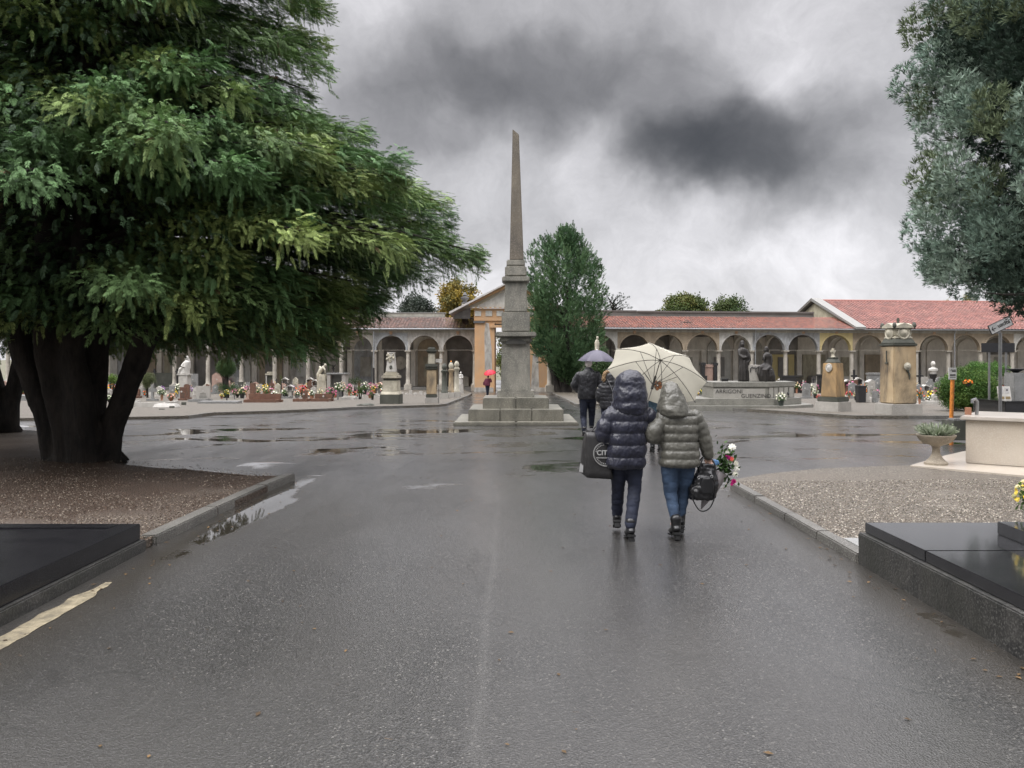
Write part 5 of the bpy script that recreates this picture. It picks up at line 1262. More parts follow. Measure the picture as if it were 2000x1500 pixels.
def great_pedestal():
    g = gp(1752, 811, .1); Y = g.y + .75; k = FPX / Y; c = Vector(((1754 - CX) / k, Y, G(Y) + .1)); Z = lambda py: (CH + (HY - py) / k) - c.z
    root = empty('pedestal_monument', c, 'tall stained ochre stone pedestal with carved marble medallions on top', 'monument', rz=R(8))
    s = .80
    turned_box(MB(), .60, .56, -.1, Z(788)).build('foot', M_LGRAN, root, bevel=.02)
    mb = MB(); turned_box(mb, .46, .45, Z(787.5), Z(676), .44, .43); mb.build('pedestal', M_SAND, root, bevel=.03)
    mb = MB(); turned_box(mb, .47, .46, Z(676) + .001, Z(671)); turned_box(mb, .44, .42, Z(671) + .001, Z(662), .36, .34); mb.build('pedestal_cap', M_DARKST, root, bevel=.02)
    # carved head block: four gabled faces with round medallions
    mb = MB(); turned_box(mb, .37, .35, Z(662) + .001, Z(657), .35, .33); turned_box(mb, .31, .30, Z(657) + .001, Z(641), .33, .32); mb.build('carved_block', M_OLDM, root, bevel=.03)
    for (a, dx) in ((0, .31), (90, .33), (180, .31), (270, .33)):
        Mr = Matrix.Rotation(R(a), 4, 'Z'); M = Mr @ Matrix.Translation((0, -dx + .02, Z(650.5))) @ Matrix.Rotation(R(90), 4, 'X')
        MB().lathe([(.25, 0), (.25, .06), (.21, .08), (.17, .055), (.10, .10), (.03, .13)], seg=22, M=M).build('medallion', M_OLDM, root, smooth=True)
        mb = MB(); mb.poly([(-.38, Z(641.5)), (.38, Z(641.5)), (.38, Z(638)), (0, Z(631)), (-.38, Z(638))], -dx - .10, 0, Mr); mb.build('gable', M_OLDM, root, bevel=.01)
        for sx in (-1, 1):
            mb = MB(); mb.ball(Mr @ Vector((sx * .38, -dx - .06, Z(636))), .07, .07, .11, 8); mb.build('corner_leaf', M_DARKST, root, smooth=True)
    mb = MB(); mb.box(-.03, .03, -.03, .03, Z(633), Z(621)); mb.box(-.07, .07, -.025, .025, Z(626), Z(624.5)); mb.build('small_cross', M_DARKST, root)
    M = Matrix.Translation((.05, -.46, Z(715))) @ Matrix.Rotation(R(90), 4, 'X')
    MB().lathe([(.13, 0), (.14, .03), (.09, .05), (.05, .08)], seg=14, M=M).build('wreath', M_OLDM, root)
    mb = MB(); mb.tube([(.05 + .1 * math.sin(t * 2), -.47, Z(722) - t * .35) for t in np.linspace(0, 1, 7)], [.05, .045, .03, .04, .03, .02, .01], 8); mb.build('ribbon', M_DARKST, root)
    M = Matrix.Rotation(R(-90), 4, 'Z')
    mb = MB(); mb.box(-.02, .02, -.475, -.44, Z(708), Z(685), M); mb.box(-.10, .10, -.475, -.441, Z(708) - .04, Z(708), M); mb.build('carving', M_DARKST, root)
great_pedestal()

def cross_pedestal():
    g = gp(1627, 804, .1); Y = g.y + .6; k = FPX / Y; c = Vector(((1627 - CX) / k, Y, G(Y) + .1)); Z = lambda py: (CH + (HY - py) / k) - c.z; w = lambda px: px / k / 2
    root = empty('pedestal_monument', c, 'ochre stone pedestal with oval portrait and small cross, right of the bronze figures', 'monument', rz=R(40))
    f = .80
    turned_box(MB(), w(62) * f, w(62) * f, -.1, Z(784)).build('foot', M_LGRAN, root, bevel=.02)
    turned_box(MB(), w(54) * f, w(54) * f, Z(784) + .001, Z(775)).build('base', M_DARKST, root, bevel=.02)
    turned_box(MB(), w(42) * f, w(42) * f, Z(775) + .001, Z(709), w(34) * f, w(34) * f).build('pedestal', M_OCHRE, root, bevel=.02)
    mb = MB(); turned_box(mb, w(28) * f, w(28) * f, Z(709) + .001, Z(701), w(18) * f, w(20) * f); turned_box(mb, w(18) * f, w(20) * f, Z(701) + .001, Z(698)); mb.build('shoulder', M_DARKST, root, bevel=.02)
    M = Matrix.Rotation(R(-90), 4, 'Z') @ Matrix.Translation((.0, -w(36) * f - .01, Z(718))) @ Matrix.Rotation(R(86), 4, 'X') @ Matrix.Diagonal((.8, 1, 1, 1))
    MB().lathe([(.17, 0), (.17, .04), (.14, .05), (.13, .03), (.05, .07)], seg=20, M=M).build('portrait', M_MARB, root, smooth=True)
    mb = MB(); mb.box(-.045, .045, -.045, .045, Z(698) + .001, Z(680)); mb.box(-.14, .14, -.043, .043, Z(688), Z(684)); mb.ball((0, 0, Z(697)), .09, .09, .06, 8); mb.build('cross', M_OLDM, root, bevel=.008)
cross_pedestal()

# ================================================================ left burial field: the columns
def marble_column():
    g = gp(764, 789, .1); Y = g.y + .45; k = FPX / Y; c = Vector(((764.5 - CX) / k, Y, G(Y) + .1)); Z = lambda py: (CH + (HY - py) / k) - c.z; w = lambda px: px / k / 2
    root = empty('column_monument', c, 'lichened white marble column with tapered carved shaft on a dark block', 'monument', rz=R(-4))
    turned_box(MB(), w(38), w(36), -.1, Z(770)).build('foot', M_DARKST, root, bevel=.02)
    mb = MB(); turned_box(mb, w(37), w(35), Z(770) + .001, Z(764), w(32), w(30)); mb.build('plinth', M_OLDM, root, bevel=.01)
    turned_box(MB(), w(30), w(29), Z(764) + .001, Z(743), w(29), w(28)).build('die', M_OLDM, root, bevel=.02)
    turned_box(MB(), w(26), w(25), Z(743) + .001, Z(739)).build('neck', M_DARKST, root)
    turned_box(MB(), w(33), w(32), Z(739) + .001, Z(733)).build('cornice', M_OLDM, root, bevel=.03)
    mb = MB(); turned_box(mb, w(26), w(25), Z(733) + .001, Z(729)); turned_box(mb, w(20), w(19), Z(729) + .001, Z(726)); mb.build('base_moulding', M_OLDM, root, bevel=.015)
    turned_box(MB(), w(18.5), w(17.5), Z(726) + .001, Z(690), w(12), w(11.5)).build('shaft', M_MARB, root, bevel=.02)
    mb = MB(); turned_box(mb, w(13.5), w(13), Z(690) + .001, Z(688)); mb.build('shaft_cap', M_MARB, root)
    rs = random.Random(4); mb = MB()
    for i in range(26): mb.ball((rs.uniform(-.2, .2), -w(14) - rs.uniform(0, .03), Z(rs.uniform(691, 702))), rs.uniform(.03, .06), seg=6)
    for i in range(8): mb.ball((rs.uniform(-.07, .07), -w(15.5), Z(700 + i * 1.0)), .04, seg=6)
    mb.build('carved_garland', M_OLDM, root)
    M = Matrix.Translation((0.02, -w(17) - .0, Z(717))) @ Matrix.Rotation(R(86), 4, 'X') @ Matrix.Diagonal((.75, 1, 1, 1))
    MB().lathe([(.1, 0), (.1, .03), (.06, .04)], seg=14, M=M).build('portrait', M_DARKST, root)
marble_column()
def dark_column():
    g = gp(842, 788, .1); Y = g.y + .35; k = FPX / Y; c = Vector(((843 - CX) / k, Y, G(Y) + .1)); Z = lambda py: (CH + (HY - py) / k) - c.z; w = lambda px: px / k / 2
    root = empty('column_monument', c, 'rust streaked stone column with broken capital beside the kerb corner', 'monument', rz=R(5))
    turned_box(MB(), w(25), w(25), -.1, Z(776)).build('foot', M_LGRAN, root, bevel=.02)
    turned_box(MB(), w(22), w(22), Z(776) + .001, Z(770)).build('plinth', M_DARKST, root, bevel=.02)
    turned_box(MB(), w(20), w(20), Z(770) + .001, Z(722), w(18.5), w(18.5)).build('shaft', M_SAND, root, bevel=.03)
    mb = MB(); turned_box(mb, w(22), w(22), Z(722) + .001, Z(717), w(25), w(25)); turned_box(mb, w(25), w(25), Z(717) + .001, Z(711)); mb.build('cornice', M_DARKST, root, bevel=.03)
    turned_box(MB(), w(14.5), w(14), Z(711) + .001, Z(690), w(13), w(13)).build('upper_shaft', M_OLDM, root, bevel=.02)
    mb = MB(); turned_box(mb, w(14), w(14), Z(690) + .001, Z(687), w(20), w(20)); turned_box(mb, w(20), w(20), Z(687) + .001, Z(683)); turned_box(mb, w(15), w(14), Z(683) + .001, Z(678), w(13), w(12)); mb.build('capital', M_DARKST, root, bevel=.02)
    sg = empty('small_sign', c + Vector((w(14) + .02, -.1, Z(704))), 'small white direction plate behind the rust streaked column', 'sign')
    MB().box(.0, .34, 0, .02, -.10, .08).build('plate', M_MARB, sg); MB().tube([(.17, .04, -2.3), (.17, .04, .1)], .02, 6).build('post', M_ZINC, sg)
dark_column()
def old_columns():
    specs = [(868, 768, 710, 11, 'dark round topped stone column, nearest the marble column group', M_DARKST), (881, 767, 708, 10, 'rusty stone column with red grave light beside the gate lawn', M_SAND), (892, 765, 705, 10, 'pale stone column with carved marble top near the kerb corner', M_OLDM)]
    for i, (px, yb, yt, ww, lab, mt) in enumerate(specs):
        Y = 52.5 + i * 2; k = FPX / Y; c = Vector(((px - CX) / k, Y, G(Y) + .1)); h = CH + (HY - yt) / k - c.z; r = ww / k / 2
        root = empty('column_monument', c, lab, 'monument')
        MB().cbox(Vector((0, 0, -.1)), r * 3, r * 3, .45).build('foot', M_LGRAN, root, bevel=.02)
        mb = MB(); mb.lathe([(r * 1.25, .351), (r * 1.25, .45), (r, .5), (r * .9, h * .55), (r * .8, h * .72), (r * 1.2, h * .76), (r * 1.2, h * .8), (r * .8, h * .82)], seg=12); mb.build('shaft', mt, root, smooth=True)
        mb = MB(); mb.lathe([(r * .6, h * .82), (r * 1.0, h * .88), (r * .9, h * .94), (r * .4, h)], seg=10); mb.build('finial', M_OLDM if i else M_DARKST, root, smooth=True)
    c = gp(900, 768, .1)
    s = empty('marble_statue', c, 'small white marble figure on a pedestal beside the old columns', 'statue')
    MB().cbox(Vector((0, 0, -.05)), .5, .5, .75, taper=.05).build('pedestal', M_LGRAN, s, bevel=.01)
    mb = MB(); mb.loft([(0, 0, z, a, b_) for z, a, b_ in ((.70, .17, .15), (1.0, .16, .13), (1.3, .13, .11), (1.45, .16, .11), (1.53, .06, .06))]); mb.ball((0, 0, 1.62), .085, .09, .11); mb.tube([(-.14, 0, 1.45), (-.18, -.08, 1.25), (-.05, -.14, 1.2)], [.05, .045, .03], 8, dome=True); mb.tube([(.14, 0, 1.45), (.18, -.08, 1.25), (.05, -.15, 1.25)], [.05, .045, .03], 8, dome=True)
    remeshed(mb, 'figure', .02, M_MARB, s, 2)
old_columns()

def white_statue():
    Y = 56.0; k = FPX / Y; c = Vector(((361 - CX) / k, Y, G(Y) + .1)); Z = lambda py: (CH + (HY - py) / k) - c.z; w = lambda px: px / k
    s = empty('marble_statue', c, 'white marble veiled woman seated on a tall white pedestal among the graves', 'statue')
    MB().box(-w(9), w(9), -.32, .32, -.1, Z(733)).build('pedestal', M_MARB, s, bevel=.02)
    mb = MB(); mb.box(-w(12), w(12), -.36, .36, Z(733) + .001, Z(730)); mb.build('pedestal_cap', M_MARB, s, bevel=.02)
    mb = MB(); mb.loft([(x * 1 / k, 0, Z(y), w(a), w(b_)) for y, x, a, b_ in ((730, -1, 11, 9), (725, 0, 9.5, 8), (718, 2, 7.5, 7), (712, 3, 6.5, 6), (707, 3.5, 6, 5), (704, 3.5, 2.6, 2.6))])
    mb.ball((w(3.2), 0, Z(701)), w(3), w(3.3), w(4)); mb.tube([(w(4), .05, Z(697.5)), (w(6), .12, Z(706)), (w(7), .15, Z(718))], [w(3), w(3.6), w(3)], 10, dome=True)
    mb.tube([(-w(1), -.1, Z(709)), (-w(4), -.25, Z(715)), (w(1), -.3, Z(716))], [w(2), w(1.8), w(1.3)], 8, dome=True); mb.tube([(0, -.1, Z(718)), (-w(7), -.2, Z(721)), (-w(9), -.25, Z(729))], [w(3.5), w(3.2), w(2.2)], 10, dome=True)
    remeshed(mb, 'figure', .025, M_MARB, s, 2)
white_statue()
def angel():
    Y = 56.5; k = FPX / Y; c = Vector(((630 - CX) / k, Y, G(Y) + .1)); Z = lambda py: (CH + (HY - py) / k) - c.z; w = lambda px: px / k
    s = empty('stone_statue', c, 'weathered stone mourning figure bent over a pedestal left of the dark box tomb', 'statue')
    MB().box(-w(9), w(9), -.3, .3, -.1, Z(744)).build('pedestal', M_OLDM, s, bevel=.02)
    turned_box(MB(), w(7.5), w(7), Z(744) + .001, Z(731), w(6), w(5.5)).build('upper_block', M_OLDM, s, bevel=.02)
    mb = MB(); mb.tube([(-w(9), 0, Z(743)), (-w(8), 0, Z(732)), (-w(4), 0, Z(724)), (w(2), 0, Z(718)), (w(4), 0, Z(715))], [w(2.5), w(4), w(4.5), w(4), w(2)], 10, dome=True); mb.ball((w(5.5), 0, Z(713)), w(3), w(3), w(3.4)); mb.tube([(w(2), -.1, Z(718)), (w(6), -.2, Z(722)), (w(6), -.15, Z(730))], [w(2), w(1.8), w(1.4)], 8, dome=True); mb.tube([(w(-2), .1, Z(721)), (w(-7), .35, Z(717)), (w(-9), .4, Z(724))], [w(1.5), w(2.5), w(1)], 8, dome=True)
    remeshed(mb, 'figure', .03, M_OLDM, s, 2)
    t = empty('box_tomb', Vector(((660 - CX) / k, Y, G(Y) + .1)), 'dark grey box tomb with open front beyond the flower beds', 'tomb')
    kk = w(20)
    mb = MB(); mb.box(-kk, kk, -.5, .5, Z(731), Z(728.5)); mb.build('top_slab', M_GGRAN, t, bevel=.01)
    mb = MB(); mb.box(-kk + .05, -kk + .28, -.45, .45, -.1, Z(731) - .001); mb.box(kk - .35, kk - .1, -.45, .45, -.1, Z(731) - .001); mb.build('side_walls', M_LGRAN, t)
    MB().box(-kk + .281, kk - .351, .1, .44, -.1, Z(731) - .001).build('back_wall', M_GGRAN, t)
    v = empty('bronze_vase', Vector(((651 - CX) / k, Y, Z(728.5) + G(Y) + .101)), 'dark bronze vase standing on the dark box tomb', 'vase')
    MB().lathe([(.1, 0), (.05, .08), (.05, .2), (.10, .3), (.14, .34), (.1, .34)], seg=12).build('vase', M_BRONZE, v, smooth=True)
    mb = MB(); rs = random.Random(5)
    for _ in range(12): a = rs.uniform(0, 6.28); mb.tube([(0, 0, .3), (.1 * math.cos(a), .1 * math.sin(a), .5), (.2 * math.cos(a), .2 * math.sin(a), .58)], [.02, .025, .01], 5)
    mb.build('bronze_leaves', M_BRONZE, v)
angel()
def topiary():
    Y = 54.0; k = FPX / Y; c = at(442, 718, Y)
    root = shrub('topiary_tree', 'clipped dark green ball topiary on a stem above a low bush', 442, 718, Y, 23 / k, 22 / k, [(.045, .085, .03), (.06, .10, .035)], 61, .055, 150, 'topiary', n_per=900, up=0)
    cl = []; rs = random.Random(8)
    for i in range(40): cl.append((at(444 + rs.uniform(-17, 17), 759 + rs.uniform(-6, 6), Y + rs.uniform(-.5, .3)), (0, 0, .3), (.2, .2, .18), (.04, .08, .03)))
    clump_crown('low_bush', cl, 400, .09, LEAFY, leafmat('shrub_leaves', (1, 1, 1)), root, seed=4)
    mb = MB(); mb.tube([(c.x, Y, G(Y)), (c.x, Y, c.z - .5)], [.2, .14], 8); mb.build('clipped_stem', M_BARK, root, rel=True)
topiary()
# ---------------------------------------------------------------- hand placed pieces of the left field
def P_(px, py, off=.1): return gp(px, py, off)
def sz(px, p): return px * p.y / FPX
p = P_(298, 783); grave('grey stone cross grave beyond the right stem of the big conifer', p, sz(15, p), sz(32, p), 'cross', M_GGRAN, seed=1)
p = P_(324, 760); o = grave('wide dark stone slab between two black iron crosses', p, sz(42, p), sz(32, p), 'flat', M_DARKST, seed=2, plaque=False)
for px_, w_ in ((302, 'left'), (346, 'right')):
    q = P_(px_, 761); e = empty('iron_cross', q, 'tall black iron cross on the %s of the wide dark slab' % w_, 'cross')
    h = sz(41, q); mb = MB(); mb.box(-.06, .06, -.06, .06, -.05, h); mb.box(-.16, .16, -.05, .05, h * .84, h * .9); mb.build('cross', M_IRON, e, bevel=.01); MB().cbox(Vector((0, 0, -.05)), .3, .3, .4).build('foot', M_DARKST, e)
p = P_(380, 764); grave('tall plain grey headstone directly right of the white seated statue', p, sz(14, p), sz(34, p), 'flat', M_GGRAN, seed=3)
p = P_(432, 766); grave('rose brown wave topped headstone behind the ball topiary', p, sz(36, p), sz(38, p), 'wave', M_PINK, seed=4)
p = P_(397, 784); grave('pair shaped pale grey headstone with carved lines on a low slab', p, sz(28, p), sz(30, p), 'flat', M_LGRAN, bed=1.2, bedmat=M_GGRAN, seed=5)
p = P_(418, 788); e = empty('ground_slab', p, 'flat grey stone slab on the gravel in front of the topiary', 'slab'); MB().box(-.75, 1.3, -.3, .5, -.05, .12).build('slab', M_GGRAN, e, bevel=.02)
p = P_(518, 785); grave('low brown granite grave with a square post and wide border', p, sz(62, p), sz(16, p), 'flat', M_BROWN, bed=1.0, seed=6, plaque=False)
p = P_(494, 784); e = empty('stone_post', p, 'square reddish granite post at the left of the low brown grave', 'post'); mb = MB(); mb.box(-sz(4.5, p), sz(4.5, p), -.14, .14, -.05, sz(36, p)); mb.build('post', M_BROWN, e, bevel=.01)
p = P_(530, 760); e = empty('stone_aedicule', p, 'dark stone aedicule with pale flat roof behind the brown grave', 'tomb')
a = sz(8, p); h = sz(34, p); MB().box(-a, a, -.2, .3, -.05, h * .8).build('body', M_DARKST, e, bevel=.01); mb = MB(); mb.box(-a * 1.3, a * 1.3, -.35, .4, h * .801, h * .9); mb.box(-a * .9, a * .9, -.25, .3, h * .901, h); mb.build('roof', M_OLDM, e, bevel=.02); mb = MB(); mb.box(-a * 1.15, -a * .85, -.3, -.201, -.05, h * .8); mb.box(a * .85, a * 1.15, -.3, -.201, -.05, h * .8); mb.build('columns', M_MARB, e)
shrub('small_conifer', 'narrow bright green dwarf conifer behind the brown grave', 549, 742, 54, .13, .36, [(.09, .14, .03)], 63, .06, 24, 'shrub', n_per=500, up=1)
shrub('shrub', 'bright green bush seen between the stems of the big conifer', 217, 741, 55, .55, .50, [(.10, .17, .03), (.13, .2, .05)], 65, .1, 50)
shrub('shrub', 'loose yellow green bush behind the grey stone cross', 288, 742, 54, .6, .65, [(.10, .13, .05), (.12, .14, .07)], 67, .1, 60)
shrub('shrub', 'dark rounded bush at the edge of the pink and white flowers', 703, 762, 50.5, .33, .36, [(.045, .08, .02), (.06, .1, .03)], 69, .07, 40, n_per=400)
shrub('shrub', 'small clipped green ball beside the white ground stones', 727, 770, 49, .25, .28, [(.05, .09, .025)], 71, .06, 30, n_per=400)
shrub('shrub', 'low dark plants in front of the pale niche wall', 692, 744, 60, .75, .38, [(.05, .07, .03)], 73, .1, 40)
p = P_(632, 792, .1); e = empty('dark_stone_pile', gp(716, 792.5, .1), 'flat dark stones lying on the gravel left of the marble column', 'stones')
mb = MB(); mb.ball((0, 0, .03), .38, .2, .09, 10); mb.ball((-.3, .05, .02), .2, .14, .06, 8); mb.build('stones', M_DARKST, e, rough=.04, rscale=6)
for i, (px_, py_) in enumerate(((359, 791), (336, 797), (316, 800))):
    q = P_(px_, py_); e = empty('lawn_block', q, ['small dark square block on the gravel nearest the topiary', 'small dark square block on the gravel, middle of three', 'thin dark block on the gravel nearest the conifer trunk'][i], 'block'); MB().box(-.1, .1, -.06, .06, -.03, [.14, .09, .04][i]).build('block', M_DARKST, e, bevel=.01)

# frames and white slabs lying at the far left
p = P_(282, 795); e = empty('grave_bed', p, 'low white marble grave frame at the foot of the conifer', 'grave'); mb = MB(); mb.box(-.9, 1.0, -.2, -.08, -.05, .22); mb.box(-.9, -.78, -.08, 1.4, -.05, .22); mb.box(.88, 1.0, -.08, 1.4, -.05, .22); mb.build('frame', M_MARB, e, bevel=.01); MB().box(-.779, .879, -.079, 1.4, -.05, .12).build('slab', M_GGRAN, e)
p = P_(312, 796); e = empty('marble_tray', p, 'tilted white marble tray right of the marble frame', 'tray'); mb = MB(); mb.box(-.3, .75, -.1, .5, .0, .16, taper=.08); mb.build('tray', M_MARB, e, bevel=.02)
p = P_(14, 782); e = empty('grave_bed', p, 'low dark grave slab at the far left edge behind the conifers', 'grave'); MB().box(-1.5, 1.5, -.4, 1, -.05, .3).build('slab', M_GGRAN, e, bevel=.02)

FL_L = [  # px, py foot, radius px, height px, palette, kind
 (206, 777, 9, 22, 'yellow', 'pot', 'yellow flowers seen between the stems of the big conifer'), (219, 775, 9, 26, 'orange', 'pot', 'orange and red flowers between the conifer stems'), (213, 786, 8, 14, 'white', 'bowl', 'white flowers low between the conifer stems'),
 (316, 782, 10, 22, 'white', 'vase', 'white lilies in a grey vase right of the stone cross'), (334, 784, 9, 16, 'peach', 'bowl', 'peach flowers in a round terracotta bowl'), (347, 776, 8, 26, 'white', 'vase', 'tall white flowers below the seated marble statue'),
 (368, 778, 9, 26, 'purple', 'vase', 'purple flowers in a dark vase left of the paired headstone'), (394, 780, 6, 24, 'pink', 'vase', 'dusty pink flowers against the paired headstone'), (443, 782, 6, 22, 'yellow', 'vase', 'yellow flowers in a clay vase below the topiary'),
 (458, 780, 6, 20, 'pink', 'vase', 'pink flowers in a clay vase right of the topiary'), (433, 779, 5, 11, 'yellow', 'bowl', 'lime yellow bowl below the topiary'), (473, 778, 9, 22, 'cream', 'pot', 'cream flowers bunched left of the square post'), (484, 776, 8, 22, 'pink', 'pot', 'pale pink flowers right beside the square post'),
 (502, 780, 9, 30, 'cream', 'pot', 'cream flowers just right of the square post'), (519, 778, 8, 28, 'yellow', 'vase', 'yellow lilies behind the low brown grave'), (520, 779, 8, 20, 'none', 'pot', 'dark green pot plant on the low brown grave'), (536, 779, 9, 16, 'white', 'bowl', 'white flowers at the right end of the brown grave'),
 (556, 778, 8, 20, 'white', 'pot', 'white flowers next to the small grey lantern'), (571, 774, 7, 22, 'purple', 'vase', 'violet flowers in a vase behind the lantern'), (580, 778, 7, 16, 'white', 'pot', 'white flowers between violet and reddish ones'),
 (592, 776, 9, 24, 'red', 'pot', 'dull red flowers left of the dark brown grave'), (609, 781, 8, 20, 'white', 'pot', 'white flowers in a black pot on the brown grave border'), (646, 782, 12, 26, 'pink', 'pot', 'large dusty pink shrub of blossom on the brown grave'),
 (645, 760, 9, 18, 'red', 'pot', 'crimson pink flowers below the dark box tomb'), (660, 781, 9, 36, 'white', 'vase', 'tall white bouquet in a dark vase, first of two'), (669, 779, 8, 34, 'cream', 'vase', 'creamy bouquet in a dark vase right of the white one'), (682, 776, 9, 26, 'pink', 'vase', 'bright lilac pink bouquet in a clay vase'),
 (676, 762, 7, 14, 'purple', 'pot', 'lilac flowers in the back row below the box tomb'), (712, 770, 9, 24, 'white', 'pot', 'white and violet flowers right of the dark round bush'), (722, 766, 8, 18, 'pink', 'pot', 'pale pink flowers in front of the niche wall'), (731, 768, 8, 18, 'pink', 'pot', 'rose flowers at the end of the white and pink row'),
 (742, 768, 8, 22, 'peach', 'pot', 'peach flowers immediately left of the marble column'), (748, 770, 6, 14, 'mixed', 'pot', 'mixed flowers at the foot of the marble column'), (629, 770, 8, 24, 'white', 'pot', 'white flowers beside the wooden frame grave'), (600, 764, 7, 16, 'mixed', 'pot', 'mixed flowers in the second row behind the brown grave'),
 (690, 741, 6, 10, 'peach', 'pot', 'peach flowers hung near the pale niche wall'), (40, 778, 12, 26, 'yellow', 'pot', 'yellow green flowers left of the big conifer trunk'), (28, 776, 9, 18, 'white', 'pot', 'white flowers at the far left edge')]
for i, (px_, py_, r_, h_, pal, pot, lab) in enumerate(FL_L):
    q = P_(px_, py_); flowers('flower_' + pot, lab, q, sz(r_, q) * .9, sz(h_, q), pal, pot, 100 + i, 'flowers on the left burial field')
GR_L = [(358, 782, 12, 26, 'flat', M_BROWN, 0), (365, 780, 11, 30, 'round', M_BROWN, 0), (336, 778, 10, 24, 'flat', M_GGRAN, 0), (560, 776, 7, 20, 'flat', M_GGRAN, 0), (586, 772, 11, 22, 'flat', M_PINK, .8), (607, 768, 14, 26, 'gable', M_BROWN, .8), (596, 783, 10, 20, 'flat', M_BROWN, 1.2), (632, 783, 34, 14, 'flat', M_BROWN, 1.0), (626, 774, 6, 28, 'flat', M_LGRAN, 0),
        (575, 762, 9, 18, 'round', M_GGRAN, 0), (540, 768, 8, 20, 'shoulder', M_BROWN, 0), (508, 772, 9, 22, 'flat', M_LGRAN, 0), (470, 766, 10, 20, 'flat', M_DARKST, 0), (484, 764, 8, 18, 'round', M_GGRAN, 0), (407, 768, 9, 18, 'slant', M_BROWN, 0), (700, 776, 14, 8, 'slant', M_MARB, 0), (684, 780, 26, 7, 'flat', M_MARB, .9), (735, 776, 10, 8, 'slant', M_MARB, 0),
        (655, 768, 10, 20, 'gable', M_GGRAN, 0), (715, 760, 9, 16, 'flat', M_GGRAN, 0), (274, 776, 10, 22, 'round', M_LGRAN, 0), (262, 770, 9, 22, 'flat', M_MARB, 0), (30, 768, 14, 22, 'flat', M_MARB, .8), (10, 770, 12, 24, 'round', M_GGRAN, 0), (664, 757, 12, 18, 'flat', M_LGRAN, 0), (618, 759, 8, 20, 'flat', M_BROWN, 0)]
matname = {M_BROWN.name: 'brown granite', M_GGRAN.name: 'grey granite', M_PINK.name: 'pinkish granite', M_LGRAN.name: 'pale grey', M_MARB.name: 'white marble', M_DARKST.name: 'dark mossy', M_DGRAN.name: 'black granite', M_OLDM.name: 'weathered pale', M_SAND.name: 'tan stone'}
shname = {'flat': 'square topped', 'round': 'round topped', 'gable': 'gable topped', 'slant': 'slant topped', 'shoulder': 'shouldered', 'cross': 'cross shaped', 'wave': 'wave topped', 'heart': 'heart shaped'}
def nearest_words(px_, marks):
    m = sorted(marks, key=lambda q: abs(q[0] - px_))[0]
    d = px_ - m[0]
    return ('right of ' if d > 0 else 'left of ') + m[1]
MARK_L = [(15, 'the left edge trunk'), (260, 'the forked conifer stem'), (361, 'the white seated statue'), (397, 'the paired headstone'), (442, 'the ball topiary'), (494, 'the square reddish post'), (549, 'the dwarf conifer'), (592, 'the dull red flowers'), (630, 'the mourning figure'), (660, 'the dark box tomb'), (703, 'the dark round bush'), (764, 'the lichened marble column')]
used_l = {}
def glabel(mt, sh, px_, py_, marks, side, rows):
    row = rows[min(len(rows) - 1, sum(py_ > q for q in (761, 769, 777)))]
    base = '%s %s headstone %s, %s' % (matname[mt.name], shname[sh], nearest_words(px_, marks), row)
    n = used_l.get(base, 0); used_l[base] = n + 1
    return base if n == 0 else base + ', %s one' % ['second', 'third', 'fourth', 'fifth', 'sixth', 'seventh'][n - 1]
ROWS = ['farthest row', 'back row', 'middle row', 'front row']
for i, (px_, py_, w_, h_, sh, mt, bd) in enumerate(GR_L):
    q = P_(px_, py_); grave(glabel(mt, sh, px_, py_, MARK_L, 'left', ROWS), q, sz(w_, q), sz(h_, q), sh, mt, bed=bd, seed=200 + i, group='headstones on the left burial field', cross=(i % 7 == 3))
for i, (px_, py_, lab) in enumerate(((567, 778, 'small white roofed lantern left of the dull red flowers'), (606, 764, 'white roofed lantern, leftmost of three near the mourning figure'), (616, 768, 'white roofed lantern, middle of three near the mourning figure'), (630, 764, 'white roofed lantern, rightmost of three near the mourning figure'), (557, 764, 'grey roofed lantern right of the dwarf conifer'))):
    q = P_(px_, py_); shrine(lab, q, sz(11, q), sz(26, q), M_DARKST if i % 2 else M_LGRAN, 'roofed grave lanterns')
for i, px_ in enumerate((785, 794, 802, 811, 822, 831)):
    q = P_(px_, 770 + (i % 2)); e = empty('kerb_stone', q, ['low white stone nearest the marble column', 'second low white stone right of the marble column', 'upright white stone in the low row', 'fourth low white stone, before the rust streaked column', 'tall white stone behind the rust streaked column', 'last low white stone of the row'][i], 'stone', 'low white border stones')
    MB().box(-.12, .12, -.1, .1, -.05, [.16, .13, .3, .14, .24, .14][i]).build('stone', M_MARB, e, bevel=.01)
for i, (px_, py_, lab) in enumerate(((603, 775, 'lit orange grave candle on the brown grave'), (1 * 693, 772, 'lit orange grave candle near the white ground stones'), (780, 757, 'small lit grave light behind the marble column'), (884, 707, 'red grave light on top of the rusty column'))):
    q = P_(px_, py_) if i != 3 else at(881, 708.5, 54.5)
    e = empty('grave_candle', q, lab, 'candle'); e.scale = (1, 1, 1) if i != 3 else (.5, .5, .5); MB().lathe([(.05, 0), (.05, .12), (.035, .13)], seg=10).build('jar', M_IRON, e)
    MB().lathe([(.035, .131), (.045, .17), (.02, .24), (.003, .28)], seg=10).build('flame', plain('candle_flame', (.9, .35, .08), .5, emis=((1, .35, .08), 1.6)), e)

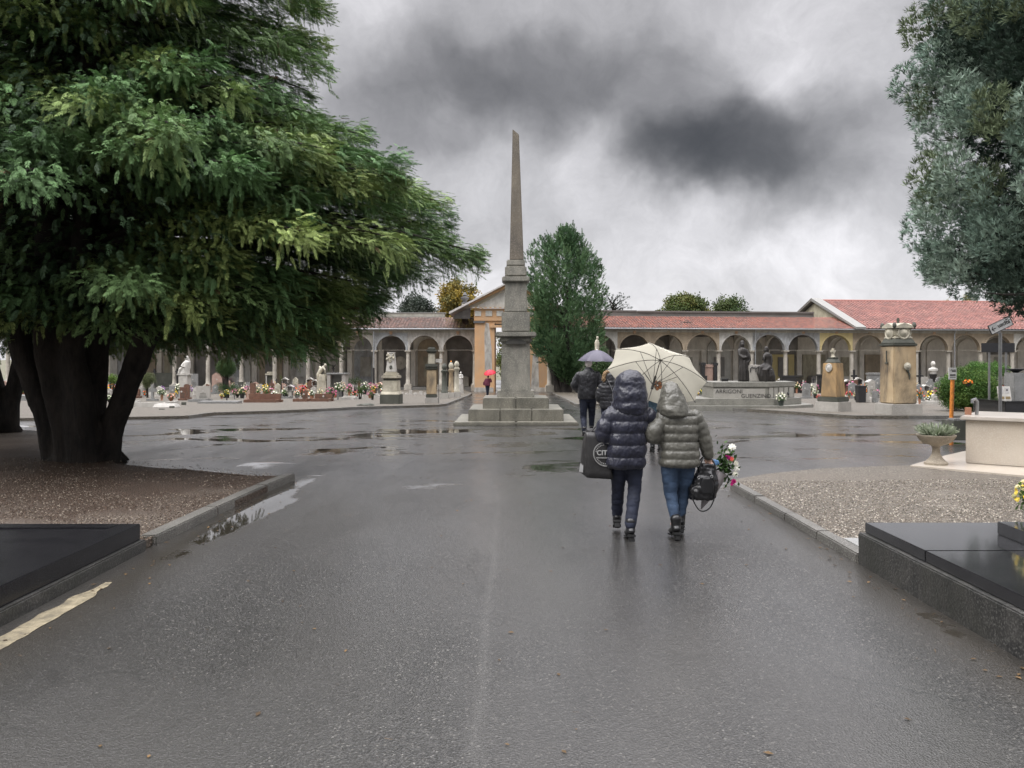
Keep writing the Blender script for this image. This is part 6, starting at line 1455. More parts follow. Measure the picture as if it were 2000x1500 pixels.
# ---------------------------------------------------------------- right field rows
MARK_R = [(1345, 'the cream umbrella'), (1395, 'the granite podium'), (1571, 'the podium corner'), (1627, 'the cross topped pedestal'), (1690, 'the black bin'), (1757, 'the medallion pedestal'), (1822, 'the marble bust'), (1935, 'the uscita sign'), (1990, 'the right edge')]
GR_R = [(1338, 766, 16, 26, 'flat', M_PINK, 0), (1350, 770, 12, 26, 'round', M_GGRAN, 0), (1376, 768, 10, 34, 'flat', M_DGRAN, 0), (1575, 778, 16, 30, 'round', M_GGRAN, 0), (1589, 774, 10, 26, 'flat', M_LGRAN, .8), (1665, 778, 16, 32, 'gable', M_GGRAN, 0), (1668, 768, 14, 26, 'flat', M_BROWN, 0), (1702, 778, 14, 34, 'round', M_LGRAN, .8), (1716, 768, 14, 30, 'gable', M_GGRAN, 0),
        (1795, 786, 20, 36, 'gable', M_GGRAN, 0), (1817, 780, 18, 40, 'shoulder', M_GGRAN, .8), (1805, 766, 14, 30, 'flat', M_LGRAN, 0), (1838, 772, 20, 36, 'round', M_GGRAN, 0), (1860, 768, 18, 34, 'flat', M_DGRAN, 0), (1565, 764, 10, 22, 'flat', M_MARB, 0), (1600, 764, 12, 24, 'gable', M_LGRAN, 0), (1648, 762, 12, 24, 'shoulder', M_GGRAN, 0), (1682, 764, 12, 22, 'round', M_MARB, 0),
        (1730, 762, 12, 22, 'flat', M_BROWN, 0), (1780, 764, 12, 26, 'flat', M_GGRAN, 0), (1826, 762, 12, 22, 'flat', M_MARB, 0), (1905, 772, 20, 34, 'flat', M_DGRAN, 0), (1990, 776, 22, 34, 'flat', M_PINK, .8), (1976, 764, 16, 26, 'round', M_LGRAN, 0), (1318, 766, 12, 24, 'flat', M_LGRAN, 0), (1212, 770, 12, 26, 'flat', M_LGRAN, 0), (1150, 766, 10, 20, 'flat', M_MARB, 0)]
for i, (px_, py_, w_, h_, sh, mt, bd) in enumerate(GR_R):
    q = P_(px_, py_); grave(glabel(mt, sh, px_, py_, MARK_R, 'right', ROWS), q, sz(w_, q), sz(h_, q), sh, mt, bed=bd, seed=300 + i, group='headstones on the right burial field', cross=(i % 9 == 4))
FL_R = [(1371, 781, 10, 26, 'yellow', 'pot', 'bright yellow chrysanthemums left of the granite podium'), (1387, 778, 9, 24, 'yellow', 'pot', 'golden flowers touching the podium edge'), (1362, 776, 8, 22, 'white', 'pot', 'white flowers beside the yellow chrysanthemums'), (1380, 752, 7, 16, 'orange', 'pot', 'orange flowers high behind the yellow ones'), (1352, 782, 7, 16, 'mixed', 'bowl', 'mixed flowers beneath the edge of the cream umbrella'),
        (1571, 774, 8, 28, 'mixed', 'pot', 'mixed flowers just right of the podium corner'), (1583, 776, 9, 26, 'white', 'vase', 'white flowers in a tall vase left of the cross topped pedestal'), (1592, 768, 8, 20, 'pink', 'pot', 'pink flowers half behind the cross topped pedestal'), (1600, 784, 6, 14, 'red', 'pot', 'red flowers at the left foot of the cross topped pedestal'), (1663, 772, 9, 28, 'pink', 'vase', 'dusty pink bouquet right of the cross topped pedestal'),
        (1672, 782, 7, 18, 'cream', 'pot', 'cream flowers low between pedestal and black bin'), (1696, 776, 9, 28, 'white', 'vase', 'white bouquet right of the black bin'), (1712, 782, 9, 22, 'pink', 'pot', 'pale pink flowers left of the medallion pedestal'), (1704, 764, 7, 18, 'mixed', 'pot', 'mixed flowers in the row behind the black bin'), (1796, 792, 9, 34, 'orange', 'vase', 'orange and red bouquet at the right side of the medallion pedestal'),
        (1818, 786, 10, 24, 'yellow', 'pot', 'yellow flowers below the marble bust'), (1828, 782, 8, 26, 'pink', 'pot', 'pink and lilac flowers below the marble bust'), (1844, 778, 10, 26, 'yellow', 'pot', 'pale yellow flowers left of the orange pole'), (1795, 764, 8, 18, 'cream', 'pot', 'cream flowers behind the orange bouquet'), (1808, 762, 7, 18, 'white', 'pot', 'white flowers in the back row near the bust'),
        (1556, 768, 8, 22, 'cream', 'vase', 'cream flowers above the podium corner'), (1646, 782, 7, 14, 'white', 'bowl', 'white flowers in a low bowl by the cross topped pedestal'), (1722, 760, 7, 16, 'cream', 'pot', 'cream flowers in the far row left of the medallion pedestal'), (1986, 790, 8, 30, 'yellow', 'pot', 'yellow plant in a clay pot at the right edge'), (1994, 768, 7, 20, 'red', 'pot', 'red flowers at the right edge'), (1340, 778, 8, 18, 'peach', 'pot', 'peach flowers under the umbrella edge')]
for i, (px_, py_, r_, h_, pal, pot, lab) in enumerate(FL_R):
    q = P_(px_, py_); flowers('flower_' + pot, lab, q, sz(r_, q) * .9, sz(h_, q), pal, pot, 400 + i, 'flowers on the right burial field')
for i, (px_, py_, lab) in enumerate(((1529, 762, 'red roofed grave lantern behind the podium, leftmost of three'), (1541, 762, 'grey roofed grave lantern behind the podium, middle of three'), (1553, 762, 'grey roofed grave lantern behind the podium, rightmost of three'), (1654, 770, 'roofed grave lantern right of the cross topped pedestal'), (1675, 766, 'white roofed grave lantern left of the black bin'), (1806, 780, 'grey roofed grave lantern right of the medallion pedestal'), (1832, 768, 'wide white roofed lantern below the marble bust'), (1700, 770, 'white roofed grave lantern right of the black bin'))):
    q = P_(px_, py_); shrine(lab, q, sz(14, q), sz(28 if i > 2 else 24, q), [M_BROWN, M_GGRAN, M_LGRAN][i % 3], 'roofed grave lanterns')
q = P_(1681, 786); e = empty('litter_bin', q, 'black square litter bin between the two ochre pedestals', 'bin'); mb = MB(); mb.box(-sz(7, q), sz(7, q), -.2, .2, 0, sz(30, q), taper=-.02); mb.build('body', M_IRON, e, bevel=.01); MB().box(-sz(8, q), sz(8, q), -.24, .24, sz(30, q) + .001, sz(33, q)).build('lid', M_IRON, e, bevel=.01)
q = P_(1689, 786); e = empty('stone_urn_block', q, 'pale tapered stone block right of the black bin', 'block'); mb = MB(); mb.box(-.1, .22, -.15, .15, 0, .5, taper=.03); mb.build('block', M_LGRAN, e, bevel=.02)
q = P_(1709, 786); e = empty('grave_vase', q, 'grey metal vase box left of the medallion pedestal', 'vase'); mb = MB(); mb.box(-.13, .13, -.13, .13, 0, .62); mb.build('body', M_GGRAN, e, bevel=.02)
# fuller rows: smaller graves and flowers filling both fields
def fill(marks, side, spans, ng, nf, seed):
    rs = random.Random(seed); cnt = {}
    def ok(px_, py_, taken):
        return all(abs(px_ - a) > 7 or abs(py_ - b_) > 3 for a, b_ in taken)
    taken = []
    for kind, n in (('g', ng), ('f', nf)):
        i = 0; tries = 0
        while i < n and tries < 4000:
            tries += 1; x0, x1, ya, yb = spans[rs.randrange(len(spans))]; px_ = rs.uniform(x0, x1); py_ = rs.uniform(ya, yb)
            if not ok(px_, py_, taken): continue
            taken.append((px_, py_)); q = P_(px_, py_); i += 1
            if kind == 'g':
                mt = rs.choice([M_GGRAN, M_LGRAN, M_MARB, M_BROWN, M_GGRAN, M_PINK, M_OLDM]); sh = rs.choice(['flat', 'round', 'gable', 'shoulder', 'slant', 'cross', 'heart'])
                grave(glabel(mt, sh, px_, py_, marks, side, ROWS), q, sz(rs.uniform(8, 13), q), sz(rs.uniform(16, 28), q), sh, mt, bed=rs.choice([0, .8, 1.2]), seed=seed + i, group='headstones on the %s burial field' % side, t=.14)
            else:
                pal = rs.choice(['white', 'yellow', 'pink', 'purple', 'red', 'orange', 'cream', 'white', 'peach', 'mixed']); pot = rs.choice(['pot', 'vase', 'bowl'])
                row = ROWS[sum(py_ > v for v in (761, 769, 777))]; base = 'small %s flowers in a %s %s, %s' % (pal if pal != 'mixed' else 'many coloured', pot, nearest_words(px_, marks), row)
                m_ = cnt.get(base, 0); cnt[base] = m_ + 1
                flowers('flower_' + pot, base + (', %s one' % ['', 'second', 'third', 'fourth', 'fifth'][m_] if m_ else ''), q, sz(rs.uniform(5, 8), q), sz(rs.uniform(11, 20), q), pal, pot, seed + 900 + i, 'flowers on the %s burial field' % side, nb=11, leafy_=.6)
fill(MARK_L, 'left', [(262, 740, 755, 779), (262, 740, 764, 782), (5, 60, 764, 779), (205, 225, 766, 780)], 34, 62, 700)
fill(MARK_R, 'right', [(1566, 1840, 756, 778), (1566, 1712, 766, 782), (1300, 1392, 762, 782), (1960, 2010, 762, 780), (1790, 1850, 770, 788)], 26, 48, 800)
# marble bust on a black urn stand
Y = 60.0; k = FPX / Y; c = Vector(((1822.5 - CX) / k, Y, G(Y) + .1)); Z = lambda py: (CH + (HY - py) / k) - c.z
e = empty('marble_bust', c, 'cream marble bust on a dark tapering stand before the niche', 'bust')
MB().lathe([(.28, -.1), (.28, Z(752)), (.12, Z(746)), (.2, Z(738)), (.30, Z(731)), (.1, Z(731))], seg=14).build('stand', M_IRON, e, smooth=True)
mb = MB(); mb.loft([(0, 0, z, a, b_) for z, a, b_ in ((Z(731) + .001, .20, .16), (Z(727), .24, .17), (Z(724), .36, .2), (Z(720), .34, .18), (Z(718), .12, .12))]); mb.ball((0, 0, Z(711)), .16, .18, .22); mb.tube([(0, 0, Z(720)), (0, 0, Z(714))], [.11, .1], 10); mb.ball((0, -.17, Z(711)), .03, .05, .05, 8)
remeshed(mb, 'bust', .025, M_MARB, e, 2)
# black marble cross panels and stones along the arcade front
for i, (px_, py_, w_, h_, mt, lab) in enumerate(((1796, 752, 14, 30, M_IRON, 'small black cross left of the marble bust'), (1668, 752, 12, 30, M_IRON, 'black cross in front of the ochre arches'))):
    q = P_(px_, py_ + 14); e = empty('iron_cross', q, lab, 'cross'); h = sz(h_ + 14, q); w = sz(w_, q) / 2; mb = MB(); mb.box(-.07, .07, -.05, .05, 0, h); mb.box(-w, w, -.045, .045, h * .68, h * .76); mb.build('cross', mt, e)
for i, (px_, w_, yt, mt, lab) in enumerate(((1399 - 16, 16, 712, M_PINK, 'pink marble slab standing before the arches left of the podium'), (1545, 40, 733, M_DGRAN, 'low black wall tomb behind the grave lanterns'), (1615, 34, 731, M_DGRAN, 'black marble table tomb behind the cross topped pedestal'), (1712, 34, 728, M_GGRAN, 'grey sarcophagus tomb under the ochre arches'), (1372, 7, 708, M_DGRAN, 'narrow black slab left of the pink marble slab'), (1396, 7, 708, M_DGRAN, 'narrow black slab right of the pink marble slab'))):
    Y = 66.0 - (i in (4, 5)) * .2; k = FPX / Y; c = Vector(((px_ - CX) / k, Y, G(Y) + .1)); e = empty('tomb', c, lab, 'tomb')
    h = CH + (HY - yt) / k - c.z; w = w_ / k / 2; mb = MB(); mb.box(-w, w, -.3, .3, -.05, h * .9); mb.build('body', mt, e, bevel=.02)
    MB().box(-w - .05, w + .05, -.35, .35, h * .901, h).build('top', mt, e, bevel=.01)
# evergreen arbour of ivy with a rose
shrub('evergreen_shrub', 'large bright green clipped evergreen behind the orange pole', 1893, 762, 33.0, 1.35, 1.05, [(.06, .13, .03), (.14, .22, .05), (.03, .065, .015), (.09, .16, .04)], 81, .10, 260, n_per=420, up=.5)
shrub('evergreen_shrub', 'spreading green top of the evergreen beside the sign post', 1925, 722, 33.5, 1.05, .42, [(.08, .17, .035), (.06, .13, .03)], 83, .10, 100, n_per=420)
flowers('rose_bunch', 'orange roses growing in the evergreen shrub', at(1891, 754, 31.8), .17, .24, 'orange', 'bowl', 3)
shrub('cypress_shrub', 'narrow dark cypress behind the purple umbrella', 1178, 720, 60.0, .75, 1.9, [(.04, .075, .03), (.05, .09, .035)], 85, .16, 120, n_per=200, up=.9)
shrub('evergreen_shrub', 'low dark green bush between the purple umbrella and cream umbrella', 1172, 722, 46.0, 1.2, .85, [(.05, .085, .03), (.035, .065, .025)], 86, .14, 110, n_per=200)
# white statue beside the middle tree
Y = 57.0; k = FPX / Y; c = Vector(((1166 - CX) / k, Y, G(Y) + .1)); Z = lambda py: (CH + (HY - py) / k) - c.z
e = empty('column_statue', c, 'pale stone veiled statue on a column above the purple umbrella', 'statue')
MB().lathe([(.3, -.1), (.3, .3), (.2, .5), (.16, Z(690)), (.24, Z(687))], seg=12).build('column', M_OLDM, e, smooth=True)
mb = MB(); mb.loft([(0, 0, z, a, b_) for z, a, b_ in ((Z(687), .16, .15), (Z(678), .15, .13), (Z(670), .17, .13), (Z(665), .12, .1), (Z(663), .05, .05))]); mb.ball((.03, 0, Z(660)), .09, .1, .13)
remeshed(mb, 'figure', .02, M_OLDM, e, 2)
# dark memorial behind the sign at the right edge, with framed photographs
Y = 29.0; k = FPX / Y; c = Vector(((1984 - CX) / k, Y, G(Y) + .1)); Z = lambda py: (CH + (HY - py) / k) - c.z
e = empty('memorial_pillar', c, 'dark grey granite pillar with a black bowl on top at the right edge', 'monument')
MB().box(-.24, .30, -.3, .3, -.1, Z(728)).build('pillar', M_GGRAN, e, bevel=.02); MB().lathe([(.08, Z(728)), (.12, Z(726)), (.32, Z(721)), (.32, Z(720)), (.2, Z(720))], seg=16).build('bowl', M_IRON, e, smooth=True)
mb = MB(); mb.box(-.85, 2.5, -.8, 1.2, -.1, Z(783)); mb.box(-.9, 2.6, -.85, 1.25, Z(783) + .001, Z(781)); mb.build('base', M_DGRAN, e, bevel=.02)
q = c + Vector((-.68, -.5, Z(781) + .002)); e = empty('photo_stand', q, 'tilted white stand with two small portrait photographs behind the sign post', 'photo stand')
M = Matrix.Rotation(R(-12), 4, 'X'); mb = MB(); mb.box(-.22, .22, -.01, .02, 0, .50, M); mb.build('board', M_MARB, e)
for sx in (-.11, .10):
    mb = MB(); mb.box(sx - .07, sx + .07, -.018, -.011, .26, .45, M); o = mb.build('photograph', plain('portrait_print', (.35, .34, .33), .4), e); mb = MB(); mb.ball(M @ Vector((sx, -.02, .36)), .035, .006, .05, 8); mb.build('portrait_head', plain('portrait_face', (.12, .11, .11), .5), e)
mb = MB(); mb.box(-.19, -.02, -.018, -.011, .05, .14, M); mb.box(.02, .19, -.018, -.011, .05, .14, M); mb.build('nameplate', plain('dull_brass', (.25, .19, .10), .4, .5), e)
# ================================================================ near pieces
def left_tomb():
    root = empty('tomb', (-5.2, 5.0, 0), 'low black granite tomb with sunken top at the lower left corner', 'tomb')
    z = .255
    mb = MB(); mb.box(-7.0, -3.39, 1.0, 7.60, -.05, .105); mb.build('foundation', M_DGRANR, root, bevel=.012, rough=.012, rscale=5, rel=True)
    M = stone('reflection_darkened_granite', (0.012, 0.012, 0.013), (0.007, 0.007, 0.008), 4, 0.22, 0.0, speck=(0.03, 0.03, 0.032), sscale=160, spec=.22)  # black granite, colour darkened to stand for the dark trees it mirrors
    mb = MB(); mb.box(-3.62, -3.43, 1.05, 7.56, .106, z); mb.box(-6.95, -3.62, 7.38, 7.56, .106, z - .0); mb.build('rim', M, root, bevel=.006, rel=True)
    MB().box(-6.95, -3.621, 1.05, 7.379, .106, z - .012).build('slab', M, root, rel=True)
    MB().box(-4.42, -4.32, 5.66, 5.675, z - .011, z - .006).build('inlay', M_MARB, root, rel=True)
left_tomb()
def right_tomb():
    root = empty('tomb', (5.2, 5.0, 0), 'polished black granite tomb on rough black base at the lower right corner', 'tomb')
    mb = MB(); mb.box(3.0, 8.5, 1.0, 7.10, -.06, .275); mb.build('base', M_DGRANR, root, bevel=.01, rough=.008, rscale=5, rel=True)
    mb = MB(); mb.box(3.05, 8.45, 6.05, 7.08, .276, .362); mb.build('slab', M_DGRAN, root, bevel=.006, rel=True)
    mb = MB(); mb.box(3.05, 8.45, 1.05, 6.04, .276, .361); mb.build('slab', M_DGRAN, root, bevel=.006, rel=True)
    Mx = Matrix.Translation((3.92, 6.62, .363)) @ Matrix.Rotation(R(-4), 4, 'Z')
    mb = MB(); mb.box(0, 3.2, -1.9, 0, 0, .10, Mx); mb.build('raised_slab', M_DGRAN, root, bevel=.006, rel=True)
    mb = MB(); mb.box(.18, 3.0, -1.75, -.16, .101, .15, Mx); mb.build('raised_slab', M_DGRAN, root, bevel=.006, rel=True)
    # yellow flowers in a vase, just entering the picture
right_tomb()
p = at(2016, 985, 6.8)
fv = flowers('flower_vase', 'bright yellow and white flowers at the right edge above the black tomb', Vector((p.x, 6.86, .362)), .10, .40, 'yellow', 'vase', 5, nb=30)
def urn():
    g = gp(1840, 910, .085); k = FPX / g.y; c = Vector(((1841 - CX) / k, g.y + .2, .086)); w = lambda px: px / k
    root = empty('stone_urn', c, 'stone pedestal urn on the pale paving', 'planter')
    M = stone('cast_stone', (0.27, 0.23, 0.175), (0.19, 0.16, 0.12), 5, .7, .5, speck=(.36, .32, .25), sscale=80)
    prof = [(.175, 0), (.175, .03), (.15, .05), (.10, .10), (.062, .17), (.055, .24), (.062, .285), (.085, .30), (.10, .31), (.18, .335), (.24, .38), (.278, .44), (.292, .46), (.292, .475), (.265, .475), (.24, .44), (.1, .42)]
    mb = MB(); mb.lathe(prof, seg=40)
    n = 40; vs_ = mb.v
    for i, v in enumerate(vs_):                         # fluted bowl
        row = i // n; 
        if 8 <= row <= 11:
            a = math.atan2(v[1], v[0]); f = 1 + .035 * math.cos(a * 16); vs_[i] = (v[0] * f, v[1] * f, v[2])
    mb.build('urn', M, root, smooth=True)
    MB().lathe([(.262, .43), (.2, .46), (.02, .47)], seg=20).build('soil', plain('potting_soil', (.03, .022, .015), .9), root)
    # silvery heather-like plant
    rs = random.Random(3); pos = []; XX = []; ZZ = []; SC = []; TI = []
    tw = []
    for s in range(3):
        r2 = np.random.RandomState(s); v = []; f = []
        for i in range(10):
            t = i / 10; o = np.array([t, 0, 0]);
            for sd in (-1, 1):
                d = np.array([.10, sd * .075, r2.uniform(-.05, .05)]); w_ = np.array([.035, 0, .03]); k_ = len(v); v.extend([o, o + d * .5 + w_, o + d, o + d * .5 - w_]); f.append((k_, k_ + 1, k_ + 2, k_ + 3))
        k_ = len(v); v.extend([[0, .012, 0], [1, .006, 0], [1, -.006, 0], [0, -.012, 0]]); f.append((k_, k_ + 1, k_ + 2, k_ + 3)); tw.append((v, f))
    for i in range(520):
        a = rs.uniform(0, 6.28); e = rs.uniform(.25, 1.45); r = .19 * math.sqrt(rs.random()); d = Vector((math.cos(a) * math.cos(e), math.sin(a) * math.cos(e), math.sin(e)))
        pos.append((r * math.cos(a), r * math.sin(a), .46)); XX.append(d); ZZ.append((rs.gauss(0, 1), rs.gauss(0, 1), rs.gauss(0, 1))); SC.append(rs.uniform(.10, .215)); t = rs.random(); TI.append(Vector((.34, .37, .28)) * (1 - t) + Vector((.13, .17, .09)) * t)
    scatter('plant', tw, pos, XX, ZZ, SC, TI, leafmat('silver_plant', (1, 1, 1), trans=.15), root)
urn()
def pale_tomb():
    g = gp(1886, 904, .09); k = FPX / g.y; z = lambda py: CH + (HY - py) / k
    root = empty('tomb', (g.x, g.y, .087), 'large pale travertine tomb block with thin top slab at the right edge', 'tomb', rz=R(-38))
    MB().box(0, 5, 0, 1.5, 0, z(820) - .087).build('body', M_TRAV, root, bevel=.01)
    MB().box(-.07, 5.1, -.07, 1.6, z(820) - .086, z(813) - .087).build('top_slab', stone('pale_top_slab', (.42, .38, .34), (.33, .30, .26), 2, .3, .1), root, bevel=.01)
    # metal hook lantern standing on it
    zt = z(813) + .002; c = Vector(((1905 - CX) / FPX * (g.y + .35), g.y + .35, zt)); e = empty('tomb_tap', c, 'small bent grey metal bracket on the pale tomb', 'bracket')
    mb = MB(); mb.tube([(.02, 0, 0), (.03, 0, .10), (.03, 0, .22), (-.0, 0, .26), (-.05, 0, .24), (-.05, 0, .19)], .028, 8); mb.build('bracket', M_ZINC, e, smooth=True); MB().box(-.16, -.08, -.03, .03, 0, .12).build('block', M_SOILP, e)
    # dark grave box behind the urn
    p = gp(1862, 868, 0); k2 = FPX / p.y; e = empty('water_trough', Vector(((1866 - CX) / k2, p.y, 0)), 'dark low metal box behind the urn beside the pale tomb', 'box')
    MB().box(-.04, .5, 0, .5, 0, .42).build('box', M_DARKST, e, bevel=.01); mb = MB()
    for i in range(2): mb.box(-.02 + i * .18, .1 + i * .18, .0, .3, .421, .47)
    mb.build('lid_grips', M_GGRAN, e, bevel=.01)
pale_tomb()
def poles():
    # orange pole with a white notice
    Y = 19.0; k = FPX / Y; c = Vector(((1858 - CX) / k, Y, G(Y))); z = lambda py: CH + (HY - py) / k - c.z
    e = empty('notice_post', c, 'orange post with a small white notice, behind the urn', 'post')
    MB().tube([(.0, 0, 0), (-.0, 0, .5), (.03, 0, z(742))], [.045, .045, .045], 12).build('post', plain('orange_paint', (.62, .22, .04), .35, var=.3, scale=12), e, smooth=True)
    MB().box(-.09, .09, -.06, -.045, z(741), z(718)).build('notice', plain('notice_white', (.72, .72, .70), .4), e)
    nb = MB()
    for (a, b_, t, h) in ((-.03, .07, .205, .02), (-.02, .07, .175, .02), (-.065, .065, .085, .035), (-.065, .065, .045, .015)): nb.box(a, b_, -.063, -.0605, z(741) + t - .0, z(741) + t + h)
    nb.tube([(-.06, -.062, z(741) + .19), (-.035, -.062, z(741) + .235), (-.01, -.062, z(741) + .215)], .004, 5)
    nb.build('print', plain('print_black', (.05, .05, .05), .5), e)
    # uscita arrow sign on a galvanised pole
    Y = 21.5; k = FPX / Y; c = Vector(((1953.5 - CX) / k, Y, G(Y))); z = lambda py: CH + (HY - py) / k - c.z
    e = empty('direction_sign', c, 'white arrow sign reading uscita on a tall grey pole', 'sign')
    MB().tube([(0, 0, 0), (0, 0, z(650))], .042, 14).build('pole', M_ZINC, e, smooth=True)
    W = .60; H = .235
    # plate swung towards the right: near end lifted by perspective, so it is modelled tilted and turned
    Mx = Matrix.Translation((-.30, -.06, z(645))) @ Matrix.Rotation(R(-25), 4, 'Y')
    mb = MB(); mb.box(0, W, -.012, .012, -H / 2, H / 2, Mx); mb.build('plate', plain('sign_white', (.66, .66, .66), .35), e, bevel=.003)
    mb = MB()
    for a in ((-.012, W + .012, -H / 2 - .012, -H / 2 - .001), (-.012, W + .012, H / 2 + .001, H / 2 + .012), (-.012, -.001, -H / 2, H / 2), (W + .001, W + .014, -H / 2, H / 2)): mb.box(a[0], a[1], -.016, .014, a[2], a[3], Mx)
    mb.build('frame', M_IRON, e)
    blk = plain('print_black', (.05, .05, .05), .5)
    mb = MB(); mb.box(.045, .15, -.016, -.0125, -.012 - .01, .012 - .01, Mx)
    for s in (-1, 1): mb.add([Mx @ Vector(q) for q in ((.03, -.016, -.01), (.03, -.0125, -.01), (.085, -.0125, s * .065 - .01), (.085, -.016, s * .065 - .01), (.06, -.016, -.01), (.06, -.0125, -.01), (.105, -.0125, s * .065 - .01), (.105, -.016, s * .065 - .01))], [(0, 1, 2, 3), (4, 7, 6, 5), (0, 3, 7, 4), (1, 5, 6, 2), (3, 2, 6, 7)])
    mb.build('arrow', blk, e)
    me = text_mesh('uscita', .15, .0015, 1.0, .004); me.transform(Mx @ Matrix.Translation((.215, -.0145, -.035)) @ Matrix.Rotation(R(90), 4, 'X')); link('lettering', me, blk, e)
    mb = MB(); mb.box(-.04, .04, .043, .06, z(652), z(646)); mb.tube([(-.03, 0, z(648)), (-.03, -.07, z(648))], .01, 6); mb.build('clamp', M_ZINC, e)
    # dark board seen edge on behind the pole, on its own posts
    Y = 30.0; k = FPX / Y; c = Vector(((1951 - CX) / k, Y, G(Y))); z = lambda py: CH + (HY - py) / k - c.z
    e = empty('dark_board', c, 'long black board on the pole below the uscita sign', 'board')
    MB().box(-.62, .60, .02, .06, z(688), z(670)).build('board', M_IRON, e, bevel=.01); mb = MB(); mb.tube([(-.30, .1, 0), (-.30, .1, z(672))], .04, 8); mb.tube([(.32, .1, 0), (.32, .1, z(672))], .04, 8); mb.build('posts', M_ZINC, e)
poles()
# ================================================================ people
M_SKIN = plain('skin', (.52, .33, .25), .5, var=.06)
M_HAIRW = plain('white_hair', (.80, .74, .70), .8, var=.1, bmp=.5, bscale=90)
M_HAIRD = plain('dark_hair', (.05, .035, .025), .6, bmp=.5, bscale=90)
M_NAVY = plain('navy_nylon', (.009, .010, .022), .40, var=.3, scale=7, bmp=.5, bscale=26, sheen=.08)
M_KHAKI = plain('grey_green_nylon', (.085, .082, .068), .36, var=.2, scale=7, bmp=.5, bscale=26, sheen=.05)
M_JEAN = plain('blue_denim', (.035, .062, .11), .8, var=.35, scale=10, bmp=.5, bscale=45)
M_JEAND = plain('dark_denim', (.012, .016, .032), .8, var=.35, scale=10, bmp=.5, bscale=45)
M_BLKL = plain('black_leather', (.012, .012, .013), .28, bmp=.2)
M_BLKC = plain('black_nylon', (.014, .014, .017), .45, var=.3, bmp=.5, bscale=24, sheen=.15)
M_FUR = plain('tan_fur', (.30, .20, .11), .9, var=.4, scale=30, bmp=1.0, bscale=120)
M_WINE = plain('wine_wool', (.09, .012, .03), .8, bmp=.3)
M_TEAL = plain('dark_teal_nylon', (.012, .03, .045), .45, bmp=.4)

def hand(mb, w, d, s=1.0, curl=.9, side=1, up=Vector((0, 0, 1))):
    """palm with five bent fingers; w = wrist, d = direction of the hand"""
    w = Vector(w); d = Vector(d).normalized(); b_ = d.cross(up).normalized(); n = b_.cross(d).normalized()
    pe = w + d * .085 * s
    mb.tube([w - d * .02, w + d * .02, w + d * .055 * s, pe], [.026 * s, .030 * s, .038 * s, .036 * s], 12, flat=.55, dome=True)
    for i, (o, L_) in enumerate(((-.028, .058), (-.010, .068), (.010, .064), (.028, .050))):
        a = pe + b_ * o * s - d * .01; p1 = a + d * L_ * .45 * s - n * .012 * curl * s; p2 = p1 + (d * math.cos(curl) - n * math.sin(curl)) * L_ * .32 * s; p3 = p2 + (d * math.cos(curl * 1.9) - n * math.sin(curl * 1.9)) * L_ * .28 * s
        mb.tube([a, p1, p2, p3], [.0095 * s, .009 * s, .0085 * s, .0075 * s], 8, dome=True)
    a = w + d * .025 * s + b_ * side * .03 * s; mb.tube([a, a + (d * .7 + b_ * side * .6 - n * .3).normalized() * .032 * s, a + (d * .95 + b_ * side * .35 - n * .6).normalized() * .062 * s], [.012 * s, .011 * s, .009 * s], 8, dome=True)
def head(mb, c, s=1.0, yaw=0.0):
    """head with nose, ears, chin, eye sockets; faces +y turned by yaw"""
    M = Matrix.Translation(c) @ Matrix.Rotation(yaw, 4, 'Z')
    mb.ball(M @ Vector((0, -.01, .02)) , .076 * s, .094 * s, .105 * s, 18)
    mb.ball(M @ Vector((0, .035, -.045)), .052 * s, .055 * s, .062 * s, 14)
    mb.tube([M @ Vector((0, .088, .02)), M @ Vector((0, .108, -.012)), M @ Vector((0, .092, -.022))], [.008, .014, .012], 8, dome=True)
    for sx in (-1, 1):
        mb.ball(M @ Vector((sx * .077 * s, -.005, .0)), .010, .020, .030, 8); mb.ball(M @ Vector((sx * .032, .080, .018)), .013, .009, .008, 8)
    mb.tube([M @ Vector((-.022, .088, -.050)), M @ Vector((0, .093, -.048)), M @ Vector((.022, .088, -.050))], .0065, 8, dome=True)
def smoothpath(pts, n=4):
    out = []
    P_ = [Vector(p) for p in pts]
    for i in range(len(P_) - 1):
        a = P_[max(i - 1, 0)]; b_ = P_[i]; c = P_[i + 1]; d = P_[min(i + 2, len(P_) - 1)]
        for k in range(n):
            t = k / n; out.append(.5 * ((2 * b_) + (c - a) * t + (2 * a - 5 * b_ + 4 * c - d) * t * t + (3 * b_ - a - 3 * c + d) * t ** 3))
    out.append(P_[-1]); return out
def lerpr(r, n=4):
    out = []
    for a, b_ in zip(r[:-1], r[1:]):
        for k in range(n): out.append(a + (b_ - a) * k / n)
    out.append(r[-1]); return out
def puff_tube(mb, pts, rad, pitch, amp, seg=20, flat=1.0, n=14):
    P_ = smoothpath(pts, n); RR = lerpr(rad, n); s = 0; out = []
    for i, p in enumerate(P_):
        if i: s += (P_[i] - P_[i - 1]).length
        f = abs(math.sin(math.pi * s / pitch)) ** .45
        out.append(RR[i] * (1 - amp + amp * f * 1.5))
    mb.tube(P_, out, seg, flat, dome=True)
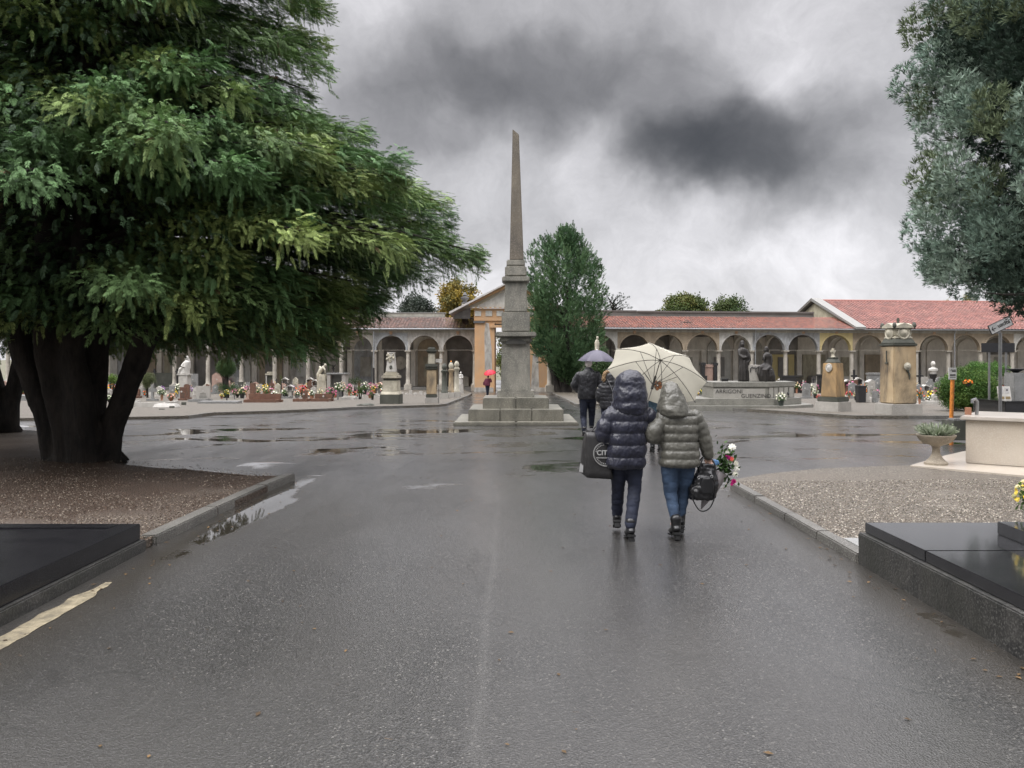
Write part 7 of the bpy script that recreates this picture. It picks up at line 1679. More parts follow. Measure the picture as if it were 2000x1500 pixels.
def puff_torso(mb, rings, pitch, amp, z_ref, step=.009, seg=44, power=2.4, wob=.006):
    zs = [r[2] for r in rings]; z = zs[0]; out = []
    while z <= zs[-1] + 1e-6:
        cx = np.interp(z, zs, [r[0] for r in rings]); cy = np.interp(z, zs, [r[1] for r in rings]); rx = np.interp(z, zs, [r[3] for r in rings]); ry = np.interp(z, zs, [r[4] for r in rings])
        f = abs(math.sin(math.pi * (z - z_ref) / pitch)) ** .45; g = 1 - amp + amp * 1.5 * f
        if z > zs[-1] - .10: g = g * .5 + .5
        out.append((cx, cy, z, rx * g, ry * g)); z += step
    mb.loft(out, seg, power)
def wrinkle(o, amp, scale, sz_=(1, 1, 1)):
    me = o.data; n = len(me.vertices); co = np.zeros(n * 3); me.vertices.foreach_get('co', co); co = co.reshape(-1, 3); no = np.zeros(n * 3); me.vertices.foreach_get('normal', no); no = no.reshape(-1, 3)
    for i in range(n):
        c = co[i]; q = Vector((c[0] * scale * sz_[0], c[1] * scale * sz_[1], c[2] * scale * sz_[2])); co[i] += no[i] * amp * (mnoise.noise(q) + .5 * mnoise.noise(q * 2.3))
    me.vertices.foreach_set('co', co.ravel()); me.update()

def boot(parent, ankle, toe_dir, heel_up, s=1.0, heel=.055, mat=None, name='boot', shaft=.055):
    """ankle boot: shaft, heel counter, vamp, sole and block heel; toe_dir horizontal, heel_up pitches the toe down"""
    a = Vector(ankle); d = Vector((toe_dir[0], toe_dir[1], 0)).normalized(); side = Vector((-d.y, d.x, 0))
    M = Matrix((( side.x, d.x, 0, a.x), (side.y, d.y, 0, a.y), (0, 0, 1, a.z), (0, 0, 0, 1))) @ Matrix.Rotation(-heel_up, 4, 'X')
    T_ = lambda x, y, z: M @ Vector((x * s, y * s, z * s))
    mb = MB(); mb.tube([T_(0, -.01, shaft), T_(0, -.01, .05), T_(0, -.005, .0), T_(0, -.005, -.03)], [.056 * s, .050 * s, .046 * s, .046 * s], 16, dome=True)
    mb.tube([T_(0, -.03, -.03), T_(0, .02, -.03), T_(0, .08, -.048), T_(0, .14, -.058), T_(0, .175, -.062)], [.040 * s, .047 * s, .044 * s, .040 * s, .024 * s], 16, flat=.75, dome=True)
    o = remeshed(mb, name, .008, mat or M_BLKL, parent, 2, rel=True)
    mb = MB(); mb.poly([(-.035, -.088), (.035, -.088), (.038, -.06), (-.038, -.06)], -.07, -.0, M @ Matrix.Diagonal((s, s, s, 1))); mb.box(-.028 * s, .028 * s, -.065 * s, -.012 * s, (-.088 - heel) * s, -.0885 * s, M)
    mb.box(-.042 * s, .042 * s, .02 * s, .185 * s, -.098 * s, -.085 * s, M); mb.build('sole', plain('rubber_sole', (.008, .008, .008), .6), o if False else parent, bevel=.006, rel=True)

HOODP = ([-1, -.85, -.6, -.25, .1, .45, .7, .86, .95, 1], [.62, .92, 1.04, 1.0, .97, .88, .72, .52, .33, .06], [.80, 1.02, 1.04, .95, .83, .68, .54, .40, .26, .06])
def person(spec):
    """one walking figure seen from behind. All joints are world positions."""
    S = spec; foot = S['origin']
    # body: pelvis, spine, neck, head, arms and legs as one grown surface
    mb = MB()
    hip, neck = Vector(S['pelvis']), Vector(S['neck']); k = S.get('s', 1.0)
    mb.loft([(hip.x, hip.y, hip.z - .10, .10 * k, .08 * k), (hip.x, hip.y, hip.z, .15 * k, .105 * k), (hip.x * .6 + neck.x * .4, hip.y * .6 + neck.y * .4, hip.z + .18, .125 * k, .09 * k), (neck.x, neck.y, neck.z - .16, .155 * k, .10 * k), (neck.x, neck.y, neck.z - .07, .15 * k, .08 * k), (neck.x, neck.y, neck.z - .02, .07 * k, .06 * k)], 24)
    H = Vector(S['head']); mb.tube([neck - Vector((0, 0, .04)), neck.lerp(H, .5), H], [.055, .05, .05], 12); head(mb, H, S.get('hs', 1.0), S.get('yaw', 0.0))
    for L_ in S['legs']: mb.tube(smoothpath([L_[0], L_[1], L_[2]], 5), lerpr([.085 * k, .055 * k, .036 * k], 5), 14, dome=True); mb.tube([L_[2], Vector(L_[2]) + Vector((0, .05, -.06)), Vector(L_[2]) + Vector((0, .13, -.065))], [.035, .036, .022], 10, dome=True)
    for A in S['arms']:
        mb.tube(smoothpath([A[0], A[1], A[2]], 5), lerpr([.046 * k, .038 * k, .026 * k], 5), 12, dome=True); hand(mb, A[2], A[3], .95 * k, A[4] if len(A) > 4 else .9, A[5] if len(A) > 5 else 1, Vector(A[6]) if len(A) > 6 else Vector((0, 1, .2)))
    body = remeshed(mb, 'person', S.get('voxel', .009), M_SKIN, None, 1)
    body.data.transform(Matrix.Translation(-Vector(foot))); body.location = foot
    tag(body, S['label'], 'person', S.get('group'))
    if 'hair' in S:
        mb = MB(); mb.ball(H + Vector((0, -.018, .028)), .086 * S.get('hs', 1), .098, .108, 16); mb.ball(H + Vector((0, -.04, -.02)), .074, .06, .07, 12); remeshed(mb, 'hair', .012, S['hair'], body, 2, rel=True)
    # coat
    mb = MB(); puff_torso(mb, S['coat'], S['pitch'], S['amp'], S['coat'][0][2])
    for A in S['sleeves']: puff_tube(mb, A[0], A[1], S['pitch'] * .85, S['amp'] * 1.2)
    if 'collar' in S: mb.tube(*S['collar'], 20, dome=True)
    coat = remeshed(mb, S.get('coatname', 'puffer_jacket'), S.get('cvoxel', .009), S['coatmat'], body, 2)
    wrinkle(coat, S.get('wr', .012) * .8, 6, (1, 1, .8)); wrinkle(coat, S.get('wr', .012) * .4, 30, (1.3, 1.3, .45)); wrinkle(coat, .0018, 45); recenter(coat)
    if 'hood' in S:
        mb = MB(); hc = Vector(S['hood'][0]); rx, ry, rz = S['hood'][1]
        n = 26; rings = []
        for i in range(n + 1):
            t = i / n; z = hc.z + rz * (2 * t - 1); c_ = float(np.interp(2 * t - 1, HOODP[0], HOODP[1 + (S['hood'][3] < 0)]))
            f = 1 + S['hood'][2] * (abs(math.sin(t * math.pi * 3.0)) ** .5 - .5)
            rings.append((hc.x + S['hood'][3] * (z - hc.z), hc.y - .02 * (1 - t), z, rx * c_ * f, ry * c_ * f))
        mb.loft(rings, 34, 2.15)
        hood = remeshed(mb, 'hood', S.get('cvoxel', .009), S['coatmat'], coat, 2)
        wrinkle(hood, .011, 6, (1, 1, 1.5)); wrinkle(hood, .005, 22, (1.3, 1.3, .8)); wrinkle(hood, .002, 45)
        hood.data.transform(Matrix.Translation(-Vector(foot)))
    # trousers
    mb = MB(); tr = S['trouser']
    for i, L_ in enumerate(S['legs']):
        mb.tube(smoothpath([Vector(L_[0]) + Vector((0, 0, .05)), Vector(L_[0]).lerp(Vector(L_[1]), .5), L_[1], Vector(L_[1]).lerp(Vector(L_[2]), .45), Vector(L_[2])], 6), lerpr(tr, 6), 20, dome=True)
    mb.ball(hip - Vector((0, 0, .03)), .165 * k, .125 * k, .12, 18)
    tro = remeshed(mb, 'trousers', .010, S['trmat'], body, 2); wrinkle(tro, .007, 10, (.7, .7, 2.0)); recenter(tro)
    for (a, d, up_) in S['boots']: boot(body, a, d, up_, S.get('bs', 1.0), S.get('heel', .05), S.get('bootmat'), S.get('bootname', 'boot'))
    return body

Y1 = 8.12; K1 = FPX / Y1
def J1(px, py, dy=0.0): return Vector(((px - CX) / K1, Y1 + dy, CH + (HY - py) / K1))
def J(px, py, Y, dy=0.0): return Vector(((px - CX) * Y / FPX, Y + dy, CH + (HY - py) * Y / FPX))

# --- woman in the long navy padded coat
c1 = lambda px, py, rx, ry, dy=0.0: (J1(px, py).x, Y1 + dy, J1(px, py).z, rx / K1, ry / K1)
navy = person(dict(origin=(J1(1222, 1050).x, Y1, 0), label='person in a long navy quilted coat with hood up, jeans and heeled ankle boots', pelvis=J1(1223, 880), neck=J1(1228, 790), head=J1(1231, 764, .02), yaw=-.2,
    legs=[(J1(1209, 890), J1(1210, 955, .12), J1(1212, 1012, .26)), (J1(1239, 890), J1(1240, 955, .03), J1(1229, 1022, -.10))],
    arms=[(J1(1188, 815), J1(1178, 850, -.02), J1(1176, 866, .02), (-.1, .1, -1), 1.3, 1), (J1(1268, 812), J1(1278, 838, .06), J1(1258, 842, .26), (-.9, .5, .2), 1.5, 1)],
    coat=[c1(1222, 914, 36, 29), c1(1222, 905, 39, 32), c1(1223, 880, 38.5, 32), c1(1224, 850, 37, 31), c1(1226, 825, 38, 31), c1(1228, 808, 38, 29), c1(1229, 798, 34, 26), c1(1230, 790, 26, 22), c1(1231, 783, 19, 19), c1(1231, 776, 17, 18)],
    pitch=.118, amp=.085, sleeves=[([J1(1197, 808), J1(1187, 825, -.02), J1(1178, 845, -.03), J1(1184, 862, .05), J1(1187, 870, .12)], [.085, .085, .088, .080, .066]), ([J1(1260, 808), J1(1272, 822, .03), J1(1279, 838, .06), J1(1268, 844, .2)], [.085, .082, .076, .06])],
    cvoxel=.0075, coatmat=M_NAVY, coatname='quilted_coat', hood=(J1(1231, 768, .02), (.170, .180, .235), .06, .02), trouser=[.098, .082, .066, .062, .054], trmat=M_JEAND,
    boots=[(J1(1212, 1016, .27), (.1, 1), .38), (J1(1229, 1027, -.09), (-.05, 1), .10)], heel=.05, wr=.014))
# --- woman in the short grey green jacket
K2 = K1
grey = person(dict(origin=(J1(1321, 1050).x, Y1, 0), label='person in a grey green quilted jacket with hood up, blue jeans and black ankle boots', s=.95, pelvis=J1(1326, 888), neck=J1(1318, 800), head=J1(1312, 778, .02), yaw=.15,
    legs=[(J1(1308, 900), J1(1311, 962, .03), J1(1316, 1012, -.06)), (J1(1342, 900), J1(1339, 962, .10), J1(1332, 1014, .10))],
    arms=[(J1(1293, 822), J1(1270, 849, -.02), J1(1290, 846, .2), (.3, 1, .2), 1.2, 1), (J1(1364, 822), J1(1378, 858, .0), J1(1385, 890, .03), (.15, .1, -1), 1.4, -1)],
    coat=[c1(1327, 911, 37, 29), c1(1327, 904, 39.5, 31), c1(1327, 885, 38, 30), c1(1326, 862, 36, 28), c1(1326, 835, 37, 28), c1(1325, 815, 37, 26), c1(1322, 805, 33, 24), c1(1318, 797, 22, 20), c1(1316, 790, 17, 18), c1(1315, 784, 16, 17)],
    pitch=.084, amp=.075, sleeves=[([J1(1298, 815), J1(1284, 832, -.03), J1(1272, 846, -.06), J1(1284, 853, .0), J1(1296, 848, .12)], [.082, .080, .084, .074, .06]), ([J1(1356, 814), J1(1368, 835, .0), J1(1377, 860, .0), J1(1384, 889, .02)], [.080, .072, .068, .056])],
    cvoxel=.0075, coatmat=M_KHAKI, coatname='quilted_jacket', hood=(J1(1313, 780, .02), (.150, .165, .180), .03, -.10), trouser=[.102, .084, .068, .058, .046], trmat=M_JEAN,
    boots=[(J1(1317, 1023, -.07), (-.05, 1), .12), (J1(1333, 1018, .10), (.15, 1), .30)], heel=.045, wr=.010, bs=1.05))
# --- man ahead in the black jacket
Ym = 19.9
m1 = lambda px, py, rx, ry, dy=0.0: (J(px, py, Ym).x, Ym + dy, J(px, py, Ym).z, rx * Ym / FPX, ry * Ym / FPX)
Jm = lambda px, py, dy=0.0: J(px, py, Ym, dy)
person(dict(origin=(Jm(1150, 850).x, Ym, G(Ym)), label='white haired person in a black jacket walking under the purple grey umbrella', s=1.08, pelvis=Jm(1147, 775), neck=Jm(1149, 723), head=Jm(1149.5, 711), hs=1.08, hair=M_HAIRW, voxel=.012,
    legs=[(Jm(1140, 782), Jm(1140, 815, .05), Jm(1140, 838, -.15)), (Jm(1156, 782), Jm(1157, 812, .15), Jm(1157, 832, .20))],
    arms=[(Jm(1128, 733), Jm(1122, 752), Jm(1130, 764, .25), (.4, 1, .2), 1.2), (Jm(1169, 733), Jm(1174, 752), Jm(1164, 745, .28), (-.3, .6, .7), 1.5)],
    coat=[m1(1147, 779, 18, 12), m1(1147, 770, 19, 13), m1(1147, 750, 19.5, 13), m1(1148, 738, 21.5, 13), m1(1148, 729, 19, 11), m1(1149, 723, 10, 9), m1(1149, 717, 6, 6.5)],
    pitch=.5, amp=.01, sleeves=[([Jm(1131, 733), Jm(1125, 743), Jm(1122, 753), Jm(1129, 763, .22)], [.095, .085, .08, .055]), ([Jm(1166, 733), Jm(1171, 743), Jm(1174, 753), Jm(1166, 747, .25)], [.095, .085, .08, .055])],
    coatmat=M_BLKC, coatname='jacket', trouser=[.115, .095, .08, .072, .062], trmat=M_JEAND, boots=[(Jm(1140, 841, -.15), (0, 1), .15), (Jm(1157, 833, .2), (.1, 1), .25)], heel=.02, bootname='shoe', wr=.02, bs=1.1, cvoxel=.012))
# --- companion with the fur hood
Yf = 19.6
Jf = lambda px, py, dy=0.0: J(px, py, Yf, dy)
f1 = lambda px, py, rx, ry, dy=0.0: (Jf(px, py).x, Yf + dy, Jf(px, py).z, rx * Yf / FPX, ry * Yf / FPX)
pf = person(dict(origin=(Jf(1188, 850).x, Yf, G(Yf)), label='person in a black quilted coat with a fur trimmed hood beside the white haired one', s=.95, pelvis=Jf(1189, 790), neck=Jf(1190, 746), head=Jf(1190, 736), voxel=.012, hs=.95,
    legs=[(Jf(1181, 795), Jf(1181, 820, .05), Jf(1181, 840, -.1)), (Jf(1196, 795), Jf(1196, 820, .1), Jf(1196, 838, .15))],
    arms=[(Jf(1173, 755), Jf(1169, 775), Jf(1176, 785, .2), (.3, 1, 0), 1.2), (Jf(1207, 755), Jf(1211, 775), Jf(1204, 785, .2), (-.3, 1, 0), 1.2)],
    coat=[f1(1189, 797, 17, 13), f1(1189, 790, 18.5, 14), f1(1189, 770, 18.5, 13), f1(1190, 758, 19, 13), f1(1190, 749, 16, 11), f1(1190, 744, 9, 9)],
    pitch=.09, amp=.05, sleeves=[([Jf(1176, 754), Jf(1171, 766), Jf(1170, 778), Jf(1176, 786, .15)], [.085, .08, .078, .06]), ([Jf(1204, 754), Jf(1209, 766), Jf(1210, 778), Jf(1204, 786, .15)], [.085, .08, .078, .06])],
    coatmat=M_BLKC, coatname='quilted_coat', hood=(Jf(1190, 739), (.135, .14, .165), .03, .01), trouser=[.098, .082, .068, .06, .05], trmat=M_JEAND, boots=[(Jf(1181, 843, -.1), (0, 1), .1), (Jf(1196, 840, .15), (.1, 1), .2)], wr=.014, cvoxel=.012))
mb = MB(); mb.tube([Jf(1190 + 11.5 * math.cos(t), 738 - 13 * math.sin(t), -.03 + .05 * math.cos(t)) for t in np.linspace(-.3, math.pi + .3, 16)], .045, 10, dome=True)
fur = remeshed(mb, 'fur_trim', .016, M_FUR, pf, 0); wrinkle(fur, .03, 40); recenter(fur)
mb = MB(); mb.tube([Jf(1185, 741, -.16), Jf(1190, 752, -.185), Jf(1195, 765, -.20), Jf(1199, 775, -.19)], .009, 6); mb.build('bag_strap', M_ZINC, pf, rel=True)
# --- person between the two women, under the blue umbrella
Yb = 15.8
Jb = lambda px, py, dy=0.0: J(px, py, Yb, dy)
b1 = lambda px, py, rx, ry, dy=0.0: (Jb(px, py).x, Yb + dy, Jb(px, py).z, rx * Yb / FPX, ry * Yb / FPX)
person(dict(origin=(Jb(1284, 870).x, Yb, G(Yb)), label='person in a dark teal coat mostly hidden between the two hooded people', s=1.0, pelvis=Jb(1285, 800), neck=Jb(1286, 735), head=Jb(1286, 720), hair=M_HAIRD, voxel=.012,
    legs=[(Jb(1277, 805), Jb(1277, 840, .05), Jb(1278, 868, .2)), (Jb(1294, 805), Jb(1293, 840, .1), Jb(1288, 868, -.1))],
    arms=[(Jb(1264, 748), Jb(1259, 775), Jb(1266, 790, .2), (.3, 1, 0), 1.2), (Jb(1308, 748), Jb(1313, 770), Jb(1303, 760, .25), (-.3, .6, .6), 1.5)],
    coat=[b1(1285, 818, 22, 15), b1(1285, 805, 24, 17), b1(1285, 775, 23, 16), b1(1286, 755, 24, 16), b1(1286, 744, 20, 13), b1(1286, 737, 10, 10)],
    pitch=.5, amp=.01, sleeves=[([Jb(1268, 749), Jb(1262, 765), Jb(1259, 778), Jb(1266, 789, .15)], [.085, .08, .075, .055]), ([Jb(1304, 749), Jb(1310, 762), Jb(1313, 772), Jb(1304, 762, .22)], [.085, .08, .075, .055])],
    coatmat=M_TEAL, coatname='coat', trouser=[.10, .085, .07, .062, .055], trmat=M_JEAND, boots=[(Jb(1278, 872, .2), (0, 1), .25), (Jb(1288, 872, -.1), (0, 1), .05)], wr=.014, cvoxel=.012))
# --- far woman under the red umbrella
Yr = 63.0
Jr = lambda px, py, dy=0.0: J(px, py, Yr, dy)
r1 = lambda px, py, rx, ry, dy=0.0: (Jr(px, py).x, Yr + dy, Jr(px, py).z, rx * Yr / FPX, ry * Yr / FPX)
person(dict(origin=(Jr(952, 775).x, Yr, G(Yr)), label='person in a wine red jacket walking far off under the red umbrella', s=1.0, pelvis=Jr(952, 751.5), neck=Jr(953, 739), head=Jr(953.5, 736), hair=M_HAIRD, voxel=.02,
    legs=[(Jr(949.8, 753), Jr(951, 763, .05), Jr(951.5, 772.5, .1)), (Jr(954.3, 753), Jr(953.5, 763, .1), Jr(952.8, 771, .3))],
    arms=[(Jr(948.5, 741), Jr(946.5, 746), Jr(946, 750), (.3, 1, 0), 1.2), (Jr(957.5, 741), Jr(959.5, 745), Jr(958, 741, .25), (-.3, .6, .6), 1.5)],
    coat=[r1(952, 753.5, 5.6, 4), r1(952, 748, 5.4, 4), r1(952.5, 744, 5, 3.5), r1(953, 741, 5.4, 3.5), r1(953, 739, 2.8, 2.5)],
    pitch=.5, amp=.01, sleeves=[([Jr(949.5, 741), Jr(947.5, 745), Jr(946, 749.5)], [.09, .08, .06]), ([Jr(957, 741), Jr(959, 745), Jr(958, 742, .2)], [.09, .08, .06])],
    coatmat=M_WINE, coatname='jacket', trouser=[.10, .085, .07, .062, .055], trmat=M_JEAND, boots=[(Jr(951.5, 773, .1), (0, 1), .1), (Jr(952.8, 771.5, .3), (0, 1), .3)], wr=.01, cvoxel=.02))
e = empty('shoulder_bag', Jr(946, 747), 'small dark shoulder bag on the person under the red umbrella', 'bag'); MB().box(-.10, .10, -.05, .05, -.22, .05).build('bag', M_WINE, e, bevel=.03)
mb = MB(); mb.tube([(-.05, 0, .05), (.05, 0, .25), (.15, .02, .30)], .012, 5); mb.build('strap', M_BLKL, e)

# ================================================================ umbrellas
def fabric(name, c, trans=.35, stripes=None):
    m, nt, b = nodes(name); out = nt.nodes['Material Output']
    P = nt.nodes.new('ShaderNodeTexCoord').outputs['Object']; col = ramp(nt, tnoise(nt, P, 4, 5), [(.3, tuple(x * .88 for x in c)), (.7, c)])
    if stripes:
        w = nt.nodes.new('ShaderNodeTexWave'); w.wave_type = 'BANDS'; w.bands_direction = 'Z'; w.inputs['Scale'].default_value = 14; nt.links.new(P, w.inputs['Vector']); col = mixc(nt, ramp(nt, w.outputs['Fac'], [(.55, 0.0), (.7, .8)]), col, stripes)
    nt.links.new(col, b.inputs['Base Color']); b.inputs['Roughness'].default_value = .45
    t = nt.nodes.new('ShaderNodeBsdfTranslucent'); nt.links.new(col, t.inputs[0]); ms = nt.nodes.new('ShaderNodeMixShader'); ms.inputs[0].default_value = trans
    nt.links.new(b.outputs[0], ms.inputs[1]); nt.links.new(t.outputs[0], ms.inputs[2]); nt.links.new(ms.outputs[0], out.inputs[0]); return m
def umbrella(label, apex, axis, Rr, hgt, shaft, mat, spin=0.0, rib=.004, two_tone=None, flower=False, nrib=8, hook=True):
    """apex = crown of the canopy, axis = direction the ferrule points"""
    ax = Vector(axis).normalized(); q = ax.to_track_quat('Z', 'Y')
    root = empty('umbrella', apex, label, 'umbrella'); root.rotation_mode = 'QUATERNION'; root.rotation_quaternion = q
    seg = nrib * 8; rows = 12; V = []; F = []
    for i in range(rows + 1):
        t = i / rows
        for k in range(seg):
            a = 2 * math.pi * k / seg + spin; u = (k % 8) / 8; sag = math.sin(math.pi * u)
            r = Rr * t * (1 - .085 * sag * t ** 1.5); z = -hgt * (t ** 1.9) - .05 * hgt * t - .0 + sag * t * t * -.03 * Rr
            if t == 1: r *= (1 - .03 * sag)
            V.append((r * math.cos(a), r * math.sin(a), z))
    for i in range(rows):
        for k in range(seg): k2 = (k + 1) % seg; F.append((i * seg + k, i * seg + k2, (i + 1) * seg + k2, (i + 1) * seg + k))
    me = bpy.data.meshes.new('canopy'); me.from_pydata(V, [], F); me.shade_smooth(); can = link('canopy', me, mat, root)
    steel = plain('umbrella_steel', (.10, .095, .09), .35, .7)
    for k in range(nrib):
        a = 2 * math.pi * k / nrib + spin; mb = MB(); pts = []
        for t in np.linspace(0.02, 1.0, 9): pts.append((Rr * t * math.cos(a), Rr * t * math.sin(a), -hgt * t ** 1.9 - .05 * hgt * t - .007))
        mb.tube(pts, rib, 5); mb.tube([pts[-1], (pts[-1][0] * 1.03, pts[-1][1] * 1.03, pts[-1][2] - .004)], rib * 1.6, 6)
        t = .48; z0 = -.34 * Rr / .55
        o = mb.build('rib', steel, root)
        sb = MB(); sb.tube([(.012 * math.cos(a), .012 * math.sin(a), z0), (Rr * t * math.cos(a), Rr * t * math.sin(a), -hgt * t ** 1.9 - .012)], rib * .8, 5); sb.build('stretcher', steel, o)
    mb = MB(); mb.tube([(0, 0, .02), (0, 0, -shaft + .1)], .0055, 8); mb.build('shaft', steel, root)
    MB().lathe([(.014, -.40 * Rr / .55), (.016, -.38 * Rr / .55), (.013, -.32 * Rr / .55), (.013, -.24 * Rr / .55), (.009, -.23 * Rr / .55)], seg=12).build('runner', M_BLKL, root, smooth=True)
    MB().lathe([(.02, -.004), (.016, .006), (.006, .014), (.006, .075), (.003, .085)], seg=12).build('ferrule', plain('chrome_tip', (.6, .6, .6), .3, .6), root, smooth=True)
    mb = MB(); h0 = -shaft; mb.tube([(0, 0, h0 + .11), (0, 0, h0), (.015, 0, h0 - .03), (.045, 0, h0 - .045), (.075, 0, h0 - .03), (.08, 0, h0)], .011, 10, dome=True) if hook else mb.tube([(0, 0, h0 + .11), (0, 0, h0)], .014, 10, dome=True)
    mb.build('handle', M_BLKL, root, smooth=True)
    return root, can
FANG = R(-72)
M_CREAMU = fabric('cream_umbrella_cloth', (.64, .61, .51), .42)
ux = math.sin(R(20)); axis = Vector((math.sin(R(23)) * math.cos(R(33)), math.sin(R(33)), math.cos(R(23)) * math.cos(R(33))))
apex = J(1290, 703, 8.85)
um, can = umbrella('cream umbrella with an orange flower print, held over the two hooded people', apex, axis, .54, .20, .82, M_CREAMU, spin=R(10), rib=.0035)
# printed orange flower on the cloth, in the umbrella's own frame
def print_on(can, root, Rr, hgt, ang, rad, petals, r_p, mat, matc):
    def surf(x, y, off):
        r = math.hypot(x, y); t = r / Rr; return (x, y, -hgt * t ** 1.9 - .05 * hgt * t - off)
    cx_, cy_ = rad * math.cos(ang), rad * math.sin(ang); mb = MB(); ol = MB()
    for k in range(petals):
        a = 2 * math.pi * k / petals; px_, py_ = cx_ + r_p * math.cos(a), cy_ + r_p * math.sin(a)
        ring = [(px_ + r_p * .62 * math.cos(t), py_ + r_p * .62 * math.sin(t)) for t in np.linspace(0, 2 * math.pi, 17)[:-1]]
        mb.add([surf(x, y, .012) for x, y in ring], [tuple(range(16))]); ol.tube([surf(x, y, .0135) for x, y in ring] + [surf(*ring[0], .0135)], .0014, 4)
    mb.build('flower_print', mat, root).data.shade_flat(); ol.tube([surf(cx_ + .012 * math.cos(t), cy_ + .012 * math.sin(t), .014) for t in np.linspace(0, 6.28, 10)], .003, 5); ol.build('print_outline', matc, root)
print_on(can, um, .54, .20, FANG, .335, 5, .036, plain('orange_print', (.62, .26, .12), .6), M_IRON)
M_PURP = fabric('purple_umbrella_cloth', (.15, .14, .19), .25, (.05, .045, .07))
umbrella('purple grey striped umbrella over the white haired person', J(1166, 683.5, 20.05), (0.02, -.02, 1), .475, .25, .75, M_PURP, spin=R(12), rib=.004)
M_BLUE = fabric('blue_umbrella_cloth', (.16, .22, .42), .3)
umbrella('blue umbrella mostly hidden behind the cream one', J(1296, 687, 15.9), (0.02, .0, 1), .50, .24, .75, M_BLUE, spin=R(5), rib=.004)
M_REDU = fabric('red_umbrella_cloth', (.68, .02, .05), .3)
umbrella('small bright red umbrella far off beside the obelisk', J(955.5, 722.5, 63.0), (-.16, -.30, .95), .50, .27, .75, M_REDU, spin=R(8), rib=.006)

# ================================================================ bags and bouquet
def shopping_bag():
    root = empty('shopping_bag', J1(1163, 936, .05), 'large black shopping bag with white round print, held by the person in navy', 'bag')
    B = lambda px, py, dy: J1(px, py, dy)
    mt = plain('black_woven_plastic', (.022, .021, .021), .38, var=.3, bmp=.4, bscale=18)
    mb = MB()
    f = [B(1144, 843, -.02), B(1187, 846, -.02), B(1196, 935, -.04), B(1146, 932, -.04)]; b_ = [B(1148, 838, .16), B(1186, 842, .14), B(1194, 926, .14), B(1133, 924, .14)]
    n = 8; V = []; F = []
    def grid(P00, P10, P11, P01, bulge, nrm):
        o = len(mb.v); vs_ = []
        for i in range(n + 1):
            for j in range(n + 1):
                u, v = i / n, j / n; p = P00.lerp(P10, u).lerp(P01.lerp(P11, u), v); w = math.sin(math.pi * u) * math.sin(math.pi * v)
                vs_.append(p + nrm * (bulge * w + .008 * mnoise.noise(p * 14) * (1 if 0 < i < n and 0 < j < n else 0)))
        mb.add(vs_, [(i * (n + 1) + j, (i + 1) * (n + 1) + j, (i + 1) * (n + 1) + j + 1, i * (n + 1) + j + 1) for i in range(n) for j in range(n)])
    grid(f[0], f[1], f[2], f[3], .02, Vector((0, -1, 0))); grid(b_[0], b_[1], b_[2], b_[3], .02, Vector((0, 1, 0))); grid(f[0], b_[0], b_[3], f[3], -.03, Vector((1, 0, 0))); grid(f[1], b_[1], b_[2], f[2], -.02, Vector((-1, 0, 0))); grid(f[3], f[2], b_[2], b_[3], 0, Vector((0, 0, 1)))
    o = mb.build('bag', mt, root, smooth=True, rel=True)
    s = o.modifiers.new('t', 'SOLIDIFY'); s.thickness = .003
    mb = MB()
    for (a, c) in ((1152, 1176), (1155, 1180)):
        dy = .0 if a == 1152 else .14
        mb.tube(smoothpath([B(a, 845, dy), B(a + 6, 852 - 12, dy * .7 + .02), B(a + 16, 836 - 3, .06), B(c, 845, dy)], 5), .0065, 6)
    mb.build('handle', mt, root, rel=True)
    wh = plain('white_print', (.34, .34, .33), .5)
    # round emblem ring with lettering
    c = Vector(B(1181, 886, -.06)); U = (f[1] - f[0]).normalized(); W = Vector((0, -.04, 1)).normalized(); rr = 23 / K1
    def on(x, y, off=.0): return c + U * x + W * y + Vector((0, -off, 0))
    mb = MB()
    for r_, th in ((rr, .0032), (rr * .93, .0012)): mb.tube([on(r_ * math.cos(t), r_ * math.sin(t)) for t in np.linspace(.95, 5.35, 40)], th, 5)
    mb.build('round_print', wh, root, rel=True)
    M = Matrix.Translation(on(-.085, -.012)) @ Matrix.Rotation(R(90), 4, 'X')
    for txt, s_, dx, dz in (('CIT', .068, 0, 0), ('NOVA MODA', .0185, -.002, -.028)):
        pass
    me = text_mesh('CIT', .066, .001, 1.0, .002); me.transform(M); recenter(link('lettering', me, wh, root))
    me = text_mesh('NELLA MODA', .018, .001, 1.0, .0006) if False else None
    mb = MB()
    for i in range(9): mb.box(on(-.085 + i * .013, 0).x, on(-.085 + i * .013, 0).x + .008, c.y - .001, c.y + .001, c.z - .040, c.z - .028)
    for i, t in enumerate(np.linspace(1.75, 2.9, 7)): p = on(rr * .8 * math.cos(t), rr * .8 * math.sin(t)); mb.box(p.x - .004, p.x + .004, p.y - .001, p.y + .001, p.z - .005, p.z + .005)
    for i, t in enumerate(np.linspace(3.6, 4.7, 7)): p = on(rr * .8 * math.cos(t), rr * .8 * math.sin(t)); mb.box(p.x - .004, p.x + .004, p.y - .001, p.y + .001, p.z - .005, p.z + .005)
    mb.build('small_print', wh, root, rel=True)
    # pale print on the gusset
    mb = MB(); q0 = f[0].lerp(b_[0], .5); q1 = f[3].lerp(b_[3], .5); off = Vector((-.006, -.004, 0))
    mb.add([q0.lerp(q1, .45) + off + Vector((0, -.03, 0)), q0.lerp(q1, .45) + off + Vector((-.012, .05, 0)), q0.lerp(q1, .95) + off + Vector((-.03, .06, 0)), q0.lerp(q1, .95) + off + Vector((.0, -.03, 0))], [(0, 1, 2, 3)])
    mb.build('side_print', plain('grey_print', (.28, .28, .28), .4), root, rel=True)
shopping_bag()
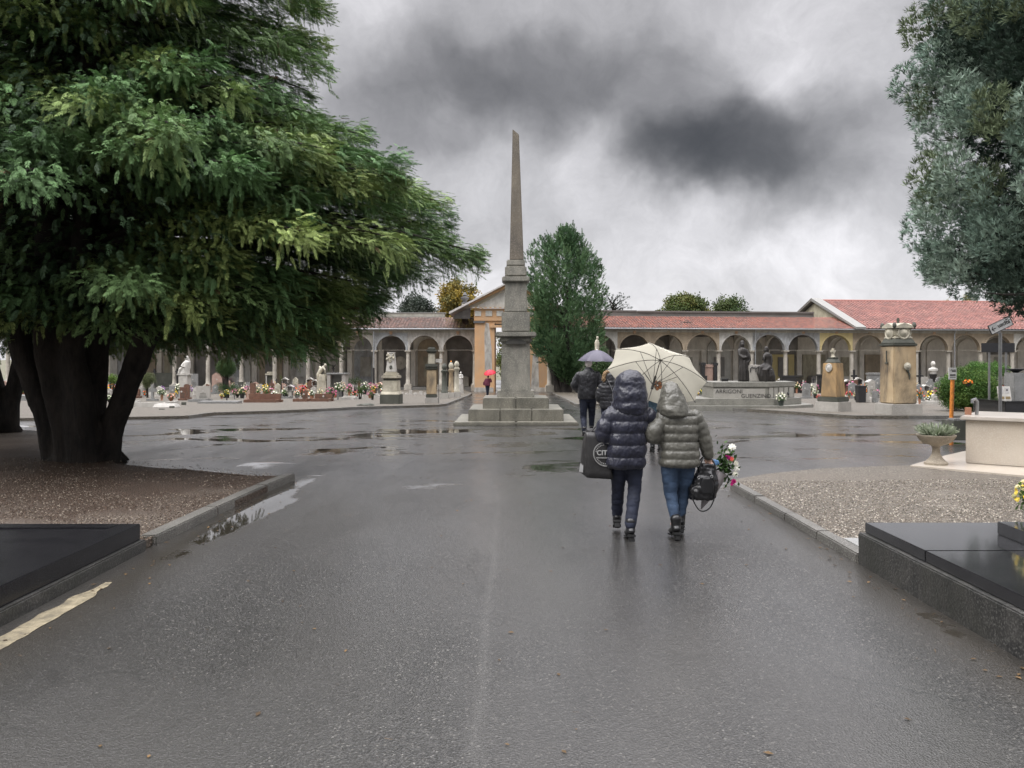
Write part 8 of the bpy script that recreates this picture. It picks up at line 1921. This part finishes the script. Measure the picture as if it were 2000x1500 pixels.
def handbag():
    root = empty('handbag', J1(1378, 960, .0), 'black leather handbag with hanging strap, held by the person in grey green', 'bag')
    B = lambda px, py, dy=0.0: J1(px, py, dy)
    mb = MB(); mb.loft([(J1(cx, 0).x, Y1 + .02, J1(0, py).z, a / K1, b_ / K1) for py, cx, a, b_ in ((976, 1369, 20, 13), (970, 1370, 26, 17), (954, 1374, 29, 18), (934, 1379, 25, 15), (915, 1381, 18, 9), (905, 1383, 12, 5))], 26, 2.8)
    o = remeshed(mb, 'bag', .008, M_BLKL, root, 2); wrinkle(o, .02, 14); recenter(o)
    mb = MB()
    for dy in (-.05, .05): mb.tube(smoothpath([B(1364, 915, dy), B(1370, 898, dy * .6), B(1382, 890, dy * .3 + .02), B(1392, 900, dy * .6), B(1396, 918, dy)], 5), .007, 7)
    mb.build('handle', M_BLKL, root, rel=True, smooth=True)
    mb = MB(); mb.tube(smoothpath([B(1350, 945, -.02), B(1352, 975, -.04), B(1366, 996, -.05), B(1384, 990, -.05), B(1394, 965, -.05), B(1392, 940, -.06), B(1384, 930, -.09)], 6), .0065, 7); mb.build('strap', M_BLKL, root, rel=True, smooth=True)
    mb = MB()
    for (x, y) in ((1386, 928), (1361, 930)): mb.tube([B(x, y, -.085) + Vector((.012 * math.cos(t), 0, .012 * math.sin(t))) for t in np.linspace(0, 6.28, 14)], .0028, 6)
    mb.build('ring', plain('chrome_tip', (.6, .6, .6), .3, .6), root, rel=True)
    mb = MB(); mb.loft([(J1(1378, 0).x, Y1 - .065, J1(0, py).z, a / K1, 3.5 / K1) for py, a in ((962, 12), (955, 14), (940, 13), (932, 10))], 18, 3); o = remeshed(mb, 'front_pocket', .008, M_BLKL, root, 2, rel=True)
handbag()
def bouquet():
    root = empty('bouquet', J1(1400, 950, .1), 'bouquet of white and magenta flowers wrapped in printed film beside the handbag', 'bouquet')
    B = lambda px, py, dy=0.0: J1(px, py, dy)
    wrap = fabric('bouquet_film', (.36, .33, .33), .3); wrap.node_tree.nodes['Principled BSDF'].inputs['Roughness'].default_value = .2
    a, b_ = B(1372, 997, .06), B(1408, 925, .12); d = (b_ - a)
    pts = [a, a + d * .25, a + d * .55, a + d * .85, a + d * 1.0]
    mb = MB(); mb.tube(pts, [.006, .045, .085, .10, .105], 22, flat=.8, caps=False, rfun=lambda i, t: 1 + .07 * math.sin(5 * t + i) + .04 * math.sin(11 * t)); o = mb.build('wrapping', wrap, root, smooth=True, rel=True)
    mb = MB(); u = d.normalized(); s = u.cross(Vector((0, 1, 0))).normalized()
    q = a + d * .72; q2 = a + d * .45
    mb.add([q + s * .02 + Vector((0, -.085, 0)), q + s * .05 + Vector((0, -.075, 0)), q2 + s * .045 + Vector((0, -.062, 0)), q2 + s * .015 + Vector((0, -.072, 0))], [(0, 1, 2, 3)]); mb.build('red_band', plain('red_print', (.42, .06, .04), .3), root, rel=True)
    mb = MB(); mb.ball(B(1398, 905, .06), .05, .03, .035, 12); o = remeshed(mb, 'blue_tissue', .008, plain('blue_tissue', (.10, .22, .42), .6), root, 1); wrinkle(o, .02, 20); recenter(o)
    rs = random.Random(9); pos = []; XX = []; ZZ = []; SC = []; TI = []
    for _ in range(230):
        c = B(1420 + rs.gauss(0, 8), 912 + rs.gauss(0, 18), .1 + rs.gauss(0, .05)); pos.append(c); XX.append((rs.uniform(-.3, 1), rs.gauss(0, .5), rs.uniform(-.5, 1))); ZZ.append((rs.gauss(0, 1), rs.gauss(0, 1), 1)); SC.append(rs.uniform(.035, .06)); TI.append(Vector((.03, .065, .015)) * rs.uniform(.5, 1.5))
    lv = [([(0, 0, 0), (.5, .3, .05), (1, 0, 0), (.5, -.3, .05)], [(0, 1, 2, 3)])]
    scatter('leaves', lv, pos, XX, ZZ, SC, TI, M_GREEN, root, rel=True)
    mb = MB()
    for (x, y) in ((1415, 868), (1424, 880), (1430, 900), (1425, 935), (1412, 890)): mb.tube([B(1408, 935, .1), B((1408 + x) / 2 + 2, (930 + y) / 2, .1), B(x, y, .08)], .003, 5)
    mb.build('stems', plain('stem_green', (.04, .09, .02), .5), root, rel=True)
    FL = [(1431, 874, .085, (.78, .77, .70)), (1421, 884, .045, (.75, .74, .66)), (1438, 906, .07, (.80, .78, .68)), (1440, 915, .075, (.78, .77, .70)), (1437, 926, .07, (.76, .75, .66)), (1424, 894, .05, (.50, .03, .22)), (1430, 897, .055, (.75, .16, .12)), (1419, 890, .04, (.45, .02, .2)), (1434, 941, .06, (.42, .02, .15)), (1430, 946, .045, (.5, .03, .2)), (1428, 905, .04, (.78, .77, .7))]
    pos = []; XX = []; ZZ = []; SC = []; TI = []
    for (x, y, s_, c) in FL:
        pos = []; XX = []; ZZ = []; SC = []; TI = []
        for j in range(2): pos.append(B(x, y, .02 - j * .01)); XX.append((rs.gauss(0, 1), .1, rs.gauss(0, 1))); ZZ.append((rs.uniform(-.3, .6), -1, .4 + rs.uniform(-.2, .3))); SC.append(s_ * (1 - .25 * j)); TI.append(c)
        scatter('bloom', BLOOM, pos, XX, ZZ, SC, TI, M_PETAL, root, rel=True)
bouquet()
